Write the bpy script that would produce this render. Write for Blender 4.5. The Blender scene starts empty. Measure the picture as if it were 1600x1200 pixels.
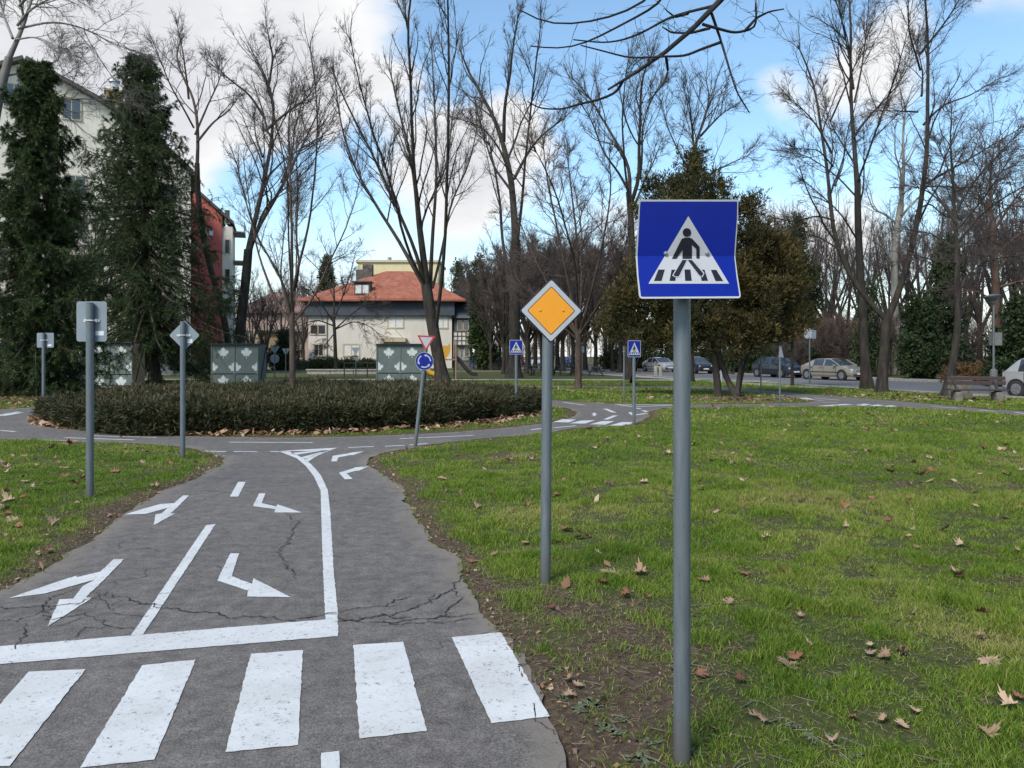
import bpy, bmesh, math, random
import numpy as np
from mathutils import Vector, Matrix
from mathutils.geometry import tessellate_polygon

# ------------------------------------------------------------------ camera
scene = bpy.context.scene
C = scene.collection
CAM_H = 1.5      # eye height above the path, metres
FPX = 1200.0     # focal length in pixels of the 1600 px wide photograph
HORIZ = 556.0    # row of the horizon
cam_data = bpy.data.cameras.new('camera')
cam = bpy.data.objects.new('camera', cam_data); C.objects.link(cam)
cam.location = (0, 0, CAM_H); cam.rotation_euler = (math.pi/2, 0, 0)
cam_data.sensor_width = 36; cam_data.lens = 36*FPX/1600
cam_data.shift_y = -(600-HORIZ)/1600
cam_data.clip_start = 0.05; cam_data.clip_end = 3000
scene.camera = cam

# ------------------------------------------------------------------ sky, sun, exposure
def pixdir(px, py):
    v = Vector(((px-800)/FPX, 1, (HORIZ-py)/FPX)); return v.normalized()
SUN_EL, SUN_AZ = math.radians(46), math.radians(215)    # azimuth clockwise from +Y (behind the camera, to the left)
world = bpy.data.worlds.new('World'); scene.world = world; world.use_nodes = True
wn = world.node_tree.nodes; wl = world.node_tree.links; wn.clear()
def wnode(t, **k):
    n = wn.new(t)
    for a, b in k.items(): setattr(n, a, b)
    return n
def wmath(op, a, b=None, c=None):
    n = wnode('ShaderNodeMath', operation=op)
    for i, v in enumerate((a, b, c)):
        if v is None: continue
        if isinstance(v, (int, float)): n.inputs[i].default_value = v
        else: wl.new(v, n.inputs[i])
    return n.outputs[0]
def wsmooth(x, a, b):
    n = wnode('ShaderNodeMapRange', interpolation_type='SMOOTHSTEP')
    wl.new(x, n.inputs[0]); n.inputs[1].default_value = a; n.inputs[2].default_value = b
    return n.outputs[0]
sky = wnode('ShaderNodeTexSky', sky_type='NISHITA'); sky.sun_disc = False
sky.sun_elevation = SUN_EL; sky.sun_rotation = SUN_AZ
sky.air_density = 1.0; sky.dust_density = 0.6; sky.ozone_density = 2.0
tc = wnode('ShaderNodeTexCoord')
D = tc.outputs['Generated']
nrm = wnode('ShaderNodeVectorMath', operation='NORMALIZE'); wl.new(D, nrm.inputs[0]); D = nrm.outputs[0]
sep = wnode('ShaderNodeSeparateXYZ'); wl.new(D, sep.inputs[0])
# flatten the cloud noise towards the horizon as real cloud layers do
zden = wmath('ADD', wmath('ABSOLUTE', sep.outputs[2]), 0.45)
comb = wnode('ShaderNodeCombineXYZ')
wl.new(wmath('DIVIDE', sep.outputs[0], zden), comb.inputs[0]); wl.new(wmath('DIVIDE', sep.outputs[1], zden), comb.inputs[1])
wl.new(wmath('MULTIPLY', sep.outputs[2], 2.4), comb.inputs[2])
def wnoise(scale, detail, rough, loc=(0,0,0)):
    mp = wnode('ShaderNodeMapping'); mp.inputs['Location'].default_value = loc; wl.new(comb.outputs[0], mp.inputs[0])
    n = wnode('ShaderNodeTexNoise'); n.inputs['Scale'].default_value = scale; n.inputs['Detail'].default_value = detail
    n.inputs['Roughness'].default_value = rough; wl.new(mp.outputs[0], n.inputs['Vector'])
    return n.outputs['Fac']
n1 = wnoise(1.7, 8, 0.56, (3.1, 0.7, 0.2)); n2 = wnoise(4.5, 6, 0.6, (0.3, 5.2, 1.0))
bias = None
CLOUD_BLOBS = [  # px, py, radius in degrees, weight
    (40, 60, 12, .50), (300, 20, 9, .46), (540, 50, 5, .44), (220, 190, 8, .40), (480, 130, 4, .30), (90, 300, 7, .3),
    (700, 205, 5.0, .42), (790, 225, 4, .42), (640, 170, 3, .2), (850, 175, 3, .34), (1000, 160, 2.0, .22), (920, 165, 2, .2),
    (1320, 95, 4.5, .46), (1225, 125, 3.5, .38), (1400, 110, 3, .34), (1580, 15, 2.4, .42), (1190, 150, 2, .3),
    (1430, 350, 7, .34), (1250, 340, 4, .24), (620, 385, 6, .36), (950, 370, 6, .30), (740, 300, 3, .22), (480, 200, 3, .2),
    (960, 90, 6, -.55), (740, 80, 4.5, -.42), (1120, 50, 6, -.6), (1540, 180, 6, -.5), (1080, 220, 4, -.4), (1270, 0, 4, -.45), (600, 190, 2.6, -.30),
    (400, 300, 4.5, -.42), (500, 310, 4, -.34), (330, 250, 3, -.2), (620, 300, 3, -.3), (1280, 230, 4, -.3), (1490, 260, 4, -.3), (860, 290, 4, -.25)]
for px, py, rad, wgt in CLOUD_BLOBS:
    d = pixdir(px, py)
    vm = wnode('ShaderNodeVectorMath', operation='DOT_PRODUCT'); wl.new(D, vm.inputs[0]); vm.inputs[1].default_value = d
    s = wsmooth(vm.outputs['Value'], math.cos(math.radians(rad*1.5)), math.cos(math.radians(rad*0.25)))
    t = wmath('MULTIPLY', s, wgt)
    bias = t if bias is None else wmath('ADD', bias, t)
dens = wmath('ADD', wmath('ADD', wmath('MULTIPLY', n1, 1.35), wmath('MULTIPLY', n2, 0.45)), wmath('MULTIPLY', bias, 0.95))
mask = wsmooth(dens, 0.91, 1.40)
haze_band = wmath('MULTIPLY', wsmooth(sep.outputs[2], 0.22, 0.0), 0.8)
mask = wmath('MAXIMUM', mask, haze_band)
shade = wsmooth(wmath('ADD', wmath('MULTIPLY', n2, 0.55), wmath('MULTIPLY', dens, 0.45)), 0.72, 1.22)
ccol = wnode('ShaderNodeMix', data_type='RGBA')
wl.new(shade, ccol.inputs['Factor']); ccol.inputs['A'].default_value = (7.0, 7.0, 7.0, 1); ccol.inputs['B'].default_value = (5.3, 5.4, 5.7, 1)
skyt = wnode('ShaderNodeMix', data_type='RGBA', blend_type='MULTIPLY'); skyt.inputs['Factor'].default_value = 1
wl.new(sky.outputs[0], skyt.inputs['A']); skyt.inputs['B'].default_value = (1.55, 1.70, 1.62, 1)
mix = wnode('ShaderNodeMix', data_type='RGBA')
wl.new(mask, mix.inputs['Factor']); wl.new(skyt.outputs['Result'], mix.inputs['A']); wl.new(ccol.outputs['Result'], mix.inputs['B'])
bg = wnode('ShaderNodeBackground'); bg.inputs['Strength'].default_value = 0.1
wl.new(mix.outputs['Result'], bg.inputs['Color'])
wo = wnode('ShaderNodeOutputWorld'); wl.new(bg.outputs[0], wo.inputs['Surface'])

sd = bpy.data.lights.new('sun', 'SUN'); sd.energy = 3.0; sd.angle = math.radians(20); sd.color = (1.0, 0.95, 0.88)
sun = bpy.data.objects.new('sun', sd); C.objects.link(sun)
sdir = Vector((math.sin(SUN_AZ)*math.cos(SUN_EL), math.cos(SUN_AZ)*math.cos(SUN_EL), math.sin(SUN_EL)))
sun.rotation_euler = sdir.to_track_quat('Z', 'Y').to_euler(); sun.location = (0, 0, 60)
scene.view_settings.view_transform = 'Standard'; scene.view_settings.look = 'None'
scene.view_settings.exposure = 0.55; scene.view_settings.gamma = 1.0
scene.cycles.max_bounces = 6; scene.cycles.diffuse_bounces = 3; scene.cycles.glossy_bounces = 3
scene.cycles.transmission_bounces = 3; scene.cycles.transparent_max_bounces = 6
scene.render.film_transparent = False

# ------------------------------------------------------------------ helpers
random.seed(7)
RNG = np.random.default_rng(11)
def G(px, py, z=0.0):                # point of the ground seen at a pixel
    d = FPX*(CAM_H-z)/(py-HORIZ); return Vector(((px-800)/FPX*d, d, z))
def W(px, py, d):                    # point seen at a pixel at depth d
    return Vector(((px-800)/FPX*d, d, CAM_H+(HORIZ-py)/FPX*d))

def tag(o, label=None, cat=None, group=None, kind=None):
    if label: o['label'] = label
    if cat: o['category'] = cat
    if group: o['group'] = group
    if kind: o['kind'] = kind
    return o
def empty(name, loc=(0,0,0), rz=0.0, label=None, cat=None, group=None):
    o = bpy.data.objects.new(name, None); C.objects.link(o); o.location = loc; o.rotation_euler = (0,0,rz)
    o.empty_display_size = 0.2
    return tag(o, label, cat, group)
def link_mesh(name, me, mat, parent=None, smooth=False, sharp=None):
    o = bpy.data.objects.new(name, me); C.objects.link(o)
    if mat is not None: me.materials.append(mat)
    if smooth:
        me.polygons.foreach_set('use_smooth', [True]*len(me.polygons))
        if sharp: me.set_sharp_from_angle(angle=math.radians(sharp))
    if parent is not None: o.parent = parent
    return o
def np_mesh(name, V, F, mat, parent=None, smooth=False, attr=None, attr_name='var'):
    V = np.asarray(V, dtype=np.float32).reshape(-1, 3); F = np.asarray(F, dtype=np.int32)
    me = bpy.data.meshes.new(name); n, k = F.shape
    me.vertices.add(len(V)); me.vertices.foreach_set('co', V.ravel())
    me.loops.add(n*k); me.loops.foreach_set('vertex_index', F.ravel())
    me.polygons.add(n); me.polygons.foreach_set('loop_start', np.arange(0, n*k, k, dtype=np.int32))
    me.update(calc_edges=True)
    if attr is not None:
        a = me.attributes.new(attr_name, 'FLOAT', 'POINT'); a.data.foreach_set('value', np.asarray(attr, dtype=np.float32).ravel())
    return link_mesh(name, me, mat, parent, smooth)
def children(o): return [c for c in bpy.data.objects if c.parent == o]
def copy_tree(o, loc=None, rz=None, scale=None, label=None, parent=None):
    c = o.copy(); C.objects.link(c)
    if parent is not None: c.parent = parent
    if loc is not None: c.location = loc
    if rz is not None: c.rotation_euler = (0, 0, rz)
    if scale is not None: c.scale = scale
    if label: c['label'] = label
    for ch in children(o): copy_tree(ch, parent=c)
    return c

class MB:
    """collects shapes; build() links them as one mesh object"""
    def __init__(s): s.v = []; s.f = []
    def add(s, vs, fs):
        b = len(s.v); s.v += [tuple(v) for v in vs]; s.f += [tuple(i+b for i in f) for f in fs]; return s
    def box(s, c, size, rz=0.0, M=None):
        x, y, z = (q/2 for q in size)
        vs = [Vector((sx*x, sy*y, sz*z)) for sz in (-1,1) for sy in (-1,1) for sx in (-1,1)]
        R = M if M is not None else Matrix.Rotation(rz, 3, 'Z')
        vs = [R @ v + Vector(c) for v in vs]
        return s.add(vs, [(0,2,3,1),(4,5,7,6),(0,1,5,4),(2,6,7,3),(0,4,6,2),(1,3,7,5)])
    def bevbox(s, c, size, b=0.01, rz=0.0):
        bm = bmesh.new(); bmesh.ops.create_cube(bm, size=1)
        for v in bm.verts: v.co = Vector((v.co.x*size[0], v.co.y*size[1], v.co.z*size[2]))
        bmesh.ops.bevel(bm, geom=bm.edges[:], offset=b, segments=2, affect='EDGES', profile=0.6)
        R = Matrix.Rotation(rz, 3, 'Z')
        bm.verts.index_update()
        s.add([R @ v.co + Vector(c) for v in bm.verts], [tuple(v.index for v in f.verts) for f in bm.faces]); bm.free(); return s
    def tube(s, pts, rad, n=10, caps=True):
        pts = [Vector(p) for p in pts]
        if isinstance(rad, (int, float)): rad = [rad]*len(pts)
        rings = []; up = None
        for i, p in enumerate(pts):
            t = (pts[min(i+1, len(pts)-1)] - pts[max(i-1, 0)]).normalized()
            if up is None:
                up = Vector((0,0,1)) if abs(t.z) < 0.9 else Vector((1,0,0))
            u = (up - t*up.dot(t)).normalized(); w = t.cross(u); up = u
            rings.append([p + (u*math.cos(2*math.pi*k/n) + w*math.sin(2*math.pi*k/n))*rad[i] for k in range(n)])
        vs = [v for r in rings for v in r]; fs = []
        for i in range(len(pts)-1):
            for k in range(n):
                a = i*n+k; b = i*n+(k+1)%n; fs.append((a, b, b+n, a+n))
        if caps:
            fs.append(tuple(range(n-1, -1, -1))); fs.append(tuple((len(pts)-1)*n+k for k in range(n)))
        return s.add(vs, fs)
    def bar(s, a, b, w, h, up=(0,0,1)):
        a = Vector(a); b = Vector(b); t = (b-a); L = t.length; t.normalize(); up = Vector(up)
        x = t.cross(up).normalized(); z = x.cross(t)
        M = Matrix((x, t, z)).transposed()
        return s.box((a+b)/2, (w, L, h), M=M)
    def poly(s, pts3):
        n = len(pts3); return s.add(pts3, [tuple(range(n))])
    def tess(s, loops3):
        tri = tessellate_polygon(loops3); vs = [v for l in loops3 for v in l]
        return s.add(vs, [tuple(t) for t in tri])
    def prism(s, poly2, frame, h0, h1):
        """poly2 extruded along the frame's normal; frame = (origin, u, v, n)"""
        o, u, v, n = (Vector(q) for q in frame); k = len(poly2)
        a = [o + u*p[0] + v*p[1] + n*h0 for p in poly2]; b = [o + u*p[0] + v*p[1] + n*h1 for p in poly2]
        fs = [(i, (i+1) % k, k+(i+1) % k, k+i) for i in range(k)]
        tri = tessellate_polygon([[Vector((p[0], p[1], 0)) for p in poly2]])
        fs += [tuple(t) for t in tri] + [tuple(q+k for q in reversed(t)) for t in tri]
        return s.add(a+b, fs)
    def build(s, name, mat, parent=None, smooth=False, sharp=40, recalc=True):
        me = bpy.data.meshes.new(name); me.from_pydata(s.v, [], s.f); me.update()
        if recalc:
            bm = bmesh.new(); bm.from_mesh(me); bmesh.ops.recalc_face_normals(bm, faces=bm.faces[:]); bm.to_mesh(me); bm.free()
        return link_mesh(name, me, mat, parent, smooth, sharp if smooth else None)

def vnoise(x, y, scale, seed=0):      # smooth 2-D value noise, 0..1
    x = np.asarray(x)/scale; y = np.asarray(y)/scale
    xi = np.floor(x).astype(np.int64); yi = np.floor(y).astype(np.int64); fx = x-xi; fy = y-yi
    fx = fx*fx*(3-2*fx); fy = fy*fy*(3-2*fy)
    def h(a, b):
        n = (a*374761393 + b*668265263 + seed*1442695041) & 0x7fffffff
        n = ((n ^ (n >> 13))*1274126177) & 0x7fffffff
        return ((n ^ (n >> 16)) & 0xffff)/65535.0
    return (h(xi,yi)*(1-fx)+h(xi+1,yi)*fx)*(1-fy) + (h(xi,yi+1)*(1-fx)+h(xi+1,yi+1)*fx)*fy
def fbm(x, y, scale, seed=0, octv=4):
    s = 0; a = 1; t = 0
    for k in range(octv):
        s = s + a*vnoise(x, y, scale/2**k, seed+k*17); t += a; a *= 0.5
    return s/t

# ------------------------------------------------------------------ materials
def new_mat(name):
    m = bpy.data.materials.new(name); m.use_nodes = True
    nt = m.node_tree; b = nt.nodes['Principled BSDF']; return m, nt, b
def N(nt, t, **k):
    n = nt.nodes.new(t)
    for a, v in k.items(): setattr(n, a, v)
    return n
def noise(nt, scale, detail=4, rough=0.6, vec=None, dist=0.0):
    n = N(nt, 'ShaderNodeTexNoise'); n.inputs['Scale'].default_value = scale; n.inputs['Detail'].default_value = detail
    n.inputs['Roughness'].default_value = rough; n.inputs['Distortion'].default_value = dist
    if vec is None: vec = N(nt, 'ShaderNodeTexCoord').outputs['Object']
    nt.links.new(vec, n.inputs['Vector']); return n.outputs['Fac']
def ramp(nt, fac, stops):
    r = N(nt, 'ShaderNodeValToRGB'); e = r.color_ramp.elements
    while len(e) < len(stops): e.new(0.5)
    for k, (p, c) in enumerate(stops):
        e[k].position = p; e[k].color = (c[0], c[1], c[2], 1) if not isinstance(c, (int, float)) else (c, c, c, 1)
    nt.links.new(fac, r.inputs[0]); return r.outputs[0]
def mixc(nt, fac, a, b, mode='MIX'):
    n = N(nt, 'ShaderNodeMix', data_type='RGBA', blend_type=mode)
    for key, v in (('Factor', fac), ('A', a), ('B', b)):
        s = n.inputs[key]
        if isinstance(v, (int, float)): s.default_value = v
        elif isinstance(v, tuple): s.default_value = (v[0], v[1], v[2], 1)
        else: nt.links.new(v, s)
    return n.outputs['Result']
def mth(nt, op, a, b=None):
    n = N(nt, 'ShaderNodeMath', operation=op)
    for i, v in enumerate((a, b)):
        if v is None: continue
        if isinstance(v, (int, float)): n.inputs[i].default_value = v
        else: nt.links.new(v, n.inputs[i])
    return n.outputs[0]
def bump(nt, b, h, strength=0.3, dist=0.02):
    n = N(nt, 'ShaderNodeBump'); n.inputs['Strength'].default_value = strength; n.inputs['Distance'].default_value = dist
    nt.links.new(h, n.inputs['Height']); nt.links.new(n.outputs[0], b.inputs['Normal'])
def attr(nt, name='var'):
    n = N(nt, 'ShaderNodeAttribute'); n.attribute_name = name; return n.outputs['Fac']
def mat_noise(name, c1, c2, scale=8, rough=0.7, metal=0.0, bmp=0.0, c3=None, detail=5, spec=0.5):
    m, nt, b = new_mat(name); f = noise(nt, scale, detail)
    st = [(0.3, c1), (0.7, c2)] if c3 is None else [(0.28, c1), (0.5, c2), (0.72, c3)]
    nt.links.new(ramp(nt, f, st), b.inputs['Base Color'])
    b.inputs['Roughness'].default_value = rough; b.inputs['Metallic'].default_value = metal
    b.inputs['Specular IOR Level'].default_value = spec
    if bmp: bump(nt, b, f, bmp, 0.02)
    return m
def mat_leaf(name, stops, patch=None, translucent=0.25, rough=0.6, objvar=0.0):
    """foliage: colour from the per-leaf value, optional soft patches, some light let through"""
    m, nt, b = new_mat(name)
    f = attr(nt)
    if patch:
        f = mth(nt, 'ADD', mth(nt, 'MULTIPLY', f, 0.62), mth(nt, 'MULTIPLY', noise(nt, patch, 3), 0.42))
    col = ramp(nt, f, stops)
    nt.links.new(col, b.inputs['Base Color']); b.inputs['Roughness'].default_value = rough
    b.inputs['Specular IOR Level'].default_value = 0.25
    if translucent:
        out = nt.nodes['Material Output']; tr = N(nt, 'ShaderNodeBsdfTranslucent'); nt.links.new(col, tr.inputs['Color'])
        mx = N(nt, 'ShaderNodeMixShader'); mx.inputs[0].default_value = translucent
        nt.links.new(b.outputs[0], mx.inputs[1]); nt.links.new(tr.outputs[0], mx.inputs[2]); nt.links.new(mx.outputs[0], out.inputs['Surface'])
    return m
def mat_bark(name, c1, c2, c3, scale=6.0, moss=None):
    m, nt, b = new_mat(name)
    tcn = N(nt, 'ShaderNodeTexCoord'); mp = N(nt, 'ShaderNodeMapping'); mp.inputs['Scale'].default_value = (1, 1, 0.22)
    nt.links.new(tcn.outputs['Object'], mp.inputs[0])
    f = noise(nt, scale, 6, 0.65, mp.outputs[0], 0.6)
    col = ramp(nt, f, [(0.3, c1), (0.5, c2), (0.72, c3)])
    if moss:
        g = noise(nt, 1.3, 4, 0.6); fm = ramp(nt, g, [(0.5, 0), (0.68, 0.8)])
        col = mixc(nt, fm, col, moss)
    nt.links.new(col, b.inputs['Base Color']); b.inputs['Roughness'].default_value = 0.9
    b.inputs['Specular IOR Level'].default_value = 0.2
    bump(nt, b, f, 0.9, 0.03)
    return m
MT = {}
# asphalt of the little roads
def mat_asphalt(name, dark, mid, light):
    m, nt, b = new_mat(name)
    big = noise(nt, 0.9, 6, 0.62); fine = noise(nt, 140, 3, 0.7); med = noise(nt, 9, 5, 0.65)
    col = ramp(nt, big, [(0.30, dark), (0.52, mid), (0.75, light)])
    col = mixc(nt, 0.55, col, ramp(nt, med, [(0.32, tuple(q*.8 for q in dark)), (0.68, tuple(q*1.12 for q in light))]))
    sp = ramp(nt, fine, [(0.36, (0.40, 0.40, 0.40)), (0.50, (0.95, 0.95, 0.95)), (0.64, (1.6, 1.55, 1.5))])
    col = mixc(nt, 0.85, col, mixc(nt, 1.0, col, sp, 'MULTIPLY'))
    # pale worn flecks drawn out sideways
    tcn = N(nt, 'ShaderNodeTexCoord'); mp = N(nt, 'ShaderNodeMapping'); mp.inputs['Scale'].default_value = (0.6, 2.2, 1)
    nt.links.new(tcn.outputs['Object'], mp.inputs[0])
    fl = noise(nt, 16, 10, 0.8, mp.outputs[0]); ff = ramp(nt, fl, [(0.57, 0), (0.66, 0.75)])
    col = mixc(nt, ff, col, (light[0]*1.5, light[1]*1.48, light[2]*1.45))
    # earth washed in from the verge
    e = attr(nt, 'edge'); en = noise(nt, 5, 6, 0.7)
    ef = ramp(nt, mth(nt, 'ADD', e, mth(nt, 'MULTIPLY', mth(nt, 'SUBTRACT', en, 0.5), 1.3)), [(0.45, 0), (0.95, 0.85)])
    col = mixc(nt, ef, col, (0.17, 0.145, 0.12))
    # hairline cracks in patches
    vo = N(nt, 'ShaderNodeTexVoronoi', feature='DISTANCE_TO_EDGE'); vo.inputs['Scale'].default_value = 1.1
    wv = N(nt, 'ShaderNodeVectorMath', operation='ADD'); wnz = N(nt, 'ShaderNodeTexNoise'); wnz.inputs['Scale'].default_value = 3.0; wnz.inputs['Detail'].default_value = 5
    sc = N(nt, 'ShaderNodeVectorMath', operation='SCALE'); sc.inputs['Scale'].default_value = 0.55
    nt.links.new(tcn.outputs['Object'], wnz.inputs['Vector']); nt.links.new(wnz.outputs['Color'], sc.inputs[0])
    nt.links.new(tcn.outputs['Object'], wv.inputs[0]); nt.links.new(sc.outputs[0], wv.inputs[1]); nt.links.new(wv.outputs[0], vo.inputs['Vector'])
    ck = ramp(nt, vo.outputs['Distance'], [(0.0, 1), (0.012, 0)])
    pm = ramp(nt, noise(nt, 0.45, 2), [(0.50, 0), (0.62, 1)])
    ckf = mth(nt, 'MULTIPLY', mth(nt, 'MULTIPLY', ck, pm), 0.75)
    col = mixc(nt, ckf, col, (0.02, 0.018, 0.016))
    nt.links.new(col, b.inputs['Base Color']); b.inputs['Roughness'].default_value = 0.85; b.inputs['Specular IOR Level'].default_value = 0.35
    h = mth(nt, 'SUBTRACT', mth(nt, 'ADD', mth(nt, 'MULTIPLY', fine, 0.6), mth(nt, 'MULTIPLY', med, 0.4)), ckf)
    bump(nt, b, h, 0.55, 0.012)
    return m
MT['asphalt'] = mat_asphalt('worn asphalt', (0.078, 0.070, 0.065), (0.112, 0.101, 0.094), (0.165, 0.150, 0.138))
MT['street'] = mat_asphalt('street asphalt', (0.10, 0.10, 0.105), (0.13, 0.13, 0.135), (0.16, 0.16, 0.165))
MT['concrete_path'] = mat_noise('concrete path', (0.20, 0.185, 0.165), (0.30, 0.28, 0.255), 3, 0.9, 0, 0.2)
def mat_paint_marking():
    m, nt, b = new_mat('road paint')
    big = noise(nt, 2.4, 6, 0.65); fine = noise(nt, 60, 5, 0.75); sc = noise(nt, 21, 9, 0.78, None, 1.2)
    col = ramp(nt, big, [(0.3, (0.44, 0.44, 0.43)), (0.62, (0.53, 0.535, 0.53))])
    col = mixc(nt, ramp(nt, sc, [(0.50, 0), (0.70, 0.5)]), col, (0.30, 0.29, 0.275))
    chip = mth(nt, 'ADD', mth(nt, 'MULTIPLY', fine, 0.6), mth(nt, 'MULTIPLY', sc, 0.45))
    col = mixc(nt, ramp(nt, chip, [(0.592, 0), (0.622, 0.95)]), col, (0.10, 0.095, 0.09))
    nt.links.new(col, b.inputs['Base Color']); b.inputs['Roughness'].default_value = 0.6
    bump(nt, b, fine, 0.3, 0.006); return m
MT['marking'] = mat_paint_marking()
MT['crack'] = mat_noise('crack', (0.020, 0.018, 0.016), (0.05, 0.045, 0.040), 30, 0.95)
def mat_ground():
    m, nt, b = new_mat('ground of lawn and soil')
    bare = attr(nt, 'bare'); n1 = noise(nt, 1.6, 6, 0.65); n2 = noise(nt, 22, 6, 0.7); n3 = noise(nt, 0.25, 3)
    grass = ramp(nt, n2, [(0.28, (0.026, 0.028, 0.011)), (0.5, (0.060, 0.066, 0.022)), (0.72, (0.125, 0.108, 0.048))])
    grass = mixc(nt, ramp(nt, n1, [(0.42, 0), (0.72, 0.55)]), grass, (0.095, 0.085, 0.040))
    grass = mixc(nt, ramp(nt, n3, [(0.4, 0), (0.65, 0.35)]), grass, (0.060, 0.090, 0.020))
    soil = ramp(nt, n2, [(0.25, (0.036, 0.025, 0.017)), (0.5, (0.085, 0.058, 0.040)), (0.75, (0.165, 0.120, 0.086))])
    f = ramp(nt, mth(nt, 'ADD', bare, mth(nt, 'MULTIPLY', mth(nt, 'SUBTRACT', n1, 0.5), 0.5)), [(0.35, 0), (0.6, 1)])
    nt.links.new(mixc(nt, f, grass, soil), b.inputs['Base Color']); b.inputs['Roughness'].default_value = 0.95
    b.inputs['Specular IOR Level'].default_value = 0.15
    bump(nt, b, n2, 1.0, 0.035); return m
MT['ground'] = mat_ground()
MT['grass'] = mat_leaf('grass blades', [(0.0, (0.035, 0.062, 0.008)), (0.25, (0.092, 0.168, 0.015)), (0.48, (0.168, 0.250, 0.024)), (0.66, (0.25, 0.285, 0.048)), (0.82, (0.35, 0.29, 0.12)), (1.0, (0.44, 0.36, 0.22))], patch=0.7, translucent=0.35)
def mat_pole():
    m, nt, b = new_mat('galvanised pole')
    tcn = N(nt, 'ShaderNodeTexCoord'); mp = N(nt, 'ShaderNodeMapping'); mp.inputs['Scale'].default_value = (1, 1, 0.12); nt.links.new(tcn.outputs['Object'], mp.inputs[0])
    f = noise(nt, 38, 6, 0.65, mp.outputs[0]); g = noise(nt, 9, 5, 0.7)
    col = ramp(nt, f, [(0.3, (0.098, 0.115, 0.126)), (0.7, (0.150, 0.170, 0.182))])
    col = mixc(nt, ramp(nt, g, [(0.66, 0), (0.74, 0.6)]), col, (0.36, 0.37, 0.37))
    sp2 = noise(nt, 55, 4, 0.7); col = mixc(nt, ramp(nt, sp2, [(0.66, 0), (0.72, 0.75)]), col, (0.05, 0.042, 0.035))
    rs = noise(nt, 6, 8, 0.8, mp.outputs[0]); col = mixc(nt, ramp(nt, rs, [(0.60, 0), (0.76, 0.5)]), col, (0.09, 0.085, 0.08))
    sepz = N(nt, 'ShaderNodeSeparateXYZ'); nt.links.new(tcn.outputs['Object'], sepz.inputs[0])
    dirt = N(nt, 'ShaderNodeMapRange'); nt.links.new(mth(nt, 'ADD', sepz.outputs[2], mth(nt, 'MULTIPLY', g, 0.25)), dirt.inputs[0])
    dirt.inputs[1].default_value = 0.38; dirt.inputs[2].default_value = 0.12; dirt.inputs[3].default_value = 0; dirt.inputs[4].default_value = 0.7
    col = mixc(nt, dirt.outputs[0], col, (0.10, 0.085, 0.07))
    nt.links.new(col, b.inputs['Base Color']); b.inputs['Metallic'].default_value = 0.35; b.inputs['Roughness'].default_value = 0.5
    bump(nt, b, f, 0.15, 0.004); return m
MT['pole'] = mat_pole()
def mat_sheet(name, c1, c2, rough=0.3, metal=0.0, dirt=(0.2, 0.19, 0.17), amt=0.35, scale=14):
    m, nt, b = new_mat(name); g = noise(nt, scale, 7, 0.72); f = noise(nt, 3, 3)
    col = ramp(nt, f, [(0.3, c1), (0.7, c2)])
    col = mixc(nt, ramp(nt, g, [(0.56, 0), (0.78, amt)]), col, dirt)
    nt.links.new(col, b.inputs['Base Color']); b.inputs['Roughness'].default_value = rough; b.inputs['Metallic'].default_value = metal
    return m
MT['sign_blue'] = mat_sheet('blue sign sheeting', (0.0, 0.008, 0.165), (0.0, 0.012, 0.205), 0.3, dirt=(0.02, 0.03, 0.2), amt=0.2)
MT['sign_blue'].node_tree.nodes['Principled BSDF'].inputs['Specular IOR Level'].default_value = 0.3
MT['sign_white'] = mat_sheet('white sign sheeting', (0.31, 0.32, 0.33), (0.37, 0.38, 0.39), 0.38, amt=0.5)
MT['sign_black'] = mat_sheet('black sign print', (0.006, 0.006, 0.012), (0.010, 0.010, 0.016), 0.5, dirt=(0.03, 0.03, 0.035))
MT['sign_black'].node_tree.nodes['Principled BSDF'].inputs['Specular IOR Level'].default_value = 0.2
MT['sign_orange'] = mat_sheet('amber sign sheeting', (0.62, 0.23, 0.004), (0.68, 0.27, 0.006), 0.4, dirt=(0.5, 0.22, 0.02))
MT['sign_red'] = mat_sheet('red sign print', (0.32, 0.012, 0.02), (0.38, 0.018, 0.025), 0.4)
MT['sign_back'] = mat_sheet('grey sign back', (0.165, 0.20, 0.225), (0.215, 0.25, 0.275), 0.55, 0.2, amt=0.2)
MT['steel'] = mat_sheet('bright clamp steel', (0.45, 0.45, 0.44), (0.58, 0.57, 0.55), 0.4, 0.4, amt=0.5)
MT['sticker'] = mat_sheet('white sticker', (0.55, 0.57, 0.6), (0.65, 0.66, 0.68), 0.5, amt=0.6, dirt=(0.25, 0.26, 0.3), scale=90)
MT['bark'] = mat_bark('dark bark', (0.015, 0.012, 0.010), (0.034, 0.028, 0.024), (0.066, 0.055, 0.047), moss=(0.045, 0.043, 0.025))
MT['bark_warm'] = mat_bark('warm brown bark', (0.034, 0.024, 0.019), (0.072, 0.052, 0.041), (0.118, 0.090, 0.072))
MT['bark_pale'] = mat_bark('pale plane bark', (0.09, 0.082, 0.07), (0.17, 0.16, 0.14), (0.30, 0.29, 0.265), 2.2)
MT['bark_pine'] = mat_bark('reddish bark', (0.05, 0.03, 0.022), (0.10, 0.062, 0.045), (0.15, 0.098, 0.075))
MT['twig'] = mat_noise('dark twigs', (0.048, 0.041, 0.039), (0.115, 0.099, 0.093), 1.0, 0.9, spec=0.15)
MT['twig_warm'] = mat_noise('reddish twigs', (0.060, 0.044, 0.039), (0.125, 0.098, 0.088), 1.0, 0.9, spec=0.15)
MT['twig_pale'] = mat_noise('pale twigs', (0.11, 0.095, 0.08), (0.24, 0.215, 0.19), 1.2, 0.9, spec=0.15)
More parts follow.
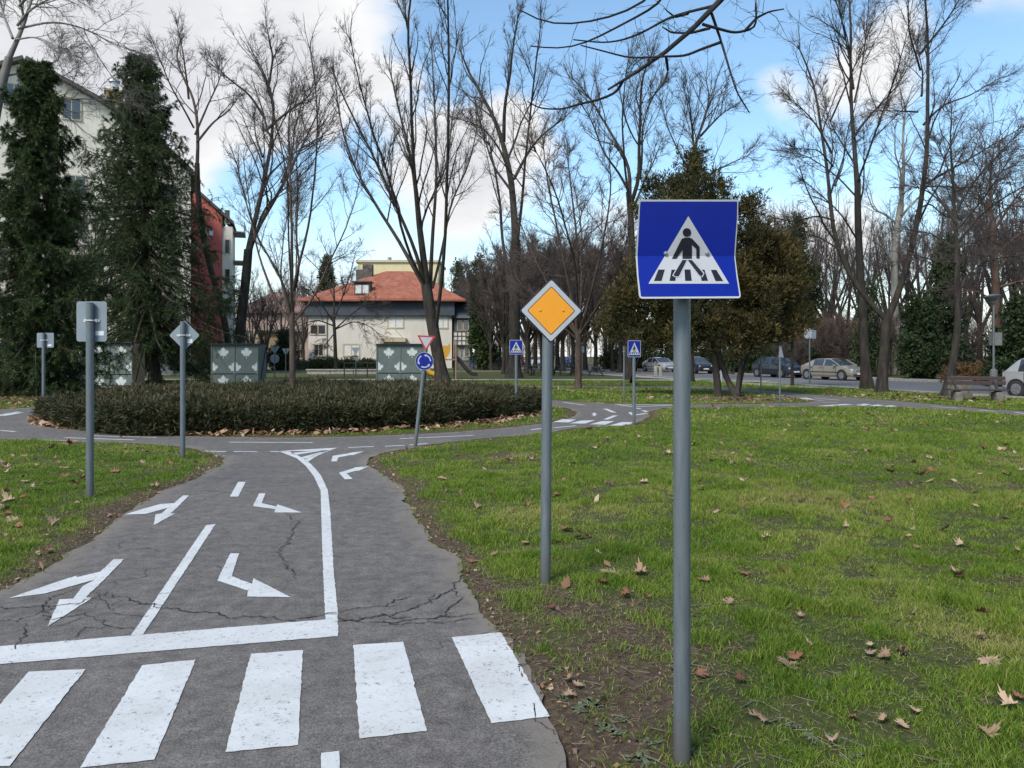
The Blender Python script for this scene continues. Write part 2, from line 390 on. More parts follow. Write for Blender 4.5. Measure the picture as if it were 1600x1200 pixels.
MT['spruce'] = mat_leaf('spruce needles', [(0.1, (0.009, 0.016, 0.006)), (0.38, (0.024, 0.040, 0.013)), (0.66, (0.062, 0.092, 0.026)), (1.0, (0.140, 0.175, 0.055))], patch=0.8, translucent=0.12)
MT['thuja'] = mat_leaf('thuja sprays', [(0.1, (0.018, 0.021, 0.009)), (0.4, (0.048, 0.044, 0.015)), (0.65, (0.096, 0.070, 0.021)), (0.85, (0.15, 0.098, 0.028)), (1.0, (0.13, 0.11, 0.038))], patch=0.45, translucent=0.2)
MT['thuja_olive'] = mat_leaf('olive thuja sprays', [(0.1, (0.020, 0.024, 0.010)), (0.4, (0.050, 0.048, 0.016)), (0.65, (0.090, 0.072, 0.022)), (0.85, (0.14, 0.095, 0.028)), (1.0, (0.12, 0.11, 0.04))], patch=0.35, translucent=0.2)
MT['thuja_green'] = mat_leaf('green thuja sprays', [(0.1, (0.018, 0.026, 0.012)), (0.5, (0.045, 0.056, 0.022)), (0.8, (0.08, 0.078, 0.028)), (1.0, (0.11, 0.085, 0.03))], patch=0.5, translucent=0.2)
MT['juniper'] = mat_leaf('juniper sprays', [(0.1, (0.012, 0.015, 0.007)), (0.38, (0.030, 0.036, 0.014)), (0.58, (0.055, 0.054, 0.021)), (0.78, (0.115, 0.075, 0.038)), (1.0, (0.20, 0.135, 0.085))], patch=2.0, translucent=0.15)
MT['ivy'] = mat_leaf('ivy leaves', [(0.1, (0.012, 0.02, 0.008)), (0.5, (0.03, 0.048, 0.016)), (0.8, (0.055, 0.08, 0.025)), (1.0, (0.08, 0.105, 0.04))], patch=0.6, translucent=0.15)
MT['dry_hedge'] = mat_leaf('dry brown foliage', [(0.1, (0.06, 0.036, 0.018)), (0.5, (0.13, 0.078, 0.036)), (0.85, (0.20, 0.12, 0.055)), (1.0, (0.26, 0.17, 0.085))], patch=0.6, translucent=0.2)
MT['litter'] = mat_leaf('dry leaves', [(0.0, (0.07, 0.030, 0.016)), (0.3, (0.17, 0.085, 0.045)), (0.6, (0.30, 0.18, 0.105)), (1.0, (0.44, 0.32, 0.22))], translucent=0.15)
def mat_objleaf(name, c1, c2):
    m, nt, b = new_mat(name); oi = N(nt, 'ShaderNodeObjectInfo'); f = noise(nt, 26, 5)
    k = mth(nt, 'ADD', mth(nt, 'MULTIPLY', oi.outputs['Random'], 0.6), mth(nt, 'MULTIPLY', f, 0.55))
    col = ramp(nt, k, [(0.2, c1), (0.9, c2)])
    nt.links.new(col, b.inputs['Base Color']); b.inputs['Roughness'].default_value = 0.7; b.inputs['Specular IOR Level'].default_value = 0.3
    return m
MT['leaf_tan'] = mat_objleaf('tan fallen leaf', (0.18, 0.105, 0.06), (0.44, 0.315, 0.21))
MT['leaf_red'] = mat_objleaf('russet fallen leaf', (0.075, 0.026, 0.016), (0.25, 0.11, 0.06))
MT['concrete'] = mat_noise('weathered concrete', (0.16, 0.145, 0.12), (0.27, 0.25, 0.215), 6, 0.9, 0, 0.4, (0.34, 0.32, 0.28))
MT['bench_wood'] = mat_noise('brown bench boards', (0.028, 0.016, 0.014), (0.060, 0.034, 0.029), 18, 0.6)
MT['old_concrete'] = mat_noise('old mossy concrete', (0.07, 0.062, 0.048), (0.13, 0.115, 0.092), 7, 0.95, 0, 0.5, (0.20, 0.18, 0.15))
MT['lamp_grey'] = mat_noise('dull lamp paint', (0.07, 0.075, 0.075), (0.12, 0.125, 0.12), 9, 0.6)
MT['dark_metal'] = mat_noise('dark metal', (0.012, 0.013, 0.014), (0.03, 0.032, 0.034), 20, 0.55)
MT['shed'] = mat_sheet('green grey shed panels', (0.080, 0.102, 0.092), (0.110, 0.134, 0.122), 0.55, amt=0.3, dirt=(0.12, 0.13, 0.12), scale=3)
MT['shed_leaf'] = mat_sheet('pale leaf stencil', (0.42, 0.46, 0.44), (0.50, 0.54, 0.51), 0.6, amt=0.3, scale=5)
MT['shed_side'] = mat_sheet('tan plywood', (0.26, 0.17, 0.10), (0.34, 0.23, 0.14), 0.7, amt=0.3, scale=4)
MT['tyre'] = mat_noise('tyre rubber', (0.012, 0.012, 0.012), (0.025, 0.025, 0.025), 30, 0.85)
MT['rim'] = mat_sheet('alloy rim', (0.24, 0.24, 0.25), (0.32, 0.32, 0.33), 0.35, 0.6)
MT['chrome'] = mat_sheet('lamp glass', (0.55, 0.56, 0.58), (0.7, 0.7, 0.72), 0.12, 0.3)
MT['tail'] = mat_sheet('tail lamp', (0.28, 0.01, 0.01), (0.35, 0.02, 0.015), 0.15)
MT['plate'] = mat_sheet('number plate', (0.6, 0.6, 0.6), (0.68, 0.68, 0.68), 0.4)
MT['black_trim'] = mat_noise('black trim', (0.012, 0.012, 0.013), (0.022, 0.022, 0.024), 30, 0.5)
def mat_glass(name, c, rough=0.04):
    m, nt, b = new_mat(name); f = noise(nt, 1.5, 3)
    nt.links.new(ramp(nt, f, [(0.3, c), (0.7, tuple(min(1, q*1.7) for q in c))]), b.inputs['Base Color'])
    b.inputs['Roughness'].default_value = rough; b.inputs['Specular IOR Level'].default_value = 0.9; b.inputs['Coat Weight'].default_value = 0.3; b.inputs['Coat Roughness'].default_value = 0.03
    return m
MT['glass'] = mat_glass('car glass', (0.02, 0.024, 0.028)); MT['pane'] = mat_glass('window pane', (0.03, 0.033, 0.036), 0.08)
MT['blind'] = mat_noise('white roller blind', (0.50, 0.50, 0.48), (0.60, 0.60, 0.58), 3, 0.7)
def mat_car(name, c):
    m, nt, b = new_mat(name); f = noise(nt, 5, 6, 0.7)
    nt.links.new(ramp(nt, f, [(0.35, c), (0.8, tuple(q*0.8+0.03 for q in c))]), b.inputs['Base Color'])
    b.inputs['Roughness'].default_value = 0.32; b.inputs['Metallic'].default_value = 0.35; b.inputs['Coat Weight'].default_value = 0.8; b.inputs['Coat Roughness'].default_value = 0.06
    return m
MT['car_beige'] = mat_car('beige car paint', (0.30, 0.27, 0.225)); MT['car_navy'] = mat_car('navy car paint', (0.016, 0.019, 0.034))
MT['car_silver'] = mat_car('silver car paint', (0.40, 0.40, 0.40)); MT['car_blue'] = mat_car('blue car paint', (0.03, 0.075, 0.20))
MT['car_dark'] = mat_car('dark car paint', (0.018, 0.02, 0.025)); MT['car_white'] = mat_car('white car paint', (0.6, 0.6, 0.6)); MT['car_red'] = mat_car('red car paint', (0.25, 0.03, 0.03))
def mat_render_wall(name, c1, c2, streak=0.3):
    m, nt, b = new_mat(name); tcn = N(nt, 'ShaderNodeTexCoord'); mp = N(nt, 'ShaderNodeMapping'); mp.inputs['Scale'].default_value = (1, 1, 0.15); nt.links.new(tcn.outputs['Object'], mp.inputs[0])
    s = noise(nt, 1.8, 6, 0.7, mp.outputs[0]); f = noise(nt, 0.35, 5, 0.6)
    col = ramp(nt, f, [(0.3, c1), (0.7, c2)]); col = mixc(nt, ramp(nt, s, [(0.5, 0), (0.8, streak)]), col, tuple(q*0.55 for q in c1))
    nt.links.new(col, b.inputs['Base Color']); b.inputs['Roughness'].default_value = 0.9; return m
MT['wall_cream'] = mat_render_wall('cream render', (0.50, 0.46, 0.40), (0.60, 0.56, 0.49))
MT['wall_white'] = mat_render_wall('off white render', (0.60, 0.55, 0.46), (0.70, 0.645, 0.55))
MT['wall_red'] = mat_render_wall('red render', (0.40, 0.095, 0.078), (0.48, 0.125, 0.105))
MT['wall_yellow'] = mat_render_wall('yellow render', (0.52, 0.44, 0.24), (0.60, 0.51, 0.30))
MT['wall_ochre'] = mat_render_wall('ochre render', (0.40, 0.28, 0.14), (0.48, 0.34, 0.18))
MT['wall_pink'] = mat_render_wall('pinkish render', (0.28, 0.20, 0.165), (0.36, 0.265, 0.22))
MT['plinth'] = mat_render_wall('grey plinth', (0.20, 0.20, 0.19), (0.28, 0.275, 0.26))
MT['trim'] = mat_render_wall('beige trim', (0.40, 0.34, 0.23), (0.48, 0.41, 0.29))
MT['slate'] = mat_noise('dark slate band', (0.028, 0.034, 0.046), (0.05, 0.058, 0.072), 3, 0.6)
MT['roof_dark'] = mat_noise('dark roofing', (0.05, 0.047, 0.045), (0.10, 0.095, 0.09), 4, 0.85)
MT['stone_wall'] = mat_noise('rough stone wall', (0.035, 0.032, 0.028), (0.085, 0.078, 0.068), 2.5, 0.95, 0, 0.8, (0.15, 0.14, 0.125))
def mat_tiles():
    m, nt, b = new_mat('red roof tiles'); tcn = N(nt, 'ShaderNodeTexCoord')
    w = N(nt, 'ShaderNodeTexWave', wave_type='BANDS', bands_direction='Z'); w.inputs['Scale'].default_value = 1.3; w.inputs['Distortion'].default_value = 0.6; nt.links.new(tcn.outputs['Object'], w.inputs['Vector'])
    f = noise(nt, 1.1, 6, 0.7); col = ramp(nt, f, [(0.3, (0.17, 0.055, 0.030)), (0.5, (0.28, 0.088, 0.048)), (0.72, (0.36, 0.145, 0.085))])
    col = mixc(nt, ramp(nt, w.outputs['Fac'], [(0.0, 0.55), (0.3, 0)]), col, (0.10, 0.04, 0.028))
    nt.links.new(col, b.inputs['Base Color']); b.inputs['Roughness'].default_value = 0.85; bump(nt, b, w.outputs['Fac'], 0.5, 0.05); return m
MT['tiles'] = mat_tiles()
MT['roof_faded'] = mat_noise('faded roof', (0.13, 0.075, 0.06), (0.20, 0.125, 0.105), 2, 0.9)
MT['plastic_yellow'] = mat_noise('yellow plastic', (0.55, 0.27, 0.03), (0.62, 0.33, 0.05), 5, 0.45)
MT['plastic_blue'] = mat_noise('blue plastic', (0.02, 0.07, 0.28), (0.03, 0.10, 0.34), 5, 0.45)
MT['timber'] = mat_noise('playground timber', (0.20, 0.13, 0.08), (0.30, 0.21, 0.13), 9, 0.8)
MT['weed'] = mat_leaf('weed leaves', [(0.0, (0.05, 0.062, 0.03)), (0.5, (0.10, 0.115, 0.06)), (1.0, (0.17, 0.175, 0.11))], translucent=0.2)
# ------------------------------------------------------------------ ground plan of the little traffic park
RC = np.array((-5.2, 20.6))            # centre of the roundabout
def zm(x, y, ox, oy, s): return (ox+x/s, oy+y/s)
def gp(lst): return [tuple(G(x, y))[:2] for x, y in lst]
outer = [(-3.5,-8), (-3.45,0), (-3.35,3.6)]
outer += gp([(0,925),(68,893),(113,864),(147,843),(194,801),(234,777),(315,743),(345,725),(353,716),(333,709),(289,699),(236,694.5),(184,692),(131,691),(105,689),(52,688),(0,686)])
outer += [(-12.5,13.3), (-20,12.6), (-32,12.2), (-32,20.6), (-18,21.2)] + gp([(0,640)])
for a in range(158, 44, -6):
    outer.append((RC[0]+8.7*math.cos(math.radians(a)), RC[1]+8.7*math.sin(math.radians(a))))
outer += gp([(864,626),(920,629),(960,631),(1080,632.5),(1200,631),(1258,629.5),(1277,626.5),(1230,620),(1180,614),(1080,606.6),(860,605.4)])
outer += [(-8,36.2), (-32,36.4), (-32,38.2), (-8,38.0)]
outer += gp([(860,603),(1080,603.3),(1150,607),(1220,612),(1280,618),(1340,622),(1400,627),(1480,634),(1540,640),(1600,643)])
outer += [(20,17.8), (34,13.4), (34,11.4), (20,15.8)]
outer += gp([(1600,649.5),(1500,641.5),(1420,637.2),(1300,635.7),(1200,635.7),(1080,637.2),(1037,638),(1012,644),(1015,650),(990,664),(955,666),(907,668),(862,675),(800,681),(700,691),(655,698),(600,707),(577,715),(575,725),(597,742),(625,760),(640,785),(645,805),(664,829),(680,852),(712,867),(721,899),(743,931),(756,959),(778,991),(810,1023),(838,1070),(861,1105),(875,1137),(891,1168),(899,1200)])
outer += [(0.25,1.8), (0.2,0), (0.25,-8)]
def ring_r(a):                     # inner edge of the ring road, a in degrees
    ks = [0,60,120,170,210,246,284.5,320,350,360]; rs = [6.9,6.7,6.7,6.8,6.6,6.0,6.75,6.9,6.95,6.9]
    return float(np.interp(a % 360, ks, rs))
hole = []
for a in range(0, 360, 4):
    r = sum(ring_r(a+q) for q in (-12,-6,0,6,12))/5
    hole.append((RC[0]+r*math.cos(math.radians(a)), RC[1]+r*math.sin(math.radians(a))))
def roughen(loop, step, amp, rng):
    out = []
    n = len(loop)
    for i in range(n):
        a = np.array(loop[i]); b = np.array(loop[(i+1) % n]); L = np.linalg.norm(b-a)
        far = max(abs(a[1]), abs(a[0]))
        k = max(1, int(L/(step if far < 14 else step*4)))
        nr = np.array((-(b-a)[1], (b-a)[0]))/max(L, 1e-6)
        for j in range(k):
            p = a+(b-a)*j/k
            w = (fbm(p[0], p[1], 0.5, 3)-0.5)*2*amp + rng.normal(0, amp*0.12)
            out.append(tuple(p+nr*w))
    return out
outer_r = roughen(outer, 0.05, 0.075, RNG); hole_r = roughen(hole, 0.12, 0.09, RNG)
def inside(P, loops):
    x = P[:,0]; y = P[:,1]; c = np.zeros(len(P), bool)
    for lp in loops:
        L = np.asarray(lp); A = L; B = np.roll(L, -1, 0)
        for (ax, ay), (bx, by) in zip(A, B):
            if ay == by: continue
            m = ((ay > y) != (by > y)) & (x < (bx-ax)*(y-ay)/(by-ay)+ax)
            c ^= m
    return c
def edge_dist(P, loops):
    best = np.full(len(P), 1e9)
    for lp in loops:
        L = np.asarray(lp); A = L; B = np.roll(L, -1, 0)
        for a, b in zip(A, B):
            d = b-a; q = P-a; t = np.clip((q@d)/(d@d+1e-12), 0, 1)
            e = q-t[:,None]*d
            best = np.minimum(best, (e*e).sum(1))
    return np.sqrt(best)
# signed distance raster of the road (negative on the asphalt)
SX0, SX1, SY0, SY1, SST = -33.0, 35.0, -8.0, 42.0, 0.125
gx = np.arange(SX0, SX1, SST); gy = np.arange(SY0, SY1, SST)
GX, GY = np.meshgrid(gx, gy); GP = np.stack([GX.ravel(), GY.ravel()], 1)
_ins = inside(GP, [outer_r, hole_r]); _dst = edge_dist(GP, [outer, hole])
SDF = np.where(_ins, -_dst, _dst).reshape(GX.shape)
def road_sd(x, y):
    fx = np.clip((np.asarray(x)-SX0)/SST, 0, len(gx)-1.001); fy = np.clip((np.asarray(y)-SY0)/SST, 0, len(gy)-1.001)
    xi = fx.astype(int); yi = fy.astype(int); u = fx-xi; v = fy-yi
    s = (SDF[yi,xi]*(1-u)+SDF[yi,xi+1]*u)*(1-v)+(SDF[yi+1,xi]*(1-u)+SDF[yi+1,xi+1]*u)*v
    out = (np.asarray(x) < SX0+.2)|(np.asarray(x) > SX1-.2)|(np.asarray(y) > SY1-.2)|(np.asarray(y) < SY0+.2)
    return np.where(out, 3.0, s)
# the main street beyond, running away to the left
SDIR = np.array((-0.253, 0.967)); SNOR = np.array((0.967, 0.253)); S_NEAR, S_FAR = 24.6, 35.0
def street_pt(off, along): return SNOR*off + SDIR*along
def street_sd(x, y):
    o = np.asarray(x)*SNOR[0]+np.asarray(y)*SNOR[1]
    return np.maximum(S_NEAR-o, o-S_FAR)
HEDGE_C = np.array((-5.55, 20.6)); HEDGE_R = 6.15
def blob(x, y, p, r): return np.exp(-(((x-p[0])**2+(y-p[1])**2)/r**2))
def bare_at(x, y):
    sd = road_sd(x, y)
    n = fbm(x, y, 0.55, 5); n2 = fbm(x, y, 2.2, 9); n3 = fbm(x, y, 0.22, 21, 3)
    b = np.clip(1.15-(sd-0.02)/(0.10+0.42*n), 0, 1)*np.where(sd > 0, 1, 0)
    for (px, py, r, w) in ((930,1050,.50,1.0),(1000,1000,.42,.9),(930,960,.48,.9),(1010,1110,.40,.85),(960,1180,.45,.9),(850,930,.35,.7),(1120,1015,.25,.6),(1120,1050,.25,.5),(160,800,.5,.6),(255,735,.5,.5),(1250,1060,.25,.4),(1400,980,.15,.5),(1580,905,.4,.5),(1500,800,.4,.45),(1330,900,.3,.35)):
        g = G(px, py); b = np.maximum(b, w*blob(x, y, g, r)*(0.55+0.9*n))
    for (px, py, r) in ((1140,624,2.6),(60,618,4.5),(240,602,2.5),(700,601,2.0),(1365,613,1.0),(1480,620,1.2)):
        g = G(px, py); b = np.maximum(b, 0.9*blob(x, y, g, r)*(0.5+0.9*n))
    hr = np.hypot(x-HEDGE_C[0], y-HEDGE_C[1]); b = np.maximum(b, np.clip(1-(hr-HEDGE_R+0.1)/0.45, 0, 1))
    b = np.maximum(b, np.clip((n2*0.55+n3*0.5-0.60)*4.0, 0, 0.8))
    return np.clip(b, 0, 1)
def ground_z(x, y):
    sd = road_sd(x, y)
    h = 0.006+0.035*(fbm(x, y, 1.1, 31)-0.35)*np.clip(sd/0.4, 0, 1)+0.012*(fbm(x, y, 0.25, 33, 2)-0.4)*np.clip(sd/0.15, 0, 1)
    return np.where(sd < -0.02, -0.03, h)-np.where(street_sd(x, y) < 0.3, 0.12, 0)
def axis(lo, hi, c0, c1, fine, g=1.12):
    a = list(np.arange(c0, c1, fine)); s = fine; x = c1
    while x < hi: a.append(x); s *= g; x += s
    a.append(hi); s = fine; x = c0-fine
    while x > lo: a.insert(0, x); s *= g; x -= s
    a.insert(0, lo); return np.array(a)
ax = axis(-900, 900, -9, 12, 0.085, 1.05); ay = axis(-40, 1400, 2.0, 17, 0.085, 1.05)
AX, AY = np.meshgrid(ax, ay); X = AX.ravel(); Y = AY.ravel()
Z = ground_z(X, Y); bare = bare_at(X, Y)
nx, ny = len(ax), len(ay)
i = np.arange(nx*ny).reshape(ny, nx)
F = np.stack([i[:-1,:-1].ravel(), i[:-1,1:].ravel(), i[1:,1:].ravel(), i[1:,:-1].ravel()], 1)
ground = np_mesh('ground', np.stack([X, Y, Z], 1), F, MT['ground'], smooth=True, attr=bare, attr_name='bare')
tag(ground, kind='structure')

# road sheet
from mathutils.geometry import delaunay_2d_cdt
def sheet(name, loops, z, mat, pts=None, parent=None):
    vs = []; es = []
    for lp in loops:
        b = len(vs); vs += [Vector(p) for p in lp]; n = len(lp); es += [(b+k, b+(k+1) % n) for k in range(n)]
    if pts is not None: vs += [Vector(p) for p in pts]
    ov, oe, of, *_ = delaunay_2d_cdt(vs, es, [], 0, 1e-5)
    P = np.array([tuple(v) for v in ov]); T = np.array([f for f in of if len(f) == 3])
    T = T[inside(P[T].mean(1), loops)]
    a = P[T]; cr = (a[:,1,0]-a[:,0,0])*(a[:,2,1]-a[:,0,1])-(a[:,1,1]-a[:,0,1])*(a[:,2,0]-a[:,0,0])
    T[cr < 0] = T[cr < 0][:, ::-1]
    V = np.concatenate([P, np.full((len(P),1), z)], 1)
    return V, T
ip = []
for (x0, x1, y0, y1, st) in ((-4.5,2,1.5,14,0.13), (-14,4,11.5,30,0.35), (-32,34,8,39,0.7)):
    q = np.stack(np.meshgrid(np.arange(x0, x1, st), np.arange(y0, y1, st)), -1).reshape(-1, 2) + RNG.uniform(-.3, .3, (int(np.ceil((x1-x0)/st-1e-9))*int(np.ceil((y1-y0)/st-1e-9)), 2))*st
    q = q[road_sd(q[:,0], q[:,1]) < -0.05]
    if len(ip): q = q[~((q[:,0] > -4.5)&(q[:,0] < 2)&(q[:,1] < 14))]
    ip.append(q)
V, T = sheet('park_road', [outer_r, hole_r], 0.004, None, np.concatenate(ip))
ed = edge_dist(V[:,:2], [outer, hole])
road = np_mesh('park_road', V, T, MT['asphalt'], attr=np.clip(1.0-ed/0.38, 0, 1), attr_name='edge')
tag(road, kind='structure')

# painted markings, each a part of the road
def marking(name, poly_px=None, poly=None, label=None, z=0.008, rough=0.0016):
    P = poly if poly is not None else gp(poly_px)
    out = []; n = len(P)
    for i in range(n):
        a = np.array(P[i]); b = np.array(P[(i+1) % n]); L = np.linalg.norm(b-a); k = max(1, min(60, int(L/0.03)))
        nr = np.array((-(b-a)[1], (b-a)[0]))/max(L, 1e-6)
        for j in range(k):
            p = a+(b-a)*j/k
            out.append(tuple(p+(nr*RNG.normal(0, rough) if j else 0)))
    mb = MB(); mb.tess([[Vector((p[0], p[1], z)) for p in out]])
    o = mb.build(name, MT['marking'], road)
    if o.data.polygons and sum(p.normal.z*p.area for p in o.data.polygons) < 0: o.data.flip_normals()
    if label: o['label'] = label
    return o
def strip(name, pts, w, px=True, label=None):
    P = [np.array(tuple(G(*p))[:2]) if px else np.array(p) for p in pts]
    l = []; r = []
    for i, p in enumerate(P):
        t = P[min(i+1, len(P)-1)]-P[max(i-1, 0)]; t = t/np.linalg.norm(t); n = np.array((-t[1], t[0]))
        l.append(tuple(p+n*w/2)); r.append(tuple(p-n*w/2))
    return marking(name, poly=l+r[::-1], label=label)
for q in ([(-110,1062),(-45,1057),(-200,1200),(-275,1200)], [(45,1052),(134,1048),(15,1200),(-90,1205)], [(222,1042),(306,1033),(241,1190),(125,1203)], [(392,1024),(473,1018),(466,1167),(352,1178)], [(552,1010),(630,1005),(667,1145),(562,1157)], [(706,998),(783,990),(859,1122),(768,1133)]):
    marking('zebra_stripe', q)
marking('stop_line', [(-120,1023),(0,1012),(208,995),(508,970),(508,962),(528,962),(528,996),(240,1020),(0,1040),(-140,1054)], label='white stop line across the path before the near zebra crossing')
marking('edge_line', [(508,961),(505,900),(503,840),(502,800),(501,768),(491,746),(478,729),(464,717),(436,706),(452,706),(478,719),(489,729),(501,743),(512,766),(516,800),(519,850),(522,900),(528,961)], label='white line curving up to the splitter island')
marking('splitter_top', [(436,705.4),(480,702.8),(527,700.4),(515,704),(480,705.6)]); marking('splitter_side', [(515,704.2),(527,700.6),(508,707.5),(492,715),(482,722),(477,719),(488,713)])
marking('hatch_bar', [(454,708.6),(494,704.8),(503,705),(462,711.5)]); marking('hatch_bar', [(470,715.5),(500,707.6),(505,707.6),(478,717.5)])
marking('lane_divider', [(204,996),(224,993),(337,820),(322,822)]); marking('lane_divider', [(359,777),(372,777),(384,754),(372,754)])
z8 = lambda L: [zm(x, y, 0, 640, 2.5) for x, y in L]; z5 = lambda L: [zm(x, y, 300, 660, 4) for x, y in L]
def arrow(polys, label):
    return [marking('lane_arrow', q, label=label) for q in polys]
arrow([z8([(445,588),(485,588),(400,675),(372,668),(180,722),(32,742),(215,680),(298,653),(300,659),(392,637)]), z8([(400,675),(335,738),(360,740),(185,853),(232,746),(287,743),(322,695),(372,668)])], 'white forked arrow on the left lane, the nearer of two')
arrow([z8([(715,338),(738,338),(690,387),(655,387),(567,411),(487,413),(560,390),(625,372),(680,368)]), z8([(690,387),(665,410),(685,408),(600,455),(607,412),(632,408),(655,387)])], 'white forked arrow on the left lane, the farther of two')
arrow([z8([(900,565),(935,565),(905,655),(985,685),(990,663),(1135,737),(965,735),(970,712),(848,672)])], 'white bent arrow beside the long lane divider')
arrow([z8([(1012,330),(1037,330),(1022,368),(1080,382),(1082,373),(1180,405),(1072,405),(1075,392),(988,380)])], 'white bent arrow ahead of the short lane divider')
arrow([z5([(870,247),(880,212),(970,198),(1000,190),(1075,184),(1010,207),(985,208),(915,222),(905,247)])], 'white arrow turning right, next to the roundabout')
arrow([z5([(955,360),(918,318),(1010,290),(1020,284),(1105,278),(1045,305),(1025,306),(965,322),(1005,357)])], 'white arrow turning right beside the curved white line')
for a, b in (((319,705.5),(353,706.5)), ((365,706),(402,706.6)), ((422,706),(437,706.6)), ((544,700),(584,698.3)), ((602,698),(632,696.4)), ((640,696),(668,693.5)), ((358,691.5),(489,692.3)), ((625,686),(740,681)), ((0,673),(24,675)), ((101,684.5),(210,688)), ((145,681.5),(245,684)), ((70,688.2),(120,690))):
    strip('lane_dash', [a, b], 0.075)
strip('lane_divider', [(516,1178),(516,1230)], 0.065)
for q in ([(864,660),(878,655.5),(900,656),(889,660.6)], [(890,662),(908,657.6),(930,657),(914,662.4)], [(921,663.6),(940,658.6),(960,658.4),(946,664)], [(952,665.4),(972,660),(990,660),(985,663),(972,665.6)]):
    marking('zebra_stripe', q)
for a, b, w in (((830,672),(849,669.6),.08), ((865,669),(900,665.6),.08), ((945,639),(960,645),.12), ((946,656),(962,649.6),.12), ((880,629),(914,633.5),.1), ((993,649),(1011,646),.12), ((994,638),(1001,639.4),.12), ((1005,641.6),(1011,644),.12), ((960,632),(1050,633),.14), ((965,632.8),(992,636),.12), ((992,636),(1050,633.4),.12), ((930,629.6),(944,630.4),.1)):
    strip('lane_dash', [a, b], w)
marking('lane_arrow', [(924,648),(928,645),(934,648),(931,648),(930,650.5),(926,650.5),(927,648)]); marking('lane_arrow', [(981,645),(987,644.4),(990,650),(986,648.5)])
for q in ([(1276,634.6),(1320,631.6),(1334,632.6),(1290,635)], [(1337,633.4),(1350,631.2),(1362,632.6),(1347,634.4)], [(1358,634.4),(1371,632.4),(1382,633.8),(1368,635.4)], [(1380,635),(1392,633.6),(1402,635.2),(1388,636.2)]):
    marking('zebra_stripe', q)
for a, b, w in (((1254,622),(1266,624.6),.3), ((1272,622),(1312,625.6),.1), ((1266,625),(1288,626),.1), ((1285,629),(1310,629.4),.1), ((1456,635.6),(1496,638),.1), ((1530,641),(1556,643.4),.1), ((1585,644.6),(1600,646.4),.1)):
    strip('lane_dash', [a, b], w)
strip('lane_dash', [(0,650),(29,645)], 0.28); strip('lane_dash', [(8,647),(30,643.6)], 0.1)

# cracks
def crack(mb, pts, w, seed):
    r = random.Random(seed); P = [np.array(tuple(G(*p))[:2]) for p in pts]; Q = []
    for a, b in zip(P[:-1], P[1:]):
        k = max(2, int(np.linalg.norm(b-a)/0.035)); n = np.array((-(b-a)[1], (b-a)[0])); n = n/np.linalg.norm(n)
        for j in range(k): Q.append(a+(b-a)*j/k+n*r.gauss(0, 0.011))
    Q.append(P[-1])
    for a, b in zip(Q[:-1], Q[1:]):
        d = b-a; n = np.array((-d[1], d[0]))/max(np.linalg.norm(d), 1e-6); ww = w*r.uniform(.25, .95)/2; e = d*0.25
        mb.add([(*(a-e+n*ww), .0095), (*(a-e-n*ww), .0095), (*(b+e-n*ww*.8), .0095), (*(b+e+n*ww*.8), .0095)], [(0,1,2,3)])
mb = MB()
for k, (pts, w) in enumerate(((z8([(0,780),(110,775),(300,765),(400,725),(470,735),(570,765),(650,780),(740,795),(830,795),(890,818),(1010,815),(1150,832)]), .011), (z8([(1150,830),(1280,800),(1400,780),(1500,770),(1600,735)]), .014), (z8([(1320,825),(1400,830),(1500,800),(1540,820),(1600,815)]), .012),
    (z8([(0,830),(60,830),(160,800),(190,740),(300,700)]), .010), (z8([(100,840),(85,900),(60,940)]), .009), (z8([(200,770),(180,830),(330,800),(420,850),(520,865)]), .009), (z8([(270,900),(330,860),(430,850)]), .008), (z8([(380,720),(430,790),(500,760),(640,770)]), .007),
    (z8([(1160,440),(1130,510),(1085,560),(1110,600),(1135,635),(1155,665)]), .012), (z8([(1120,410),(1140,435)]), .010), ([(562,968),(610,962),(660,948),(712,918),(722,900)], .014), ([(528,972),(600,975),(680,968),(750,960)], .012), ([(600,978),(690,974),(745,968)], .010), ([(706,925),(722,935),(700,955),(690,966)], .009), ([(675,930),(674,945)], .007),
    ([(834,1104),(838,1128),(862,1146),(873,1149)], .006), ([(809,1050),(824,1034),(833,1030)], .008), (z5([(0,290),(300,285),(700,280),(1000,275),(1100,285)]), .009), (z5([(0,345),(230,352)]), .008), (z5([(600,370),(900,368),(1100,372)]), .006), (z5([(870,725),(1000,715),(1200,705)]), .006), ([(70,985),(160,960),(230,965)], .007), ([(250,930),(330,922)], .005))):
    crack(mb, pts, w, k)
mb.build('cracks', MT['crack'], road)

# the street beyond the lawn, its kerb and the concrete footpath across the park
def street_poly(o0, o1, a0, a1, n=40):
    return [tuple(street_pt(o0, a)) for a in np.linspace(a0, a1, n)] + [tuple(street_pt(o1, a)) for a in np.linspace(a1, a0, n)]
V, T = sheet('street', [street_poly(S_NEAR, S_FAR, -25, 420)], -0.06, None)
street = np_mesh('street', V, T, MT['street'], attr=np.zeros(len(V)), attr_name='edge'); tag(street, kind='structure')
def long_box(o0, o1, a0, a1, z0, z1, name, mat):
    q = [street_pt(o0,a0), street_pt(o1,a0), street_pt(o1,a1), street_pt(o0,a1)]; mb = MB()
    mb.add([(*p, z) for z in (z0, z1) for p in q], [(3,2,1,0),(4,5,6,7),(0,1,5,4),(1,2,6,5),(2,3,7,6),(3,0,4,7)])
    o = mb.build(name, mat); tag(o, kind='structure'); return o
long_box(S_NEAR-0.2, S_NEAR, -25, 300, -0.2, 0.05, 'street_kerb', MT['concrete'])
long_box(S_FAR, S_FAR+0.22, -25, 300, -0.2, 0.07, 'street_kerb', MT['concrete'])
long_box(S_FAR+0.22, S_FAR+2.0, -25, 300, -0.2, 0.06, 'pavement', MT['concrete_path'])
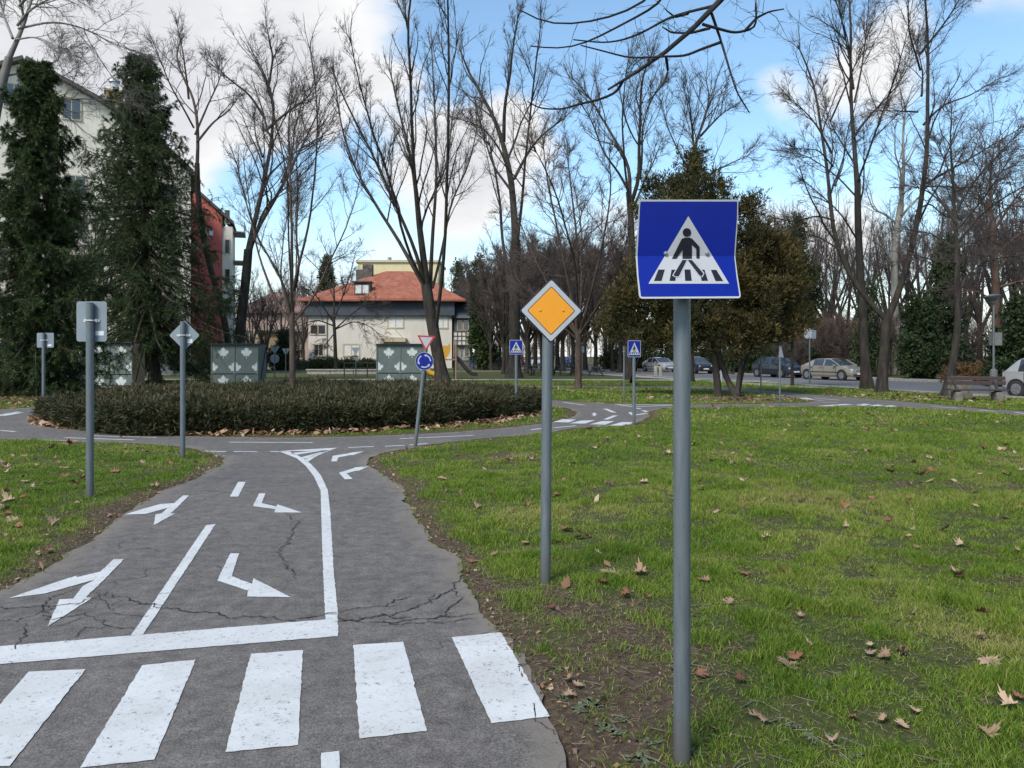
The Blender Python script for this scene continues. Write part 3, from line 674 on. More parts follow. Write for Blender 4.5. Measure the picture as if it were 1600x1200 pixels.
long_box(S_NEAR-2.6, S_NEAR-1.1, 31, 300, -0.2, 0.025, 'pavement', MT['concrete_path'])
def ribbon(name, pts, w, z, mat):
    P = [np.array(p, float) for p in pts]; l = []; r = []
    for i, p in enumerate(P):
        t = P[min(i+1, len(P)-1)]-P[max(i-1,0)]; t /= np.linalg.norm(t); n = np.array((-t[1], t[0])); l.append(tuple(p+n*w/2)); r.append(tuple(p-n*w/2))
    mb = MB(); mb.tess([[Vector((a, b, z)) for a, b in l+r[::-1]]]); o = mb.build(name, mat)
    if o.data.polygons[0].normal.z < 0: o.data.flip_normals()
    return tag(o, kind='structure')
ribbon('footpath', [(-60,48.5), (-20,47.8), (-6,47.6), (5,47.3), (11,46.6), (14.6,44)], 2.2, 0.03, MT['concrete_path'])
ribbon('footpath', [(-60,74), (-12,73), (8,75)], 2.0, 0.03, MT['concrete_path'])

# ------------------------------------------------------------------ grass, one mass of blades
def grass_band(d0, d1, rho, hmul, wmul):
    area = 0.72*(d1*d1-d0*d0)+6.0*(d1-d0); n = int(area*rho)
    y = d0+(d1-d0)*RNG.random(n*2); keep = RNG.random(n*2)*(1.44*d1+6.0) < (1.44*y+6.0); y = y[keep]
    x = (RNG.random(len(y))*2-1)*(0.72*y+3.0)
    sd = road_sd(x, y); b = bare_at(x, y)
    hr = np.hypot(x-HEDGE_C[0], y-HEDGE_C[1])
    tuft = fbm(x, y, 0.33, 41, 3)
    edge_in = (sd > 0.0)|((sd > -0.05)&(RNG.random(len(x)) < 0.12))
    pr = np.clip(1.12-b*1.12, 0.07, 1)*np.clip(0.55+1.3*tuft, 0, 1)
    cl = fbm(x, y, 0.15, 45, 2); pr = pr*np.clip((cl-.28)*4.4, .20, 1)*np.where(d0 > 14, 1.3, 1)
    k = edge_in & (RNG.random(len(x)) < pr) & (hr > HEDGE_R-0.1) & (street_sd(x, y) > 1.0)
    x, y, b, tuft = x[k], y[k], b[k], tuft[k]; n = len(x)
    big = fbm(x, y, 1.6, 55, 3)
    h = (0.024+0.052*np.clip((tuft-0.33)*1.9, 0, 1)*np.clip(big*1.7, .4, 1.3))*(.6+.8*np.clip((cl[k]-.3)*2.5, 0, 1))*RNG.uniform(.55, 1.35, n)*hmul*(1-0.35*b)
    w = RNG.uniform(.0016, .0034, n)*wmul
    a = RNG.uniform(0, 2*np.pi, n); la = RNG.uniform(0, 2*np.pi, n); lean = h*RNG.uniform(.25, 1.1, n)
    z = ground_z(x, y)-0.004
    P = np.stack([x, y, z], 1); wx = np.stack([np.cos(a)*w, np.sin(a)*w, 0*a], 1); ld = np.stack([np.cos(la), np.sin(la), 0*la], 1)
    m = P+ld*(lean*.35)[:,None]; m[:,2] += h*.62
    t = P+ld*lean[:,None]; t[:,2] += h
    V = np.stack([P-wx, P+wx, m-wx*.75, m+wx*.75, t], 1)
    i0 = (np.arange(n)*5)[:,None]
    F = np.concatenate([i0+np.array([[0,1,3]]), i0+np.array([[0,3,2]]), i0+np.array([[2,3,4]])], 0)
    dry = fbm(x, y, .8, 61, 3); var = np.clip(-.05+0.45*big+.55*np.clip((dry-.42)*2.2, 0, 1)+RNG.normal(0, .15, n)+np.where(RNG.random(n) < 0.20+0.3*b, .42, 0)-.25*np.clip((tuft-.6)*3, 0, 1), 0, 1)
    return V.reshape(-1, 3), F, np.repeat(var, 5)
def thatch(d0, d1, rho, L0, wmul):
    area = 0.72*(d1*d1-d0*d0)+3.2*(d1-d0); n = int(area*rho); y = d0+(d1-d0)*np.sqrt(RNG.random(n)); x = (RNG.random(n)*2-1)*(0.72*y+1.6)
    k = (road_sd(x, y) > .01)&(np.hypot(x-HEDGE_C[0], y-HEDGE_C[1]) > HEDGE_R-.1)&(RNG.random(n) < .35+.65*fbm(x, y, .9, 63, 3)); x, y = x[k], y[k]; n = len(x)
    a = RNG.uniform(0, 2*np.pi, n); L = L0*RNG.uniform(.4, 1.4, n); w = RNG.uniform(.0010, .0022, n)*wmul; z = ground_z(x, y)+RNG.uniform(.002, .016, n); t = RNG.normal(0, .22, n)
    P = np.stack([x, y, z], 1); d = np.stack([np.cos(a)*L, np.sin(a)*L, t*L], 1); s = np.stack([-np.sin(a)*w, np.cos(a)*w, 0*a], 1); m = P+d*.5+np.stack([0*a, 0*a, L*.08], 1)
    V = np.stack([P-s, P+s, m-s, m+s, P+d], 1); i0 = (np.arange(n)*5)[:,None]; F = np.concatenate([i0+np.array([[0,1,3]]), i0+np.array([[0,3,2]]), i0+np.array([[2,3,4]])], 0)
    return V.reshape(-1,3), F, np.repeat(np.clip(RNG.normal(.92, .18, n), .55, 1.2), 5)
Vs = []; Fs = []; As = []; base = 0
for args in ((1.2,6,900,.042,.85), (6,11,450,.05,1.2), (11,20,130,.06,2.0)):
    v, f, a = thatch(*args); Vs.append(v); Fs.append(f+base); As.append(a); base += len(v)
for args in ((1.2,3.6,9500,.72,.72), (3.6,6,9000,.74,.75), (6,10,4600,.8,1.0), (10,16,1700,.85,1.6), (16,26,400,1.0,3.1), (26,46,110,1.1,6.0)):
    v, f, a = grass_band(*args); Vs.append(v); Fs.append(f+base); As.append(a); base += len(v)
grass = np_mesh('grass', np.concatenate(Vs), np.concatenate(Fs), MT['grass'], attr=np.concatenate(As))
tag(grass, 'short green lawn grass with thin and yellowed spots', 'grass', kind='stuff')
# ------------------------------------------------------------------ buildings
def wall_window(b, x, z, w, h, y, frame_mat, pane_mat, fr=0.10, name='window', out=0.06, mull=1, label=None):
    """window on the wall plane y (facing -y in the building's own frame): frame part with a pane sub-part"""
    mb = MB()
    mb.box((x, y-out/2, z+h/2+fr/2), (w+2*fr, out, fr)).box((x, y-out/2, z-h/2-fr/2), (w+2*fr, out+0.04, fr))
    mb.box((x-w/2-fr/2, y-out/2, z), (fr, out, h)).box((x+w/2+fr/2, y-out/2, z), (fr, out, h))
    for k in range(mull):
        mb.box((x-w/2+w*(k+1)/(mull+1), y-out/2+.005, z), (fr*0.6, out*.7, h))
    o = mb.build(name, frame_mat, b)
    if label: o['label'] = label
    p = MB(); p.box((x, y-0.008, z), (w, 0.016, h)); p.build('pane', pane_mat, o)
    return o
# tall gabled apartment house on the left, turned so that its right flank stays out of sight
def wx(px, d): return (px-800)/FPX*d
def wz(py, d): return CAM_H+(HORIZ-py)/FPX*d
class Facade:
    """a facade turned by a about its anchor corner; loc() gives facade coordinates seen at a pixel"""
    def __init__(s, px, d, a): s.o = Vector((wx(px, d), d, 0)); s.a = a; s.c = math.cos(a); s.s = math.sin(a)
    def loc(s, px, py=None):
        k = (px-800)/FPX; t = (k*s.o.y-s.o.x)/(s.c-k*s.s); d = s.o.y+t*s.s
        return t if py is None else (t, wz(py, d))
    def scale(s, px): return FPX/(s.o.y+s.loc(px)*s.s)
FA = Facade(298, 60, math.radians(26)); b = empty('apartment_house', FA.o, FA.a, 'tall off white gabled apartment house behind the two spruces', 'apartment house')
prof = [FA.loc(px, py) for px, py in ((40,97),(160,163),(228,208),(298,272))]
pk = prof[0][0]; L = [(2*pk-x, z) for x, z in prof[1:]][::-1]
face = [(L[0][0], 0)] + L + prof + [(prof[-1][0], 0)]
mb = MB(); mb.prism(face, ((0,0,0),(1,0,0),(0,0,1),(0,1,0)), 0, 13); mb.build('wall', MT['wall_white'], b)
rp = L + prof; mb = MB()
for (x0, z0), (x1, z1) in zip(rp[:-1], rp[1:]):
    n = Vector((-(z1-z0), 0, x1-x0)).normalized()
    q = [Vector((x0, -0.7, z0)), Vector((x1, -0.7, z1)), Vector((x1, 13.5, z1)), Vector((x0, 13.5, z0))]
    mb.add([p+n*0.02 for p in q]+[p+n*0.28 for p in q], [(3,2,1,0),(4,5,6,7),(0,1,5,4),(1,2,6,5),(2,3,7,6),(3,0,4,7)])
for xx in (prof[-1][0]+.25, L[0][0]-.25): mb.box((xx, 6.4, prof[-1][1]-0.05), (0.7, 14.2, 0.25))
roof = mb.build('roof', MT['roof_dark'], b)
x, zt = FA.loc(178, 140); ch = MB(); ch.box((x, 1.5, zt-1.6), (1.15, 1.0, 3.6)); ch.box((x, 1.5, zt+0.25), (1.4, 1.2, 0.14)); ch.build('chimney', MT['wall_ochre'], roof)
ch = MB(); ch.tube([(x, 1.5, zt+.32), (x, 1.5, zt+1.0)], 0.26, 10); ch.tube([(x, 1.5, zt+1.0), (x, 1.5, zt+1.22)], [0.4, 0.34], 10); ch.build('chimney_pot', MT['steel'], roof)
wins = [(*FA.loc(112,170), 1.1, 1.5), (*FA.loc(22,150), 1.2, 1.6), (*FA.loc(70,172), 1.1, 1.5)]
for z in (2.4, 5.3, 8.2, 11.1, 14.0):
    for px in (50, 118, 205, 262): wins.append((FA.loc(px), z, 1.25, 1.45))
for x, z, w, h in wins: wall_window(b, x, z, w, h, 0, MT['trim'], MT['pane'], 0.1)
mb = MB(); mb.box((pk, -0.06, 0.55), (2*(prof[-1][0]-pk)+.1, 0.12, 1.1)); mb.build('plinth', MT['plinth'], b)
mb = MB()
for px in (243, 284):
    x = FA.loc(px); mb.box((x, -0.5, 2.45), (1.9 if px == 243 else 1.0, 1.0, 0.12)); mb.box((x-.3, -0.08, 1.4), (.9, .1, 2.1))
mb.build('entrance_canopy', MT['dark_metal'], b)
# red gable end next to it with white balcony stack
FB = Facade(347, 70, math.radians(17)); b = empty('apartment_house', FB.o, FB.a, 'red painted apartment block end with white balconies behind the forked trees', 'apartment house')
xl = FB.loc(262); p1 = FB.loc(285, 280); p2 = FB.loc(347, 336); zr = p2[1]
mb = MB(); mb.prism([(xl,1.2),(xl,p1[1]+1.2),p1,p2,(p2[0],1.2)], ((0,0,0),(1,0,0),(0,0,1),(0,1,0)), 0, 5); mb.build('wall', MT['wall_red'], b)
mb = MB(); mb.prism([(xl,0),(xl,1.2),(p2[0],1.2),(p2[0],0)], ((0,0,0),(1,0,0),(0,0,1),(0,1,0)), -.03, 5); mb.build('plinth', MT['plinth'], b)
mb = MB(); a0 = Vector((p1[0]-.2, -.4, p1[1]+.2)); a1 = Vector((p2[0]+1.0, -.4, p2[1]-.85))
mb.add([a0, a1, a1+Vector((0,5.8,0)), a0+Vector((0,5.8,0)), a0+Vector((0,0,.3)), a1+Vector((0,0,.3)), a1+Vector((0,5.8,.3)), a0+Vector((0,5.8,.3))], [(3,2,1,0),(4,5,6,7),(0,1,5,4),(1,2,6,5),(2,3,7,6),(3,0,4,7)])
mb.build('roof', MT['roof_dark'], b)
mb = MB(); mb.box((0.45, 2.4, zr/2-.5), (0.88, 4.5, zr-1.0)); mb.build('side_wall', MT['wall_white'], b)
for k in range(5):
    z = 2.2+k*2.7; mb = MB(); mb.box((1.4, 2.6, z), (1.0, 3.2, 0.14))
    for j in range(9): mb.box((1.86, 1.1+j*.38, z+.5), (.04, .05, .9))
    mb.box((1.86, 2.6, z+.97), (.06, 3.2, .06)); mb.build('balcony', MT['plinth'], b)
    wall_window(b, 0.45, z+1.2, .36, 1.2, 0.15, MT['trim'], MT['pane'], .05, mull=0)
for px, py in ((322,364),(306,386)):
    x, z = FB.loc(px, py); mb = MB(); mb.box((x, -0.05, z), (1.2 if px == 322 else .5, .1, .5)); mb.build('vent_hood', MT['sticker'], b)
# cream villa with hipped red roof in the middle
D3 = 92.0
b = empty('villa', (wx(600, D3), D3, 0), 0, 'cream two storey villa with hipped red tile roof and dark slate band', 'house')
cx = wx(600, D3); xl = wx(482, D3)-cx; xr = wx(706, D3)-cx; zb = wz(493, D3); ze = wz(472, D3)
mb = MB(); mb.box(((xl+xr)/2, 6, zb/2), (xr-xl, 12, zb)); mb.build('wall', MT['wall_cream'], b)
mb = MB(); mb.box(((xl+xr)/2, 5.9, (zb+ze)/2), (xr-xl+.7, 12.7, ze-zb)); mb.build('slate_band', MT['slate'], b)
def hip(mb, x0, x1, y0, y1, z0, rx0, rx1, ry, z1, th=0.25):
    a = [Vector((x0,y0,z0)), Vector((x1,y0,z0)), Vector((x1,y1,z0)), Vector((x0,y1,z0)), Vector((rx0,ry,z1)), Vector((rx1,ry,z1))]
    mb.add(a+[Vector((x0,y0,z0-th)), Vector((x1,y0,z0-th)), Vector((x1,y1,z0-th)), Vector((x0,y1,z0-th))],
           [(0,1,5,4),(1,2,5),(2,3,4,5),(3,0,4),(0,6,7,1),(1,7,8,2),(2,8,9,3),(3,9,6,0),(9,8,7,6)])
mb = MB(); hip(mb, xl-1.0, wx(728,D3)-cx, -1.0, 12.8, ze+.28, wx(590,D3)-cx, wx(632,D3)-cx, 6.0, wz(419,D3)+.3)
roof = mb.build('roof', MT['tiles'], b)
mb = MB(); hip(mb, wx(566,D3)-cx, wx(668,D3)-cx, -1.4, 6.0, ze+.33, wx(612,D3)-cx, wx(622,D3)-cx, 4.2, wz(424,D3)+.3); mb.build('front_hip', MT['tiles'], b)
def dormer(px, py):
    x = wx(px, D3)-cx; z = wz(py, D3); mb = MB(); mb.bevbox((x, 0.6, z), (1.9, 1.5, 1.5), .05); mb.box((x, .5, z+.82), (2.2, 1.9, .14)); o = mb.build('dormer', MT['roof_dark'], roof)
    return o
dormer(566, 451)
for px in (560.5, 571.5): 
    mb = MB(); mb.box((wx(px,D3)-cx, -.17, wz(452,D3)), (.72, .06, 1.0)); mb.build('skylight', MT['blind'], roof)
mb = MB(); mb.box((wx(563,D3)-cx, 5, wz(428,D3)), (1.2, 1.0, 3.4)); mb.build('chimney', MT['stone_wall'], roof)
F_ = MT['trim']
for px, py, w, h, pm in ((618,503,1.7,1.25,'blind'),(692,503,1.0,1.3,'blind'),(497,515,1.7,1.0,'pane'),(498,547,1.0,1.25,'pane'),(549,547,1.75,1.25,'blind')):
    wall_window(b, wx(px,D3)-cx, wz(py,D3), w, h, 0, F_, MT[pm], 0.16)
mb = MB(); mb.prism([(wx(604,D3)-cx, wz(528,D3)), (wx(631,D3)-cx, wz(528,D3)), (wx(618,D3)-cx, wz(515,D3))], ((0,0,0),(1,0,0),(0,0,1),(0,-1,0)), 0, 1.2)
mb.build('porch_gable', MT['wall_white'], b)
mb = MB(); mb.box((wx(617,D3)-cx, -.7, wz(531.5,D3)), (2.9, 1.4, .45)); mb.box((wx(601,D3)-cx, -1.2, 1.1), (.2, .2, 2.6)); mb.box((wx(633,D3)-cx, -1.2, 1.1), (.2, .2, 2.6)); mb.build('porch', MT['trim'], b)
# bay at the right end with timber lattice
x0 = wx(708,D3)-cx; x1 = wx(734,D3)-cx
mb = MB(); mb.box(((x0+x1)/2+.01, 3.2, wz(539,D3)/2), (x1-x0-.02, 5, wz(539,D3))); mb.build('bay_base', MT['plinth'], b)
mb = MB(); mb.box(((x0+x1)/2, 3.0, (wz(539,D3)+wz(518,D3))/2), (x1-x0, 5.4, wz(518,D3)-wz(539,D3)-.01)); pnl = mb.build('bay_panel', MT['wall_cream'], b)
mb = MB(); zl, zh = wz(539,D3), wz(518,D3)
for k in range(5): mb.box((x0+(x1-x0)*k/4, .27, (zl+zh)/2), (.1, .08, zh-zl))
for k in range(4): mb.box(((x0+x1)/2, .28, zl+(zh-zl)*k/3), (x1-x0+.1, .07, .1))
mb.build('lattice', MT['roof_dark'], pnl)
mb = MB(); mb.box(((x0+x1)/2, 3.0, (wz(518,D3)+wz(497,D3))/2), (x1-x0-.1, 5.2, wz(497,D3)-wz(518,D3)-.01)); mb.build('bay_wall', MT['roof_dark'], b)
for px in (718, 728): wall_window(b, wx(px,D3)-cx, wz(508,D3), .55, 1.15, .4, MT['trim'], MT['pane'], .06, mull=0)
for px in (713, 729): wall_window(b, wx(px,D3)-cx, wz(550,D3), .5, 1.1, .7, MT['trim'], MT['pane'], .08, mull=0)
mb = MB(); xm = (x0+x1)/2; hz = wz(497,D3)
mb.add([Vector((x0-.4,-.1,hz)), Vector((x1+.4,-.1,hz)), Vector((x1+.4,6,hz)), Vector((x0-.4,6,hz)), Vector((x0+.1,1.0,wz(474,D3))), Vector((x1-.3,1.0,wz(474,D3))), Vector((x1-.3,5.4,wz(474,D3))), Vector((x0+.1,5.4,wz(474,D3)))], [(3,2,1,0),(4,5,6,7),(0,1,5,4),(1,2,6,5),(2,3,7,6),(3,0,4,7)])
mb.build('bay_roof', MT['slate'], b)
mb = MB(); mb.tube([(wx(511,D3)-cx,-.08,0),(wx(511,D3)-cx,-.08,zb)], .07, 8); mb.build('downpipe', MT['plinth'], b)
# yellow block behind
D4 = 135.0
b = empty('apartment_block', (wx(622, D4), D4, 0), 0, 'pale yellow block with a flat roof rising behind the red tile roof', 'building'); cx = wx(622, D4)
h = wz(410, D4); w = wx(683,D4)-wx(557,D4)
mb = MB(); mb.box((0, 6, h/2), (w, 12, h)); mb.build('wall', MT['wall_yellow'], b)
mb = MB(); mb.box((0, 6, h+.2), (w+.6, 12.6, .4)); mb.build('parapet', MT['trim'], b)
mb = MB(); mb.box((wx(568,D4)-cx, -.02, wz(432,D4)), (2.6, .3, 2.4)); mb.build('window', MT['stone_wall'], b)
mb = MB(); mb.tube([(wx(603,D4)-cx, 4, h), (wx(603,D4)-cx, 4, h+1.4)], .35, 8); mb.build('chimney', MT['plinth'], b)
# low ochre garage and far pink house left of the villa
D5 = 84.0
b = empty('garage', (wx(424, D5), D5, 0), 0, 'low ochre garage seen between the leaf shed and the island tree', 'garage'); w = wx(446,D5)-wx(406,D5); h = wz(519, D5)
mb = MB(); mb.box((0, 3, h/2), (w, 6, h)); mb.build('wall', MT['wall_ochre'], b)
mb = MB(); mb.box((0, 2.9, h+.1), (w+.5, 6.6, .22)); mb.build('roof', MT['roof_dark'], b)
mb = MB(); mb.box((.3, -.03, 1.15), (1.7, .1, 2.3)); mb.build('door', MT['trim'], b)
D6 = 120.0
b = empty('house', (wx(430, D6), D6, 0), 0, 'distant pinkish house with a faded red roof left of the villa', 'house'); cx = wx(430, D6); h = wz(487, D6); w = wx(500,D6)-wx(382,D6)
mb = MB(); mb.box((0, 5, h/2), (w, 10, h)); mb.build('wall', MT['wall_pink'], b)
mb = MB(); hip(mb, -w/2-.6, w/2+.6, -.6, 10.6, h, -w/2+4, w/2-4, 5, wz(452, D6)); mb.build('roof', MT['roof_faded'], b)
for x in (-4, -1.3, 1.3, 4): 
    for z in (1.8, 4.8): wall_window(b, x, z, 1.0, 1.3, 0, F_, MT['pane'], .1)
D7 = 150.0
b = empty('house', (wx(1290, D7), D7, 0), 0, 'distant low house with a brownish red roof beyond the street trees', 'house'); w = 16
mb = MB(); mb.box((0, 4, 2.6), (w, 8, 5.2)); mb.build('wall', MT['wall_pink'], b)
mb = MB(); hip(mb, -w/2-.5, w/2+.5, -.5, 8.5, 5.2, -4, 4, 4, 9.0); mb.build('roof', MT['tiles'], b)
# walls around the villa garden
def low_wall(px0, px1, d, h, name, label, mat, cap=None):
    x0 = wx(px0, d); x1 = wx(px1, d); e = empty(name, ((x0+x1)/2, d, 0), 0, label, 'wall'); mb = MB()
    n = int((x1-x0)/1.6)
    for k in range(n):
        xa = (x0-x1)/2+(x1-x0)*(k+.5)/n; mb.bevbox((xa, 0, h/2+RNG.normal(0,.02)), ((x1-x0)/n*.985, .4, h), .04)
    mb.build('stonework', mat, e)
    mb = MB(); mb.box((0, -.02, h+.06), (x1-x0+.1, .52, .1)); mb.build('coping', cap or mat, e); return e
low_wall(385, 596, 86, 0.95, 'garden_wall', 'dark rough stone garden wall in front of the villa', MT['stone_wall'])
low_wall(712, 806, 86, 0.95, 'garden_wall', 'dark stone wall stretch right of the lattice bay', MT['stone_wall'])
low_wall(480, 590, 62, 0.32, 'sandpit_edge', 'low pale concrete edging on the lawn before the villa', MT['concrete'])
# ------------------------------------------------------------------ trees
def unit(v): return v/np.maximum(np.linalg.norm(v, axis=-1, keepdims=True), 1e-9)
def perp_to(t, rng):
    r = rng.normal(size=t.shape); r = r-t*(r*t).sum(-1, keepdims=True); return unit(r)
def resample(pts, rad, K, rng=None, wob=0.0):
    P = np.asarray(pts, float); R = np.asarray(rad, float)
    d = np.r_[0, np.cumsum(np.linalg.norm(np.diff(P, axis=0), axis=1))]; t = np.linspace(0, d[-1], K)
    Q = np.stack([np.interp(t, d, P[:,k]) for k in range(3)], 1)
    for _ in range(2): Q[1:-1] = Q[1:-1]*.5+(Q[:-2]+Q[2:])*.25
    if rng is not None and wob: Q[1:] += np.cumsum(rng.normal(0, wob, (K-1, 3)), 0)*np.linspace(.3, 1, K-1)[:,None]
    return Q, np.interp(t, d, R)
def tubes(paths, rads, S):
    """paths (N,K,3), rads (N,K) -> one array of continuous tubes"""
    N_, K, _ = paths.shape
    t = np.empty_like(paths); t[:,1:-1] = paths[:,2:]-paths[:,:-2]; t[:,0] = paths[:,1]-paths[:,0]; t[:,-1] = paths[:,-1]-paths[:,-2]; t = unit(t)
    ref = np.where(np.abs(t[:,:1,2:3]) > .85, np.array([1.,0,0]), np.array([0,0,1.])); ref = np.broadcast_to(ref, t.shape)
    u = unit(np.cross(t, ref)); v = np.cross(t, u)
    a = np.arange(S)*2*np.pi/S
    V = paths[:,:,None,:]+rads[:,:,None,None]*(u[:,:,None,:]*np.cos(a)[None,None,:,None]+v[:,:,None,:]*np.sin(a)[None,None,:,None])
    b = (np.arange(N_)*K*S)[:,None,None]; i = np.arange(K-1)[None,:,None]*S; k = np.arange(S)[None,None,:]; k2 = (k+1) % S
    F = np.stack([b+i+k, b+i+k2, b+i+S+k2, b+i+S+k], -1)
    return V.reshape(-1, 3), F.reshape(-1, 4)
class Geo:
    def __init__(s): s.V = []; s.F = []; s.n = 0
    def add(s, VF):
        V, F = VF; s.V.append(V); s.F.append(F+s.n); s.n += len(V)
    def out(s): return np.concatenate(s.V), np.concatenate(s.F)
def spawn(paths, rads, n, t0, length, ang, up, nseg, rng, wob=.16, rfac=.55, rmin=.004, rl=.012, t1=1.0, taper=.35, tipbias=0.0):
    """n side shoots on every path; length is a function of (t, parent index) in metres"""
    N_, K, _ = paths.shape
    idx = np.repeat(np.arange(N_), n); M = len(idx)
    t = t0+(t1-t0)*rng.random(M)**(1.0/(1+tipbias)); f = t*(K-1); i = np.minimum(f.astype(int), K-2); w = (f-i)[:,None]
    p = paths[idx,i]*(1-w)+paths[idx,i+1]*w; tan = unit(paths[idx,i+1]-paths[idx,i]); r = rads[idx,i]*(1-w[:,0])+rads[idx,i+1]*w[:,0]
    L = length(t, idx)*rng.uniform(.55, 1.25, M); a = np.radians(rng.uniform(ang[0], ang[1], M))[:,None]
    d = unit(tan*np.cos(a)+perp_to(tan, rng)*np.sin(a)+np.array([0,0,up]))
    P = np.empty((M, nseg+1, 3)); P[:,0] = p
    for k in range(nseg):
        d = unit(d+rng.normal(0, wob, (M,3))+np.array([0,0,up*.35])); P[:,k+1] = P[:,k]+d*(L/nseg)[:,None]
    r0 = np.maximum(np.minimum(r*rfac, L*rl), rmin)
    R = r0[:,None]*np.linspace(1, taper, nseg+1)[None]
    return P, R
def bare_tree(name, label, limbs, rng, bark, twig, group=None, cat='tree', origin=(0,0,0), branch=(9, 1.9), sub=(6, .75), fine=(4, .34), dn=1.0, blen=1.0, ang=(24, 52), up=.12, twig_r=.0045, parent_label=None, t0=.25, wob=.15, droop=0.0):
    """limbs: list of (points, radii, is_trunk) in world metres; grows three orders of branches on them"""
    e = empty(name, origin, 0, label, cat, group); o = np.array(origin, float)
    g = Geo(); main = []; mr = []
    for pts, rad, trunk in limbs:
        P, R = resample(np.asarray(pts, float)-o, rad, 15, rng, 0.0 if trunk else .012*np.linalg.norm(np.asarray(pts[-1])-np.asarray(pts[0]))/6)
        if trunk and pts[0][2] < .05: R = R*(1+.55*np.exp(-np.linspace(0, 14, 15)*1.3))
        g.add(tubes(P[None], R[None], 12 if R[0] > .06 else 8))
        if not trunk or len(limbs) == 1: main.append(P); mr.append(R)
    M = np.stack(main); R = np.stack(mr)
    Ls = np.linalg.norm(np.diff(M, axis=1), axis=2).sum(1); Lm = Ls.mean()
    b1, r1 = spawn(M, R, int(branch[0]*(1+.35*(dn-1))), t0, lambda t, i: branch[1]*blen*(1.2-.75*t)*np.clip(Ls[i]/Lm, .5, 1.4), ang, up, 7, rng, wob*.8, .55, twig_r*2.2, .013, tipbias=.3)
    g.add(tubes(b1, r1, 5))
    branch = branch; c = Geo()
    L1 = np.linalg.norm(np.diff(b1, axis=1), axis=2).sum(1)
    b2, r2 = spawn(b1, r1, int(round(sub[0]*(1+.35*(dn-1)))), .15, lambda t, i: sub[1]*1.1*L1[i]/(branch[1]*blen)*(1.35-.7*t), (22, 50), up*.7-droop, 4, rng, wob*.9, .6, twig_r*1.4, .012)
    c.add(tubes(b2, r2, 3))
    L2 = np.linalg.norm(np.diff(b2, axis=1), axis=2).sum(1)
    b3, r3 = spawn(b2, r2, int(round(fine[0]*(1+.35*(dn-1)))), .1, lambda t, i: fine[1]*np.clip(L2[i]/max(sub[1]*.75, .1), .5, 1.6), (20, 50), up*.5-droop, 3, rng, wob*.9, .7, twig_r, .012)
    c.add(tubes(b3, r3, 3))
    # the limb ends carry fine shoots too
    b4, r4 = spawn(M, R, max(4, branch[0]//2), .55, lambda t, i: sub[1]*1.1+0*t, (18, 45), up, 3, rng, wob, .5, twig_r*1.2, .012)
    c.add(tubes(b4, r4, 3)); b5, r5 = spawn(b4, r4, fine[0]+1, .1, lambda t, i: fine[1]+0*t, (25, 55), up*.5, 2, rng, wob, .7, twig_r, .012); c.add(tubes(b5, r5, 3))
    # thin leaders prolong the limb tips
    b6, r6 = spawn(M[:,-4:], R[:,-4:], 4, .75, lambda t, i: branch[1]*.75+0*t, (6, 30), up, 5, rng, wob*.7, .8, twig_r*1.4, .012); c.add(tubes(b6, r6, 4))
    b7, r7 = spawn(b6, r6, 6, .1, lambda t, i: fine[1]*1.3+0*t, (20, 48), up*.6, 3, rng, wob*.8, .7, twig_r, .012); c.add(tubes(b7, r7, 3))
    V, F = g.out(); np_mesh('trunk', V, F, bark, e, smooth=True)
    V, F = c.out(); np_mesh('crown', V, F, twig, e)
    return e
def px_limbs(d, trunk, limbs, rng, spread=.45, tip=.012, wscale=1.0):
    """trunk: [(px,py,width px)...]; limbs: [([(px,py)...], start width px, depth lean)...] -> world polylines"""
    out = []; tx = trunk[-1][0]
    def pts(l, lean):
        res = []; s = 0
        for k, q in enumerate(l):
            if k: s += math.hypot(q[0]-l[k-1][0], q[1]-l[k-1][1])/FPX*d
            res.append(tuple(W(q[0], q[1], d)+Vector((0, lean*s, 0))))
        return res
    T = pts([(q[0], q[1]) for q in trunk], 0)
    if T[0][2] < .6: T[0] = (T[0][0], T[0][1], -0.1)
    out.append((T, [q[2]/2/FPX*d*wscale for q in trunk], True))
    sgn = 1
    for l in limbs:
        lean = l[2] if len(l) > 2 else sgn*rng.uniform(.1, spread); sgn = -sgn
        w0 = l[1]/2/FPX*d*wscale
        out.append((pts(l[0], lean), list(np.linspace(w0, max(tip, w0*.22), len(l[0]))), False))
    return out
def base_of(limbs): p = limbs[0][0][0]; return (p[0], p[1], 0)
def px_tree(name, label, d, trunk, limbs, seed, bark, twig, spread=.45, wscale=1.0, **kw):
    rng = np.random.default_rng(seed); L = px_limbs(d, trunk, limbs, rng, spread, wscale=wscale*.88)
    return bare_tree(name, label, L, rng, MT[bark], MT[twig], origin=base_of(L), dn=1.7, blen=1.65, **kw)

px_tree('linden_tree', 'bare young tree growing out of the hedge island, trunk brown and smooth', 20.4,
    [(457,645,11),(457,590,11),(457,540,10.5),(456,505,10),(456,470,9)],
    [([(456,508),(425,470),(405,430),(388,395),(370,340),(350,270),(338,215)],5.5), ([(455,500),(450,450),(435,412),(415,380),(404,330),(395,270)],5.5), ([(456,470),(456,400),(455,330),(452,250),(450,180),(456,130)],6.5,.05),
     ([(458,455),(470,415),(484,385),(497,340),(512,270),(520,190),(515,120)],5.5), ([(460,502),(475,485),(495,455),(505,420),(525,380),(545,330),(560,260)],4.5), ([(462,450),(473,415),(470,380),(480,320),(487,240)],4), ([(455,495),(440,465),(428,430),(425,370),(430,300)],4), ([(457,490),(452,440),(438,370),(420,300),(418,240)],4,.7), ([(457,490),(463,440),(470,370),(480,300),(470,200)],4,-.6)],
    21, 'bark_warm', 'twig', branch=(10, 1.1), sub=(7, .5), fine=(5, .26), twig_r=.0034, up=.16)
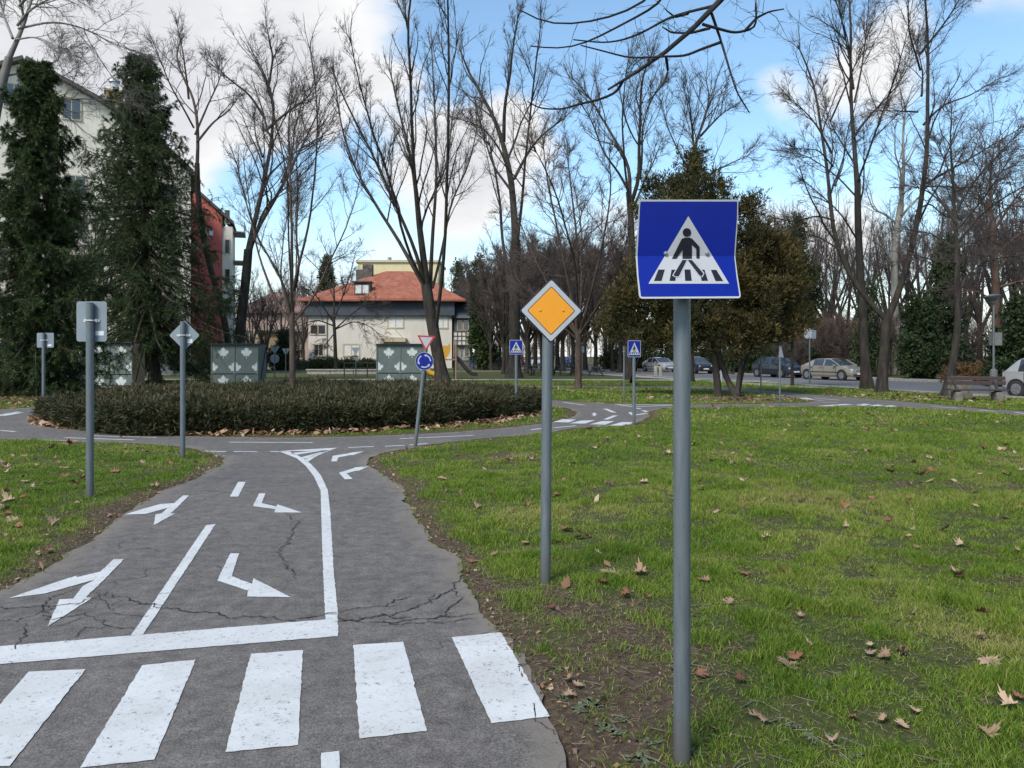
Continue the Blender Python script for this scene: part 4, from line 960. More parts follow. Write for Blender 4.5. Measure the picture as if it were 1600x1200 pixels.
px_tree('ash_tree', 'tall vase shaped bare tree with many straight limbs behind the leaf shed', 40,
    [(693,601,27),(688,575,22),(678,520,21),(671,480,20),(666,445,19)],
    [([(664,448),(640,410),(619,372),(584,319),(547,259),(528,216),(512,141),(500,82)],8), ([(665,446),(655,410),(644,375),(612,300),(584,237),(550,175),(532,125)],8), ([(668,450),(660,410),(652,360),(646,300),(636,240),(615,156),(600,90)],10),
     ([(669,448),(664,400),(659,344),(650,250),(650,150),(648,62),(660,25)],9), ([(672,450),(672,400),(675,340),(679,269),(677,175),(671,94),(668,25)],8), ([(680,520),(695,440),(703,375),(712,262),(716,194),(719,125),(722,62),(719,15)],7), ([(676,450),(690,380),(700,300),(735,220),(745,150),(738,90)],5), ([(668,450),(655,400),(648,330),(690,230),(690,120),(700,50)],6,.6), ([(666,447),(640,400),(628,320),(600,220),(590,140)],6,-.6)],
    22, 'bark', 'twig', branch=(15, 2.2), sub=(7, .8), fine=(5, .42), twig_r=.0062, up=.22, ang=(18, 42), cat='tree')
px_tree('poplar_tree', 'tall bare tree with spreading upper fork right of the vase shaped tree', 52,
    [(803,591,24),(804,560,20),(804,470,19),(805,420,18),(806,375,17)],
    [([(806,385),(800,281),(787,219),(778,178),(750,116),(725,75),(706,22)],13), ([(787,222),(789,172),(797,131),(806,78),(812,50)],7), ([(803,280),(820,245),(837,219),(860,196),(878,184),(897,165)],6), ([(796,270),(786,245),(775,225),(750,200),(712,190)],5), ([(804,500),(795,430),(785,375),(780,281),(769,219),(760,180)],8,.4), ([(806,400),(815,330),(820,260),(835,150),(840,95)],6,-.5), ([(800,300),(770,250),(745,160),(735,110)],5,.7)],
    23, 'bark', 'twig', branch=(12, 2.6), sub=(7, 1.0), fine=(5, .5), twig_r=.007, up=.14)
px_tree('leaning_tree', 'slim bare tree leaning left out of a shared base beside the red wall', 46,
    [(366,596,13),(357,535,11.5),(345,470,11),(328,420,10.5),(315,360,10),(309,310,9.5),(308,255,8.5)],
    [([(308,260),(305,203),(295,150),(269,103),(253,70),(262,45)],6.5), ([(295,155),(294,94),(290,50)],4), ([(308,222),(328,187),(350,166),(362,140)],4.5), ([(305,210),(315,150),(325,100),(320,60)],4,.5), ([(303,200),(280,140),(272,90)],3.5,-.6)],
    24, 'bark_warm', 'twig', branch=(10, 1.9), sub=(6, .75), fine=(5, .4), twig_r=.0062, up=.12)
px_tree('robinia_tree', 'dark forked bare tree standing behind the middle leaf shed', 45,
    [(374,596,22),(373,540,19),(379,480,17),(385,430,16),(388,390,15)],
    [([(386,400),(394,340),(400,312),(409,250),(414,200),(417,140),(396,100),(370,55)],10), ([(414,185),(391,150),(350,119),(335,100)],5), ([(414,205),(444,175),(475,150),(497,114)],5.5), ([(418,145),(431,94),(422,47)],5), ([(388,400),(394,369),(428,306),(450,265),(469,219),(492,165)],9), ([(440,285),(448,230),(440,170),(445,110)],4.5,.6), ([(395,380),(420,330),(450,310),(510,280),(530,240)],4,-.5), ([(410,245),(385,200),(370,150)],4,.8)],
    25, 'bark', 'twig', branch=(12, 2.2), sub=(7, .85), fine=(5, .45), twig_r=.0063, up=.13)
px_tree('crab_apple_tree', 'rounded bare tree with dense reddish twigs behind the amber diamond sign', 34.5,
    [(903,607,13),(904,575,11.5),(904,545,11),(903,518,10.5)],
    [([(903,522),(880,480),(850,430),(825,370),(800,310)],6), ([(903,520),(888,450),(870,370),(850,290),(845,240)],6), ([(904,520),(905,440),(900,350),(890,270),(885,225)],6), ([(905,520),(922,460),(935,390),(945,320),(940,260)],6), ([(905,530),(935,510),(965,490),(985,470)],5), ([(902,530),(870,505),(835,480),(800,430)],5), ([(904,515),(915,430),(922,340),(915,260)],5,.8), ([(903,515),(895,430),(860,330),(825,280)],5,-.8), ([(903,525),(865,470),(815,440),(788,390)],4.5,.7), ([(904,525),(930,480),(955,430),(965,370)],4.5,-.7)],
    26, 'bark_warm', 'twig_warm', branch=(13, 1.5), sub=(8, .62), fine=(6, .36), twig_r=.0055, up=.10, ang=(30, 65), wob=.22)
px_tree('maple_tree', 'tall bare tree rising behind the left edge of the big blue sign', 47,
    [(984,595,13),(982,560,12),(984,480,12),(988,416,12),(986,335,11),(982,300,10)],
    [([(984,310),(987,255),(970,215),(942,159),(927,125),(899,90)],7), ([(985,320),(998,283),(995,241),(995,170),(996,130),(1010,102)],8), ([(1000,275),(1004,250),(1004,198),(1015,159),(1037,118)],5), ([(983,300),(965,270),(942,244),(922,193),(905,170)],5), ([(988,330),(1010,280),(1030,240),(1050,190)],4.5,.6), ([(985,330),(970,270),(960,200),(965,140)],5,-.6)],
    27, 'bark', 'twig', branch=(12, 2.3), sub=(7, .9), fine=(5, .46), twig_r=.0065, up=.14)
px_tree('maple_tree', 'bare tree whose top stands out above the green thuja tip', 44,
    [(1078,597,12),(1080,500,11),(1082,400,10),(1083,300,10),(1085,255,9)],
    [([(1084,270),(1086,241),(1092,215),(1109,176),(1123,136),(1120,95)],7), ([(1086,250),(1078,210),(1072,181),(1064,150)],4.5), ([(1095,212),(1115,190),(1134,170),(1158,155)],4.5), ([(1084,280),(1060,240),(1040,200),(1030,160)],4), ([(1086,300),(1110,270),(1150,250),(1175,240)],4), ([(1085,280),(1095,220),(1090,150)],4,.7)],
    28, 'bark', 'twig', branch=(10, 2.1), sub=(6, .85), fine=(5, .45), twig_r=.0062, up=.10)
px_tree('alder_tree', 'straight dark bare tree left of the forked tree on the street verge', 34.6,
    [(1355,608,18),(1350,540,15),(1346,460,13.5),(1343,400,12.5),(1340,340,11.5),(1340,280,10.5)],
    [([(1340,300),(1338,260),(1336,220),(1334,150),(1334,62),(1333,0),(1332,-70)],9.5,.05), ([(1334,215),(1350,188),(1366,172),(1397,137),(1424,84)],4.5), ([(1338,260),(1320,220),(1305,180),(1300,130)],3.5), ([(1334,140),(1320,90),(1300,40),(1290,-20)],4), ([(1335,160),(1350,110),(1365,40),(1375,-20)],4), ([(1340,330),(1362,290),(1380,230),(1395,180)],4,.6), ([(1342,380),(1310,340),(1270,310),(1235,290)],3.5,-.3), ([(1340,310),(1320,270),(1285,230),(1250,215)],3.5,.6), ([(1338,290),(1345,220),(1352,150),(1350,90)],4,-.7)],
    29, 'bark', 'twig', branch=(11, 2.0), sub=(7, .8), fine=(5, .42), twig_r=.0052, up=.08)
px_tree('forked_tree', 'dark tree forking low into a wide Y on the street verge', 31,
    [(1377,614,21),(1380,570,17),(1383,530,16),(1386,496,16)],
    [([(1385,500),(1378,487),(1360,476),(1339,451),(1318,406),(1304,355),(1303,310),(1305,281),(1300,237),(1290,190),(1294,140),(1280,90),(1262,55)],11,.08), ([(1300,240),(1275,200),(1253,178),(1222,157)],4), ([(1386,500),(1393,485),(1411,436),(1423,385),(1430,340),(1437,281),(1441,219),(1440,156),(1437,94),(1431,47),(1425,-10)],12.5,-.06),
     ([(1441,290),(1465,275),(1490,262),(1537,231),(1600,192)],5), ([(1443,195),(1475,162),(1522,144),(1570,116)],4.5), ([(1437,85),(1469,40),(1495,-10)],4.5), ([(1439,292),(1470,288),(1506,287),(1572,283)],3.5), ([(1434,175),(1397,178),(1355,182)],3.5), ([(1305,345),(1280,335),(1245,345),(1190,330)],4), ([(1311,390),(1285,365),(1250,360),(1210,365)],3.5,.5), ([(1297,190),(1315,130),(1330,80)],3.5,-.5), ([(1305,290),(1330,250),(1345,200)],3.5,.6), ([(1440,150),(1460,100),(1470,40)],4,.6), ([(1438,110),(1405,60),(1390,0)],4,-.5), ([(1302,260),(1270,240),(1220,245)],3.2,-.6), ([(1431,330),(1470,310),(1510,330),(1560,320)],3.2,.7)],
    30, 'bark', 'twig', branch=(9, 1.7), sub=(7, .75), fine=(5, .4), twig_r=.0048, up=.08)
px_tree('leaning_tree', 'dark tree with a slanted lower trunk and arching brown branches beside the wooden bench', 28.5,
    [(1478,621,17),(1486,580,13.5),(1494,540,12),(1497,500,11.5),(1496,460,11),(1495,400,10)],
    [([(1495,410),(1495,340),(1494,280),(1492,220),(1496,170)],7,.05), ([(1497,412),(1478,408),(1459,412),(1423,404),(1395,410)],4), ([(1499,462),(1505,440),(1519,424),(1555,404),(1600,398)],4.5), ([(1496,380),(1520,340),(1555,310),(1590,290)],4.5), ([(1495,350),(1475,310),(1455,290),(1430,285)],4), ([(1495,330),(1510,290),(1540,250),(1560,225)],4), ([(1494,300),(1480,250),(1465,215)],3.5), ([(1496,420),(1530,380),(1580,360),(1625,350)],4,.6), ([(1495,390),(1470,360),(1440,350)],3.5,.7), ([(1495,360),(1515,320),(1530,270)],3.5,-.7)],
    31, 'bark', 'twig_warm', branch=(12, 1.45), sub=(8, .6), fine=(6, .34), twig_r=.0048, up=.04, ang=(30, 62), wob=.2)
px_tree('plane_tree', 'pale barked plane tree behind the forked tree with one drooping white branch', 60,
    [(1400,586,15),(1399,520,13),(1398,460,12),(1397,400,11.5),(1402,350,11),(1408,318,10.5)],
    [([(1408,325),(1412,297),(1418,255),(1419,219),(1425,172),(1440,130)],8), ([(1410,330),(1401,300),(1399,270),(1385,250),(1380,210)],5), ([(1404,345),(1425,320),(1450,300),(1465,260)],5), ([(1402,350),(1380,335),(1360,330),(1345,300)],5), ([(1399,490),(1403,503),(1413,514),(1430,515),(1446,509),(1455,500),(1463,493)],4.5,-.1), ([(1436,513),(1450,508),(1466,509),(1486,515)],3,-.1), ([(1398,430),(1430,420),(1470,390)],4,.5), ([(1398,420),(1370,390),(1350,380)],4,-.5)],
    32, 'bark_pale', 'twig_pale', branch=(8, 2.3), sub=(6, .95), fine=(4, .5), twig_r=.007, up=.08, wob=.24)
px_tree('plane_tree', 'pale barked plane tree at the left edge reaching over the spruce top', 31,
    [(-45,615,26),(-40,500,23),(-32,380,20),(-18,240,17),(2,130,14),(14,90,13)],
    [([(12,95),(22,50),(30,0),(36,-70)],10), ([(27,40),(53,19),(94,8),(150,5)],5), ([(28,45),(70,24),(110,27),(150,47),(185,55)],4.5), ([(24,62),(60,60),(95,82),(130,95)],3.5), ([(-5,160),(40,150),(83,147),(117,141),(168,142)],5), ([(0,135),(-30,90),(-70,60)],6), ([(20,60),(-10,10),(-30,-40)],5), ([(30,10),(70,-20),(120,-40)],5), ([(5,120),(45,100),(70,80),(60,40)],3.5,.5)],
    33, 'bark_pale', 'twig_pale', branch=(12, 1.7), sub=(7, .8), fine=(5, .4), twig_r=.0052, up=-.02, wob=.22, droop=.06)
px_tree('pine_tree', 'reddish trunked bare tree behind the grey lamp at the right edge', 42,
    [(1558,599,15),(1557,540,13.5),(1556,460,13),(1554,400,12),(1552,350,10)],
    [([(1554,395),(1552,330),(1556,270),(1566,220)],7), ([(1556,450),(1590,440),(1630,445)],6), ([(1556,470),(1530,455),(1500,450)],4), ([(1554,400),(1580,370),(1610,350)],5), ([(1553,380),(1530,340),(1515,300)],5), ([(1553,360),(1575,310),(1600,270)],5), ([(1553,350),(1540,290),(1535,240)],4.5), ([(1555,430),(1590,400),(1640,380)],5,.6), ([(1554,410),(1525,390),(1500,370)],4,-.6)],
    34, 'bark_pine', 'twig_warm', branch=(14, 2.0), sub=(8, .85), fine=(6, .46), twig_r=.0062, up=.02, ang=(35, 70), wob=.24)
px_tree('pear_tree', 'small dark bare tree with hanging branches before the villa wall', 78,
    [(525,579,7.5),(524,550,6.5),(523,520,6),(521,495,5.5)],
    [([(522,500),(520,460),(518,430),(512,400)],4), ([(522,505),(505,475),(490,450),(478,440)],3.2), ([(523,515),(545,490),(570,470),(590,480)],3), ([(523,510),(500,500),(480,505),(465,520)],2.8), ([(522,500),(535,460),(545,430),(550,405)],3.2), ([(523,520),(508,540),(498,548)],2.2), ([(523,515),(550,500),(575,510),(590,530)],2.6,.6)],
    35, 'bark', 'twig', branch=(10, 2.2), sub=(7, .9), fine=(5, .5), twig_r=.0085, up=-.02, ang=(30,65), wob=.24, droop=.08)

MT['bark_backlit'] = mat_bark('backlit bark', (0.010,0.009,0.009), (0.022,0.019,0.019), (0.042,0.036,0.034))  # bark colour darkened to paint the backlit look of the overhanging limb
# a tree whose trunk stands outside the picture; one limb hangs into the top of it
rng = np.random.default_rng(40); dz = 5.6
def op(l, d=dz): return [tuple(W(x, y, d+.12*math.sin(k*1.7))) for k, (x, y) in enumerate(l)]
limb = [(7.0,5.2,3.9),(5.6,5.1,4.8),(4.2,5.3,5.3),(2.9,5.5,5.2),(2.1,5.6,4.75)] + op([(1126,0),(1109,23),(1078,54),(1035,91),(998,113),(973,127),(950,140)])
sec = [[(2.3,5.6,4.9)]+op([(1060,-60),(1041,0),(998,25),(959,45),(922,65),(885,78),(829,72)]), [(3.0,5.5,5.2)]+op([(1100,-140),(1050,-50),(1018,0),(970,23),(922,35),(879,40),(837,35),(813,16)])]
for l in ([(973,127),(964,144),(936,156),(899,164),(879,171),(845,170),(825,159)], [(1112,21),(1126,62),(1137,99),(1151,144),(1171,176)], [(1126,66),(1098,76),(1069,88),(1041,88),(984,91),(936,78),(908,71)],
          [(1112,10),(1078,18),(1044,28),(1004,51),(970,64),(942,67),(896,62)], [(1098,38),(1148,52),(1182,44),(1181,0),(1183,-40)], [(1165,47),(1182,28),(1202,18),(1225,14)], [(1075,21),(1055,27),(1041,16)], [(1109,44),(1078,52),(1049,51),(1035,42)], [(1041,91),(1044,113),(1035,133),(1015,157)]):
    sec.append(op(l))
limbs = [([(7.0,5.2,-.1),(6.95,5.2,2),(7.0,5.2,3.9),(7.1,5.3,6),(7.2,5.2,9)], [.24,.2,.19,.17,.1], True), (limb, list(np.linspace(.075, .011, len(limb))), False)]
limbs[1] = (limb, [.09,.08,.07,.055,.035]+list(np.linspace(.023, .008, len(limb)-5)), False)
for l in sec: limbs.append((l, list(np.linspace(.0115, .0045, len(l))), False))
def overhang():
    e = empty('overhanging_tree', (7.0,5.2,0), 0, 'dark bare branch hanging into the top of the picture above the blue sign', 'tree'); o = np.array((7.0,5.2,0)); g = Geo(); c = Geo(); P_ = []; R_ = []
    for k, (pts, rad, tr) in enumerate(limbs):
        P, R = resample(np.asarray(pts)-o, rad, 24, None, 0); g.add(tubes(P[None], R[None], 10 if tr else 7))
        if k >= 1: P_.append(P); R_.append(R)
    P = np.stack(P_); R = np.stack(R_)
    b1, r1 = spawn(P, R, 6, .35, lambda t, i: .28+0*t, (30, 70), -.12, 4, rng, .22, .6, .0022, .008); c.add(tubes(b1, r1, 5))
    b2, r2 = spawn(b1, r1, 2, .3, lambda t, i: .10+0*t, (30, 60), -.05, 3, rng, .2, .7, .0018, .008); c.add(tubes(b2, r2, 4))
    # crown above the frame
    T = P_[0][None]; up_l = [np.asarray([(7.1,5.3,5),(6,4.6,7),(5,4,9),(4.6,3.6,11)])-o, np.asarray([(7.1,5.3,6),(8.4,6,8),(9.4,7,10),(10,7.5,12)])-o, np.asarray([(7.15,5.3,7),(6.6,6.4,9),(6.2,7.4,11),(6,8,12.5)])-o]
    U = [resample(q, [.09,.07,.05,.02], 15, rng, .03) for q in up_l]; UP = np.stack([q[0] for q in U]); UR = np.stack([q[1] for q in U]); g.add(tubes(UP, UR, 8))
    b3, r3 = spawn(UP, UR, 10, .3, lambda t, i: 1.6+0*t, (30, 55), .1, 5, rng); c.add(tubes(b3, r3, 4)); b4, r4 = spawn(b3, r3, 6, .2, lambda t, i: .6+0*t, (30, 55), .1, 3, rng); c.add(tubes(b4, r4, 3))
    V, F = g.out(); np_mesh('trunk', V, F, MT['bark_backlit'], e, smooth=True); V, F = c.out(); np_mesh('crown', V, F, MT['bark_backlit'], e)
overhang()

# generic bare trees of the far rows: three kinds, copied
def generic(name, label, h, seed, bark, twig, n=7, spread=.32, group=None, cat='tree', **kw):
    r = np.random.default_rng(seed); limbs = [([(0,0,-.1),(.02*h*r.normal()*.3,0,.14*h),(.03*h*r.normal()*.3,0,.30*h)], [.020*h,.015*h,.013*h], True)]
    top = limbs[0][0][-1]
    for k in range(n):
        a = 2*math.pi*k/n+r.uniform(-.4,.4); s = spread*h*r.uniform(.45,1.1) if k else .05*h; hh = h*r.uniform(.78, 1.0); z0 = h*r.uniform(.2,.3)
        limbs.append(([(top[0]*z0/(.3*h),0,z0),(math.cos(a)*s*.4,math.sin(a)*s*.4,z0+(hh-z0)*.35),(math.cos(a)*s*.8,math.sin(a)*s*.8,z0+(hh-z0)*.7),(math.cos(a)*s,math.sin(a)*s,hh)], [.010*h,.007*h,.0045*h,.0015*h], False))
    return bare_tree(name, label, limbs, r, MT[bark], MT[twig], group=group, cat=cat, origin=(0,0,0), **kw)
# ------------------------------------------------------------------ foliage
def diamonds(P, Dv, L, Wd, rng):
    """one small leaf shaped quad at every point, pointing along Dv"""
    s = perp_to(unit(Dv), rng); D_ = unit(Dv)
    m = P+D_*(L*.45)[:,None]
    V = np.stack([P, m+s*Wd[:,None], P+D_*L[:,None], m-s*Wd[:,None]], 1)
    return V.reshape(-1, 3), np.arange(len(P)*4).reshape(-1, 4)
def on_paths(paths, m, L, Wd, ang, rng, up=0.0, t0=0.0, var=None):
    N_, K, _ = paths.shape; idx = np.repeat(np.arange(N_), m); M = len(idx); t = t0+(1-t0)*rng.random(M); f = t*(K-1); i = np.minimum(f.astype(int), K-2); w = (f-i)[:,None]
    p = paths[idx,i]*(1-w)+paths[idx,i+1]*w; tan = unit(paths[idx,i+1]-paths[idx,i]); a = np.radians(rng.uniform(ang[0], ang[1], M))[:,None]
    d = unit(tan*np.cos(a)+perp_to(tan, rng)*np.sin(a)+np.array([0,0,up]))
    V, F = diamonds(p, d, L*rng.uniform(.6, 1.3, M), Wd*rng.uniform(.7, 1.2, M), rng)
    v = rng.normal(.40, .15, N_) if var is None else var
    return V, F, np.clip(np.repeat(v[idx]+.42*(t-.5)+rng.normal(0, .1, M), 4), 0, 1)  # value falls towards the stem: inner shade and light tips painted into the needles
def spruce(name, label, base, H, R, z0, lean, seed, width_pow=.62, nl=34, skirt=1.0):
    rng = np.random.default_rng(seed); e = empty(name, (base[0], base[1], 0), 0, label, 'tree')
    tz = np.linspace(0, 1, 14); tr = np.stack([lean[0]*tz**1.3*H*.0+lean[0]*(1-np.exp(-tz*3)), lean[1]*tz, -.1+tz*(H+.1)], 1)
    g = Geo(); g.add(tubes(tr[None], np.linspace(.022*H*.6+.04, .015, 14)[None], 12))
    B = []; BR = []; top = []
    for l in range(nl):
        t = (l+rng.uniform(-.15,.15))/nl; z = z0+(H-z0)*np.clip(t, 0, .985); rr = R*(1-t)**width_pow*rng.uniform(.55, 1.25)*(1 if t > .1 else .75+.25*skirt)
        n = int(np.clip(6+7*(1-t), 5, 12)); ph = rng.uniform(0, 6.28)
        for k in range(n):
            a = ph+2*np.pi*k/n+rng.uniform(-.3,.3); Lb = max(.25, rr*rng.uniform(.7, 1.12)); K = 8; s = np.linspace(0, 1, K)
            up0 = .55*t-.02; dz = Lb*(up0*s-(.66*(1-t)+.12)*s**1.3+.5*np.maximum(s-.62, 0)**1.2*1.2)
            x0 = np.interp(z, tr[:,2], tr[:,0]); y0 = np.interp(z, tr[:,2], tr[:,1])
            B.append(np.stack([x0+np.cos(a)*Lb*s, y0+np.sin(a)*Lb*s, z+dz+rng.normal(0,.05)], 1)); BR.append(np.linspace(.012+.012*Lb, .006, K)); top.append(t)
    B = np.stack(B); BR = np.stack(BR); g.add(tubes(B, BR, 5))
    Lb = np.linalg.norm(np.diff(B, axis=1), axis=2).sum(1)
    b2, r2 = spawn(B, BR, 25, .06, lambda t, i: np.clip(Lb[i]*.36*(1.15-.7*t), .15, 1.0), (45, 75), -.30, 4, rng, .12, .6, .004, .01)
    b3, r3 = spawn(b2, r2, 2, .2, lambda t, i: .26+0*t, (30, 60), -.45, 3, rng, .1, .6, .003, .01)
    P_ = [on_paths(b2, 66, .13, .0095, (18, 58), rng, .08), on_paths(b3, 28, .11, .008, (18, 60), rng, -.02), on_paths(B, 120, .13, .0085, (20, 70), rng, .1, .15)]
    V = []; F = []; A = []; n = 0
    for v, f, a in P_: V.append(v); F.append(f+n); A.append(a); n += len(v)
    v, f = g.out(); np_mesh('trunk', v, f, MT['bark_warm'], e, smooth=True)
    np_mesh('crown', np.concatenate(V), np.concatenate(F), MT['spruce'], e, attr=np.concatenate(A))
    return e
p = W(55, 616, 30); spruce('spruce_tree', 'broad dark green spruce at the left edge reaching down to the ground', (p.x, 30), 13.1, 3.25, .1, (.1,0), 51, .60, 28)
p = W(246, 599, 42); spruce('spruce_tree', 'dark green spruce with a bare curved lower trunk beside the first leaf shed', (p.x, 42), 18.2, 5.2, 2.2, (-1.0,0), 52, .63, 30)

def lump_points(lumps, n, rng, shell=.55):
    """points spread through the outer part of several ellipsoids, with outward directions"""
    lumps = np.asarray(lumps, float); vol = (lumps[:,3]*lumps[:,4]*lumps[:,5])**(2/3); idx = rng.choice(len(lumps), n, p=vol/vol.sum())
    d = unit(rng.normal(size=(n,3))); r = shell+(1-shell)*rng.random(n)**.6; l = lumps[idx]
    return l[:,:3]+d*r[:,None]*l[:,3:6], unit(d/l[:,3:6]), idx
def sprigs(P, D_, m, L, Wd, ang, rng, up=0.3, jit=.06):
    n = len(P); idx = np.repeat(np.arange(n), m); M = len(idx); d0 = unit(D_[idx]+np.array([0,0,up])); a = np.radians(rng.uniform(ang[0], ang[1], M))[:,None]
    d = unit(d0*np.cos(a)+perp_to(d0, rng)*np.sin(a)); p = P[idx]+rng.normal(0, jit, (M,3))
    V, F = diamonds(p, d, L*rng.uniform(.6, 1.35, M), Wd*rng.uniform(.7, 1.25, M), rng)
    v = rng.normal(.42, .15, n); return V, F, np.clip(np.repeat(v[idx]+rng.normal(0, .09, M), 4), 0, 1)
def thuja(name, label, base, stems, lumps, n, mat, seed, green=0.0):
    rng = np.random.default_rng(seed); e = empty(name, (base[0], base[1], 0), 0, label, 'tree'); g = Geo(); o = np.array((base[0], base[1], 0))
    for pts, r0, r1 in stems:
        P, R = resample(np.asarray(pts)-o, np.linspace(r0*.68, r1*.7, len(pts)), 14, rng, .02); P[0,2] = -.1; g.add(tubes(P[None], R[None], 10))
    lp = np.asarray(lumps)-np.r_[o, 0, 0, 0]
    # small clumps sit on the big ones so that the outline stays ragged
    P0, D0, _ = lump_points(lp, n//22, rng, .45); sub = np.concatenate([P0+D0*rng.uniform(-.3,.38,(len(P0),1)), np.repeat(rng.uniform(.12,.40,(len(P0),1)), 3, 1)*np.array([1,1,1.5])], 1)
    P, D_, idx = lump_points(sub, n, rng, .35)
    V, F, A = sprigs(P, D_, 8, .15, .018, (10, 48), rng, .75, .05)
    vl = rng.normal(0, .22, len(sub))[idx]; A = np.clip(A+np.repeat(np.repeat(vl, 8), 4), 0, 1)
    v, f = g.out(); np_mesh('trunk', v, f, MT['bark'], e, smooth=True); np_mesh('crown', V, F, MT[mat], e, attr=A); return e
dT = 28.5
def lw(px, py, rx, rz, dd=0.0, ry=None):
    rx *= .76; rz *= .80
    p = W(px, py, dT+dd); k = (dT+dd)/FPX; return (p.x, p.y, p.z, rx*k, (ry or rx)*k, rz*k)
b1 = G(1123, 620); b2 = G(1152, 621); T_ = lambda x, y, dd=0: tuple(W(x, y, dT+dd))
thuja('thuja_tree', 'big olive green thuja with a pointed top behind the blue pedestrian sign', (b1.x, b1.y), [([tuple(b1), T_(1118,570), T_(1112,520), T_(1095,430), T_(1085,300)], .21, .05), ([tuple(G(985,598)), T_(1000,560,4), T_(1030,500,2), T_(1060,420)], .15, .05)],
    [lw(1085,252,18,30), lw(1078,300,48,34), lw(1030,300,30,24,.6), lw(1125,305,28,24,-.4), lw(1060,350,66,46), lw(1110,370,48,52,.5), lw(1050,420,78,55), lw(1000,470,52,48,.5), lw(968,500,34,36,.8), lw(1085,480,72,55,-.3), lw(1020,522,54,28,.3), lw(1085,520,50,30), lw(1000,330,18,14)], 15000, 'thuja_olive', 61)
thuja('thuja_tree', 'yellow brown thuja with several dark leaning stems right of the big olive one', (b2.x, b2.y), [([tuple(b2), T_(1140,600), T_(1122,560), T_(1125,500), T_(1140,420)], .20, .05), ([tuple(b2), T_(1153,590), T_(1162,550), T_(1172,480), T_(1190,360)], .13, .04), ([tuple(b2), T_(1158,600,.3), T_(1165,560,.5), T_(1195,500,.8), T_(1205,420,.9)], .11, .04)],
    [lw(1168,325,20,28), lw(1180,370,34,36), lw(1205,400,40,42,.4), lw(1165,430,36,48,-.4), lw(1190,460,52,46), lw(1225,450,32,44,.5), lw(1180,510,50,36), lw(1232,500,26,30,.4), lw(1150,520,34,30,-.3), lw(1236,400,20,26,.6)], 9500, 'thuja', 62)
dT = 38.0
b3 = W(1238, 602, dT)
thuja('thuja_tree', 'small dark green conifer with a thin stem left of the beige car', (b3.x, b3.y), [([(b3.x,b3.y,0), T_(1238,560), T_(1236,500), T_(1240,400)], .13, .05)],
    [lw(1245,370,18,38), lw(1250,430,28,40), lw(1238,480,30,34), lw(1262,470,20,34,.4), lw(1228,510,22,20)], 5000, 'thuja_green', 63)

# the juniper island
def juniper():
    rng = np.random.default_rng(71); e = empty('juniper_hedge', (HEDGE_C[0], HEDGE_C[1], 0), 0, 'low wide round bed of dark juniper on the roundabout island', 'hedge')
    def hr(th): return HEDGE_R*(1+.035*np.sin(3*th+.7)+.03*np.sin(7*th+2)+.02*np.sin(13*th))
    def top(r, th, x, y): return np.clip((1-np.clip(r/hr(th), 0, 1)**7), 0, 1)**.55*(.27+.38*fbm(x+HEDGE_C[0], y+HEDGE_C[1], 2.2, 77, 3)+.26*fbm(x, y, .7, 78, 2))
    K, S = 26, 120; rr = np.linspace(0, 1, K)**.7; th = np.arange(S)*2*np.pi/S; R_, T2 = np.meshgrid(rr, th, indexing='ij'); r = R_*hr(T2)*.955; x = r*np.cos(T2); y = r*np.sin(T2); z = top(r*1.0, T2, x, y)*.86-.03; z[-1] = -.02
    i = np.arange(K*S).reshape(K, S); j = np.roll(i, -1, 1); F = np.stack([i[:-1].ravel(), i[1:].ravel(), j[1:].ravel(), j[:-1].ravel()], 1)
    np_mesh('branches', np.stack([x,y,z], -1).reshape(-1,3), F, MT['juniper_core'], e, smooth=True)  # closed dark dome standing for the hedge interior, no separate branches
    n = 40000; th = rng.uniform(0, 2*np.pi, n); q = np.sqrt(rng.random(n)); rim = rng.random(n) < .38; q = np.where(rim, 1-.05*rng.random(n), q); r = q*hr(th)*.985; x = r*np.cos(th); y = r*np.sin(th)
    zt = top(r, th, x, y); z = np.where(rim, zt*rng.uniform(.05, 1, n)+.55*rng.random(n)*(q > .955)*.6, zt*.95); z = np.clip(z, .04, 1.1)
    z = np.where(rim, np.minimum(z, top(.82*hr(th), th, .82*x, .82*y)), z)
    slope = np.clip((q-.8)*5, 0, 1); D_ = unit(np.stack([np.cos(th)*slope, np.sin(th)*slope, 1.05-slope*.6], 1)+rng.normal(0,.35,(n,3)))
    keep = (np.sin(th) < .75)|(rng.random(n) < .5)
    gap = fbm(np.where(rim, th*HEDGE_R, x*1.0), np.where(rim, z*1.6, y*1.0), .34, 83, 2); keep &= rng.random(n) < np.clip((gap-.30)*5, .06, 1)
    shoot = rng.random(n) < .035; z = np.where(shoot&~rim, z+rng.uniform(.05,.16,n), z)
    P = np.stack([x,y,z], 1)[keep]; D_ = D_[keep]
    V, F, A = sprigs(P, D_, 9, .135, .012, (8, 85), rng, .05, .04)
    # brownish winter tips on the top, greener flanks
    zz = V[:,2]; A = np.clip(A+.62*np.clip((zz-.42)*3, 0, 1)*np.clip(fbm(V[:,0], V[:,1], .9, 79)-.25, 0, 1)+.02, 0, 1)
    g = Geo(); b, rr_ = [], []
    for k in range(520):
        a = rng.uniform(0, 6.28); q = HEDGE_R*math.sqrt(rng.random())*.95; p0 = np.array((q*math.cos(a), q*math.sin(a), 0)); zt = float(top(np.array(q), np.array(a), p0[0], p0[1])); p0[2] = zt*.9
        d = np.array((rng.normal(0,.6), rng.normal(0,.6), .35)); s = np.linspace(0, .45, 4)[:,None]; b.append(p0+d*s+np.array((0,0,-.3))*s**2); rr_.append(np.linspace(.008, .004, 4))
    v, f = tubes(np.stack(b), np.stack(rr_), 4)
    np_mesh('foliage', np.concatenate([V, v]), np.concatenate([F, f+len(V)]), MT['juniper'], e, attr=np.r_[A, np.full(len(v), 1.0)])
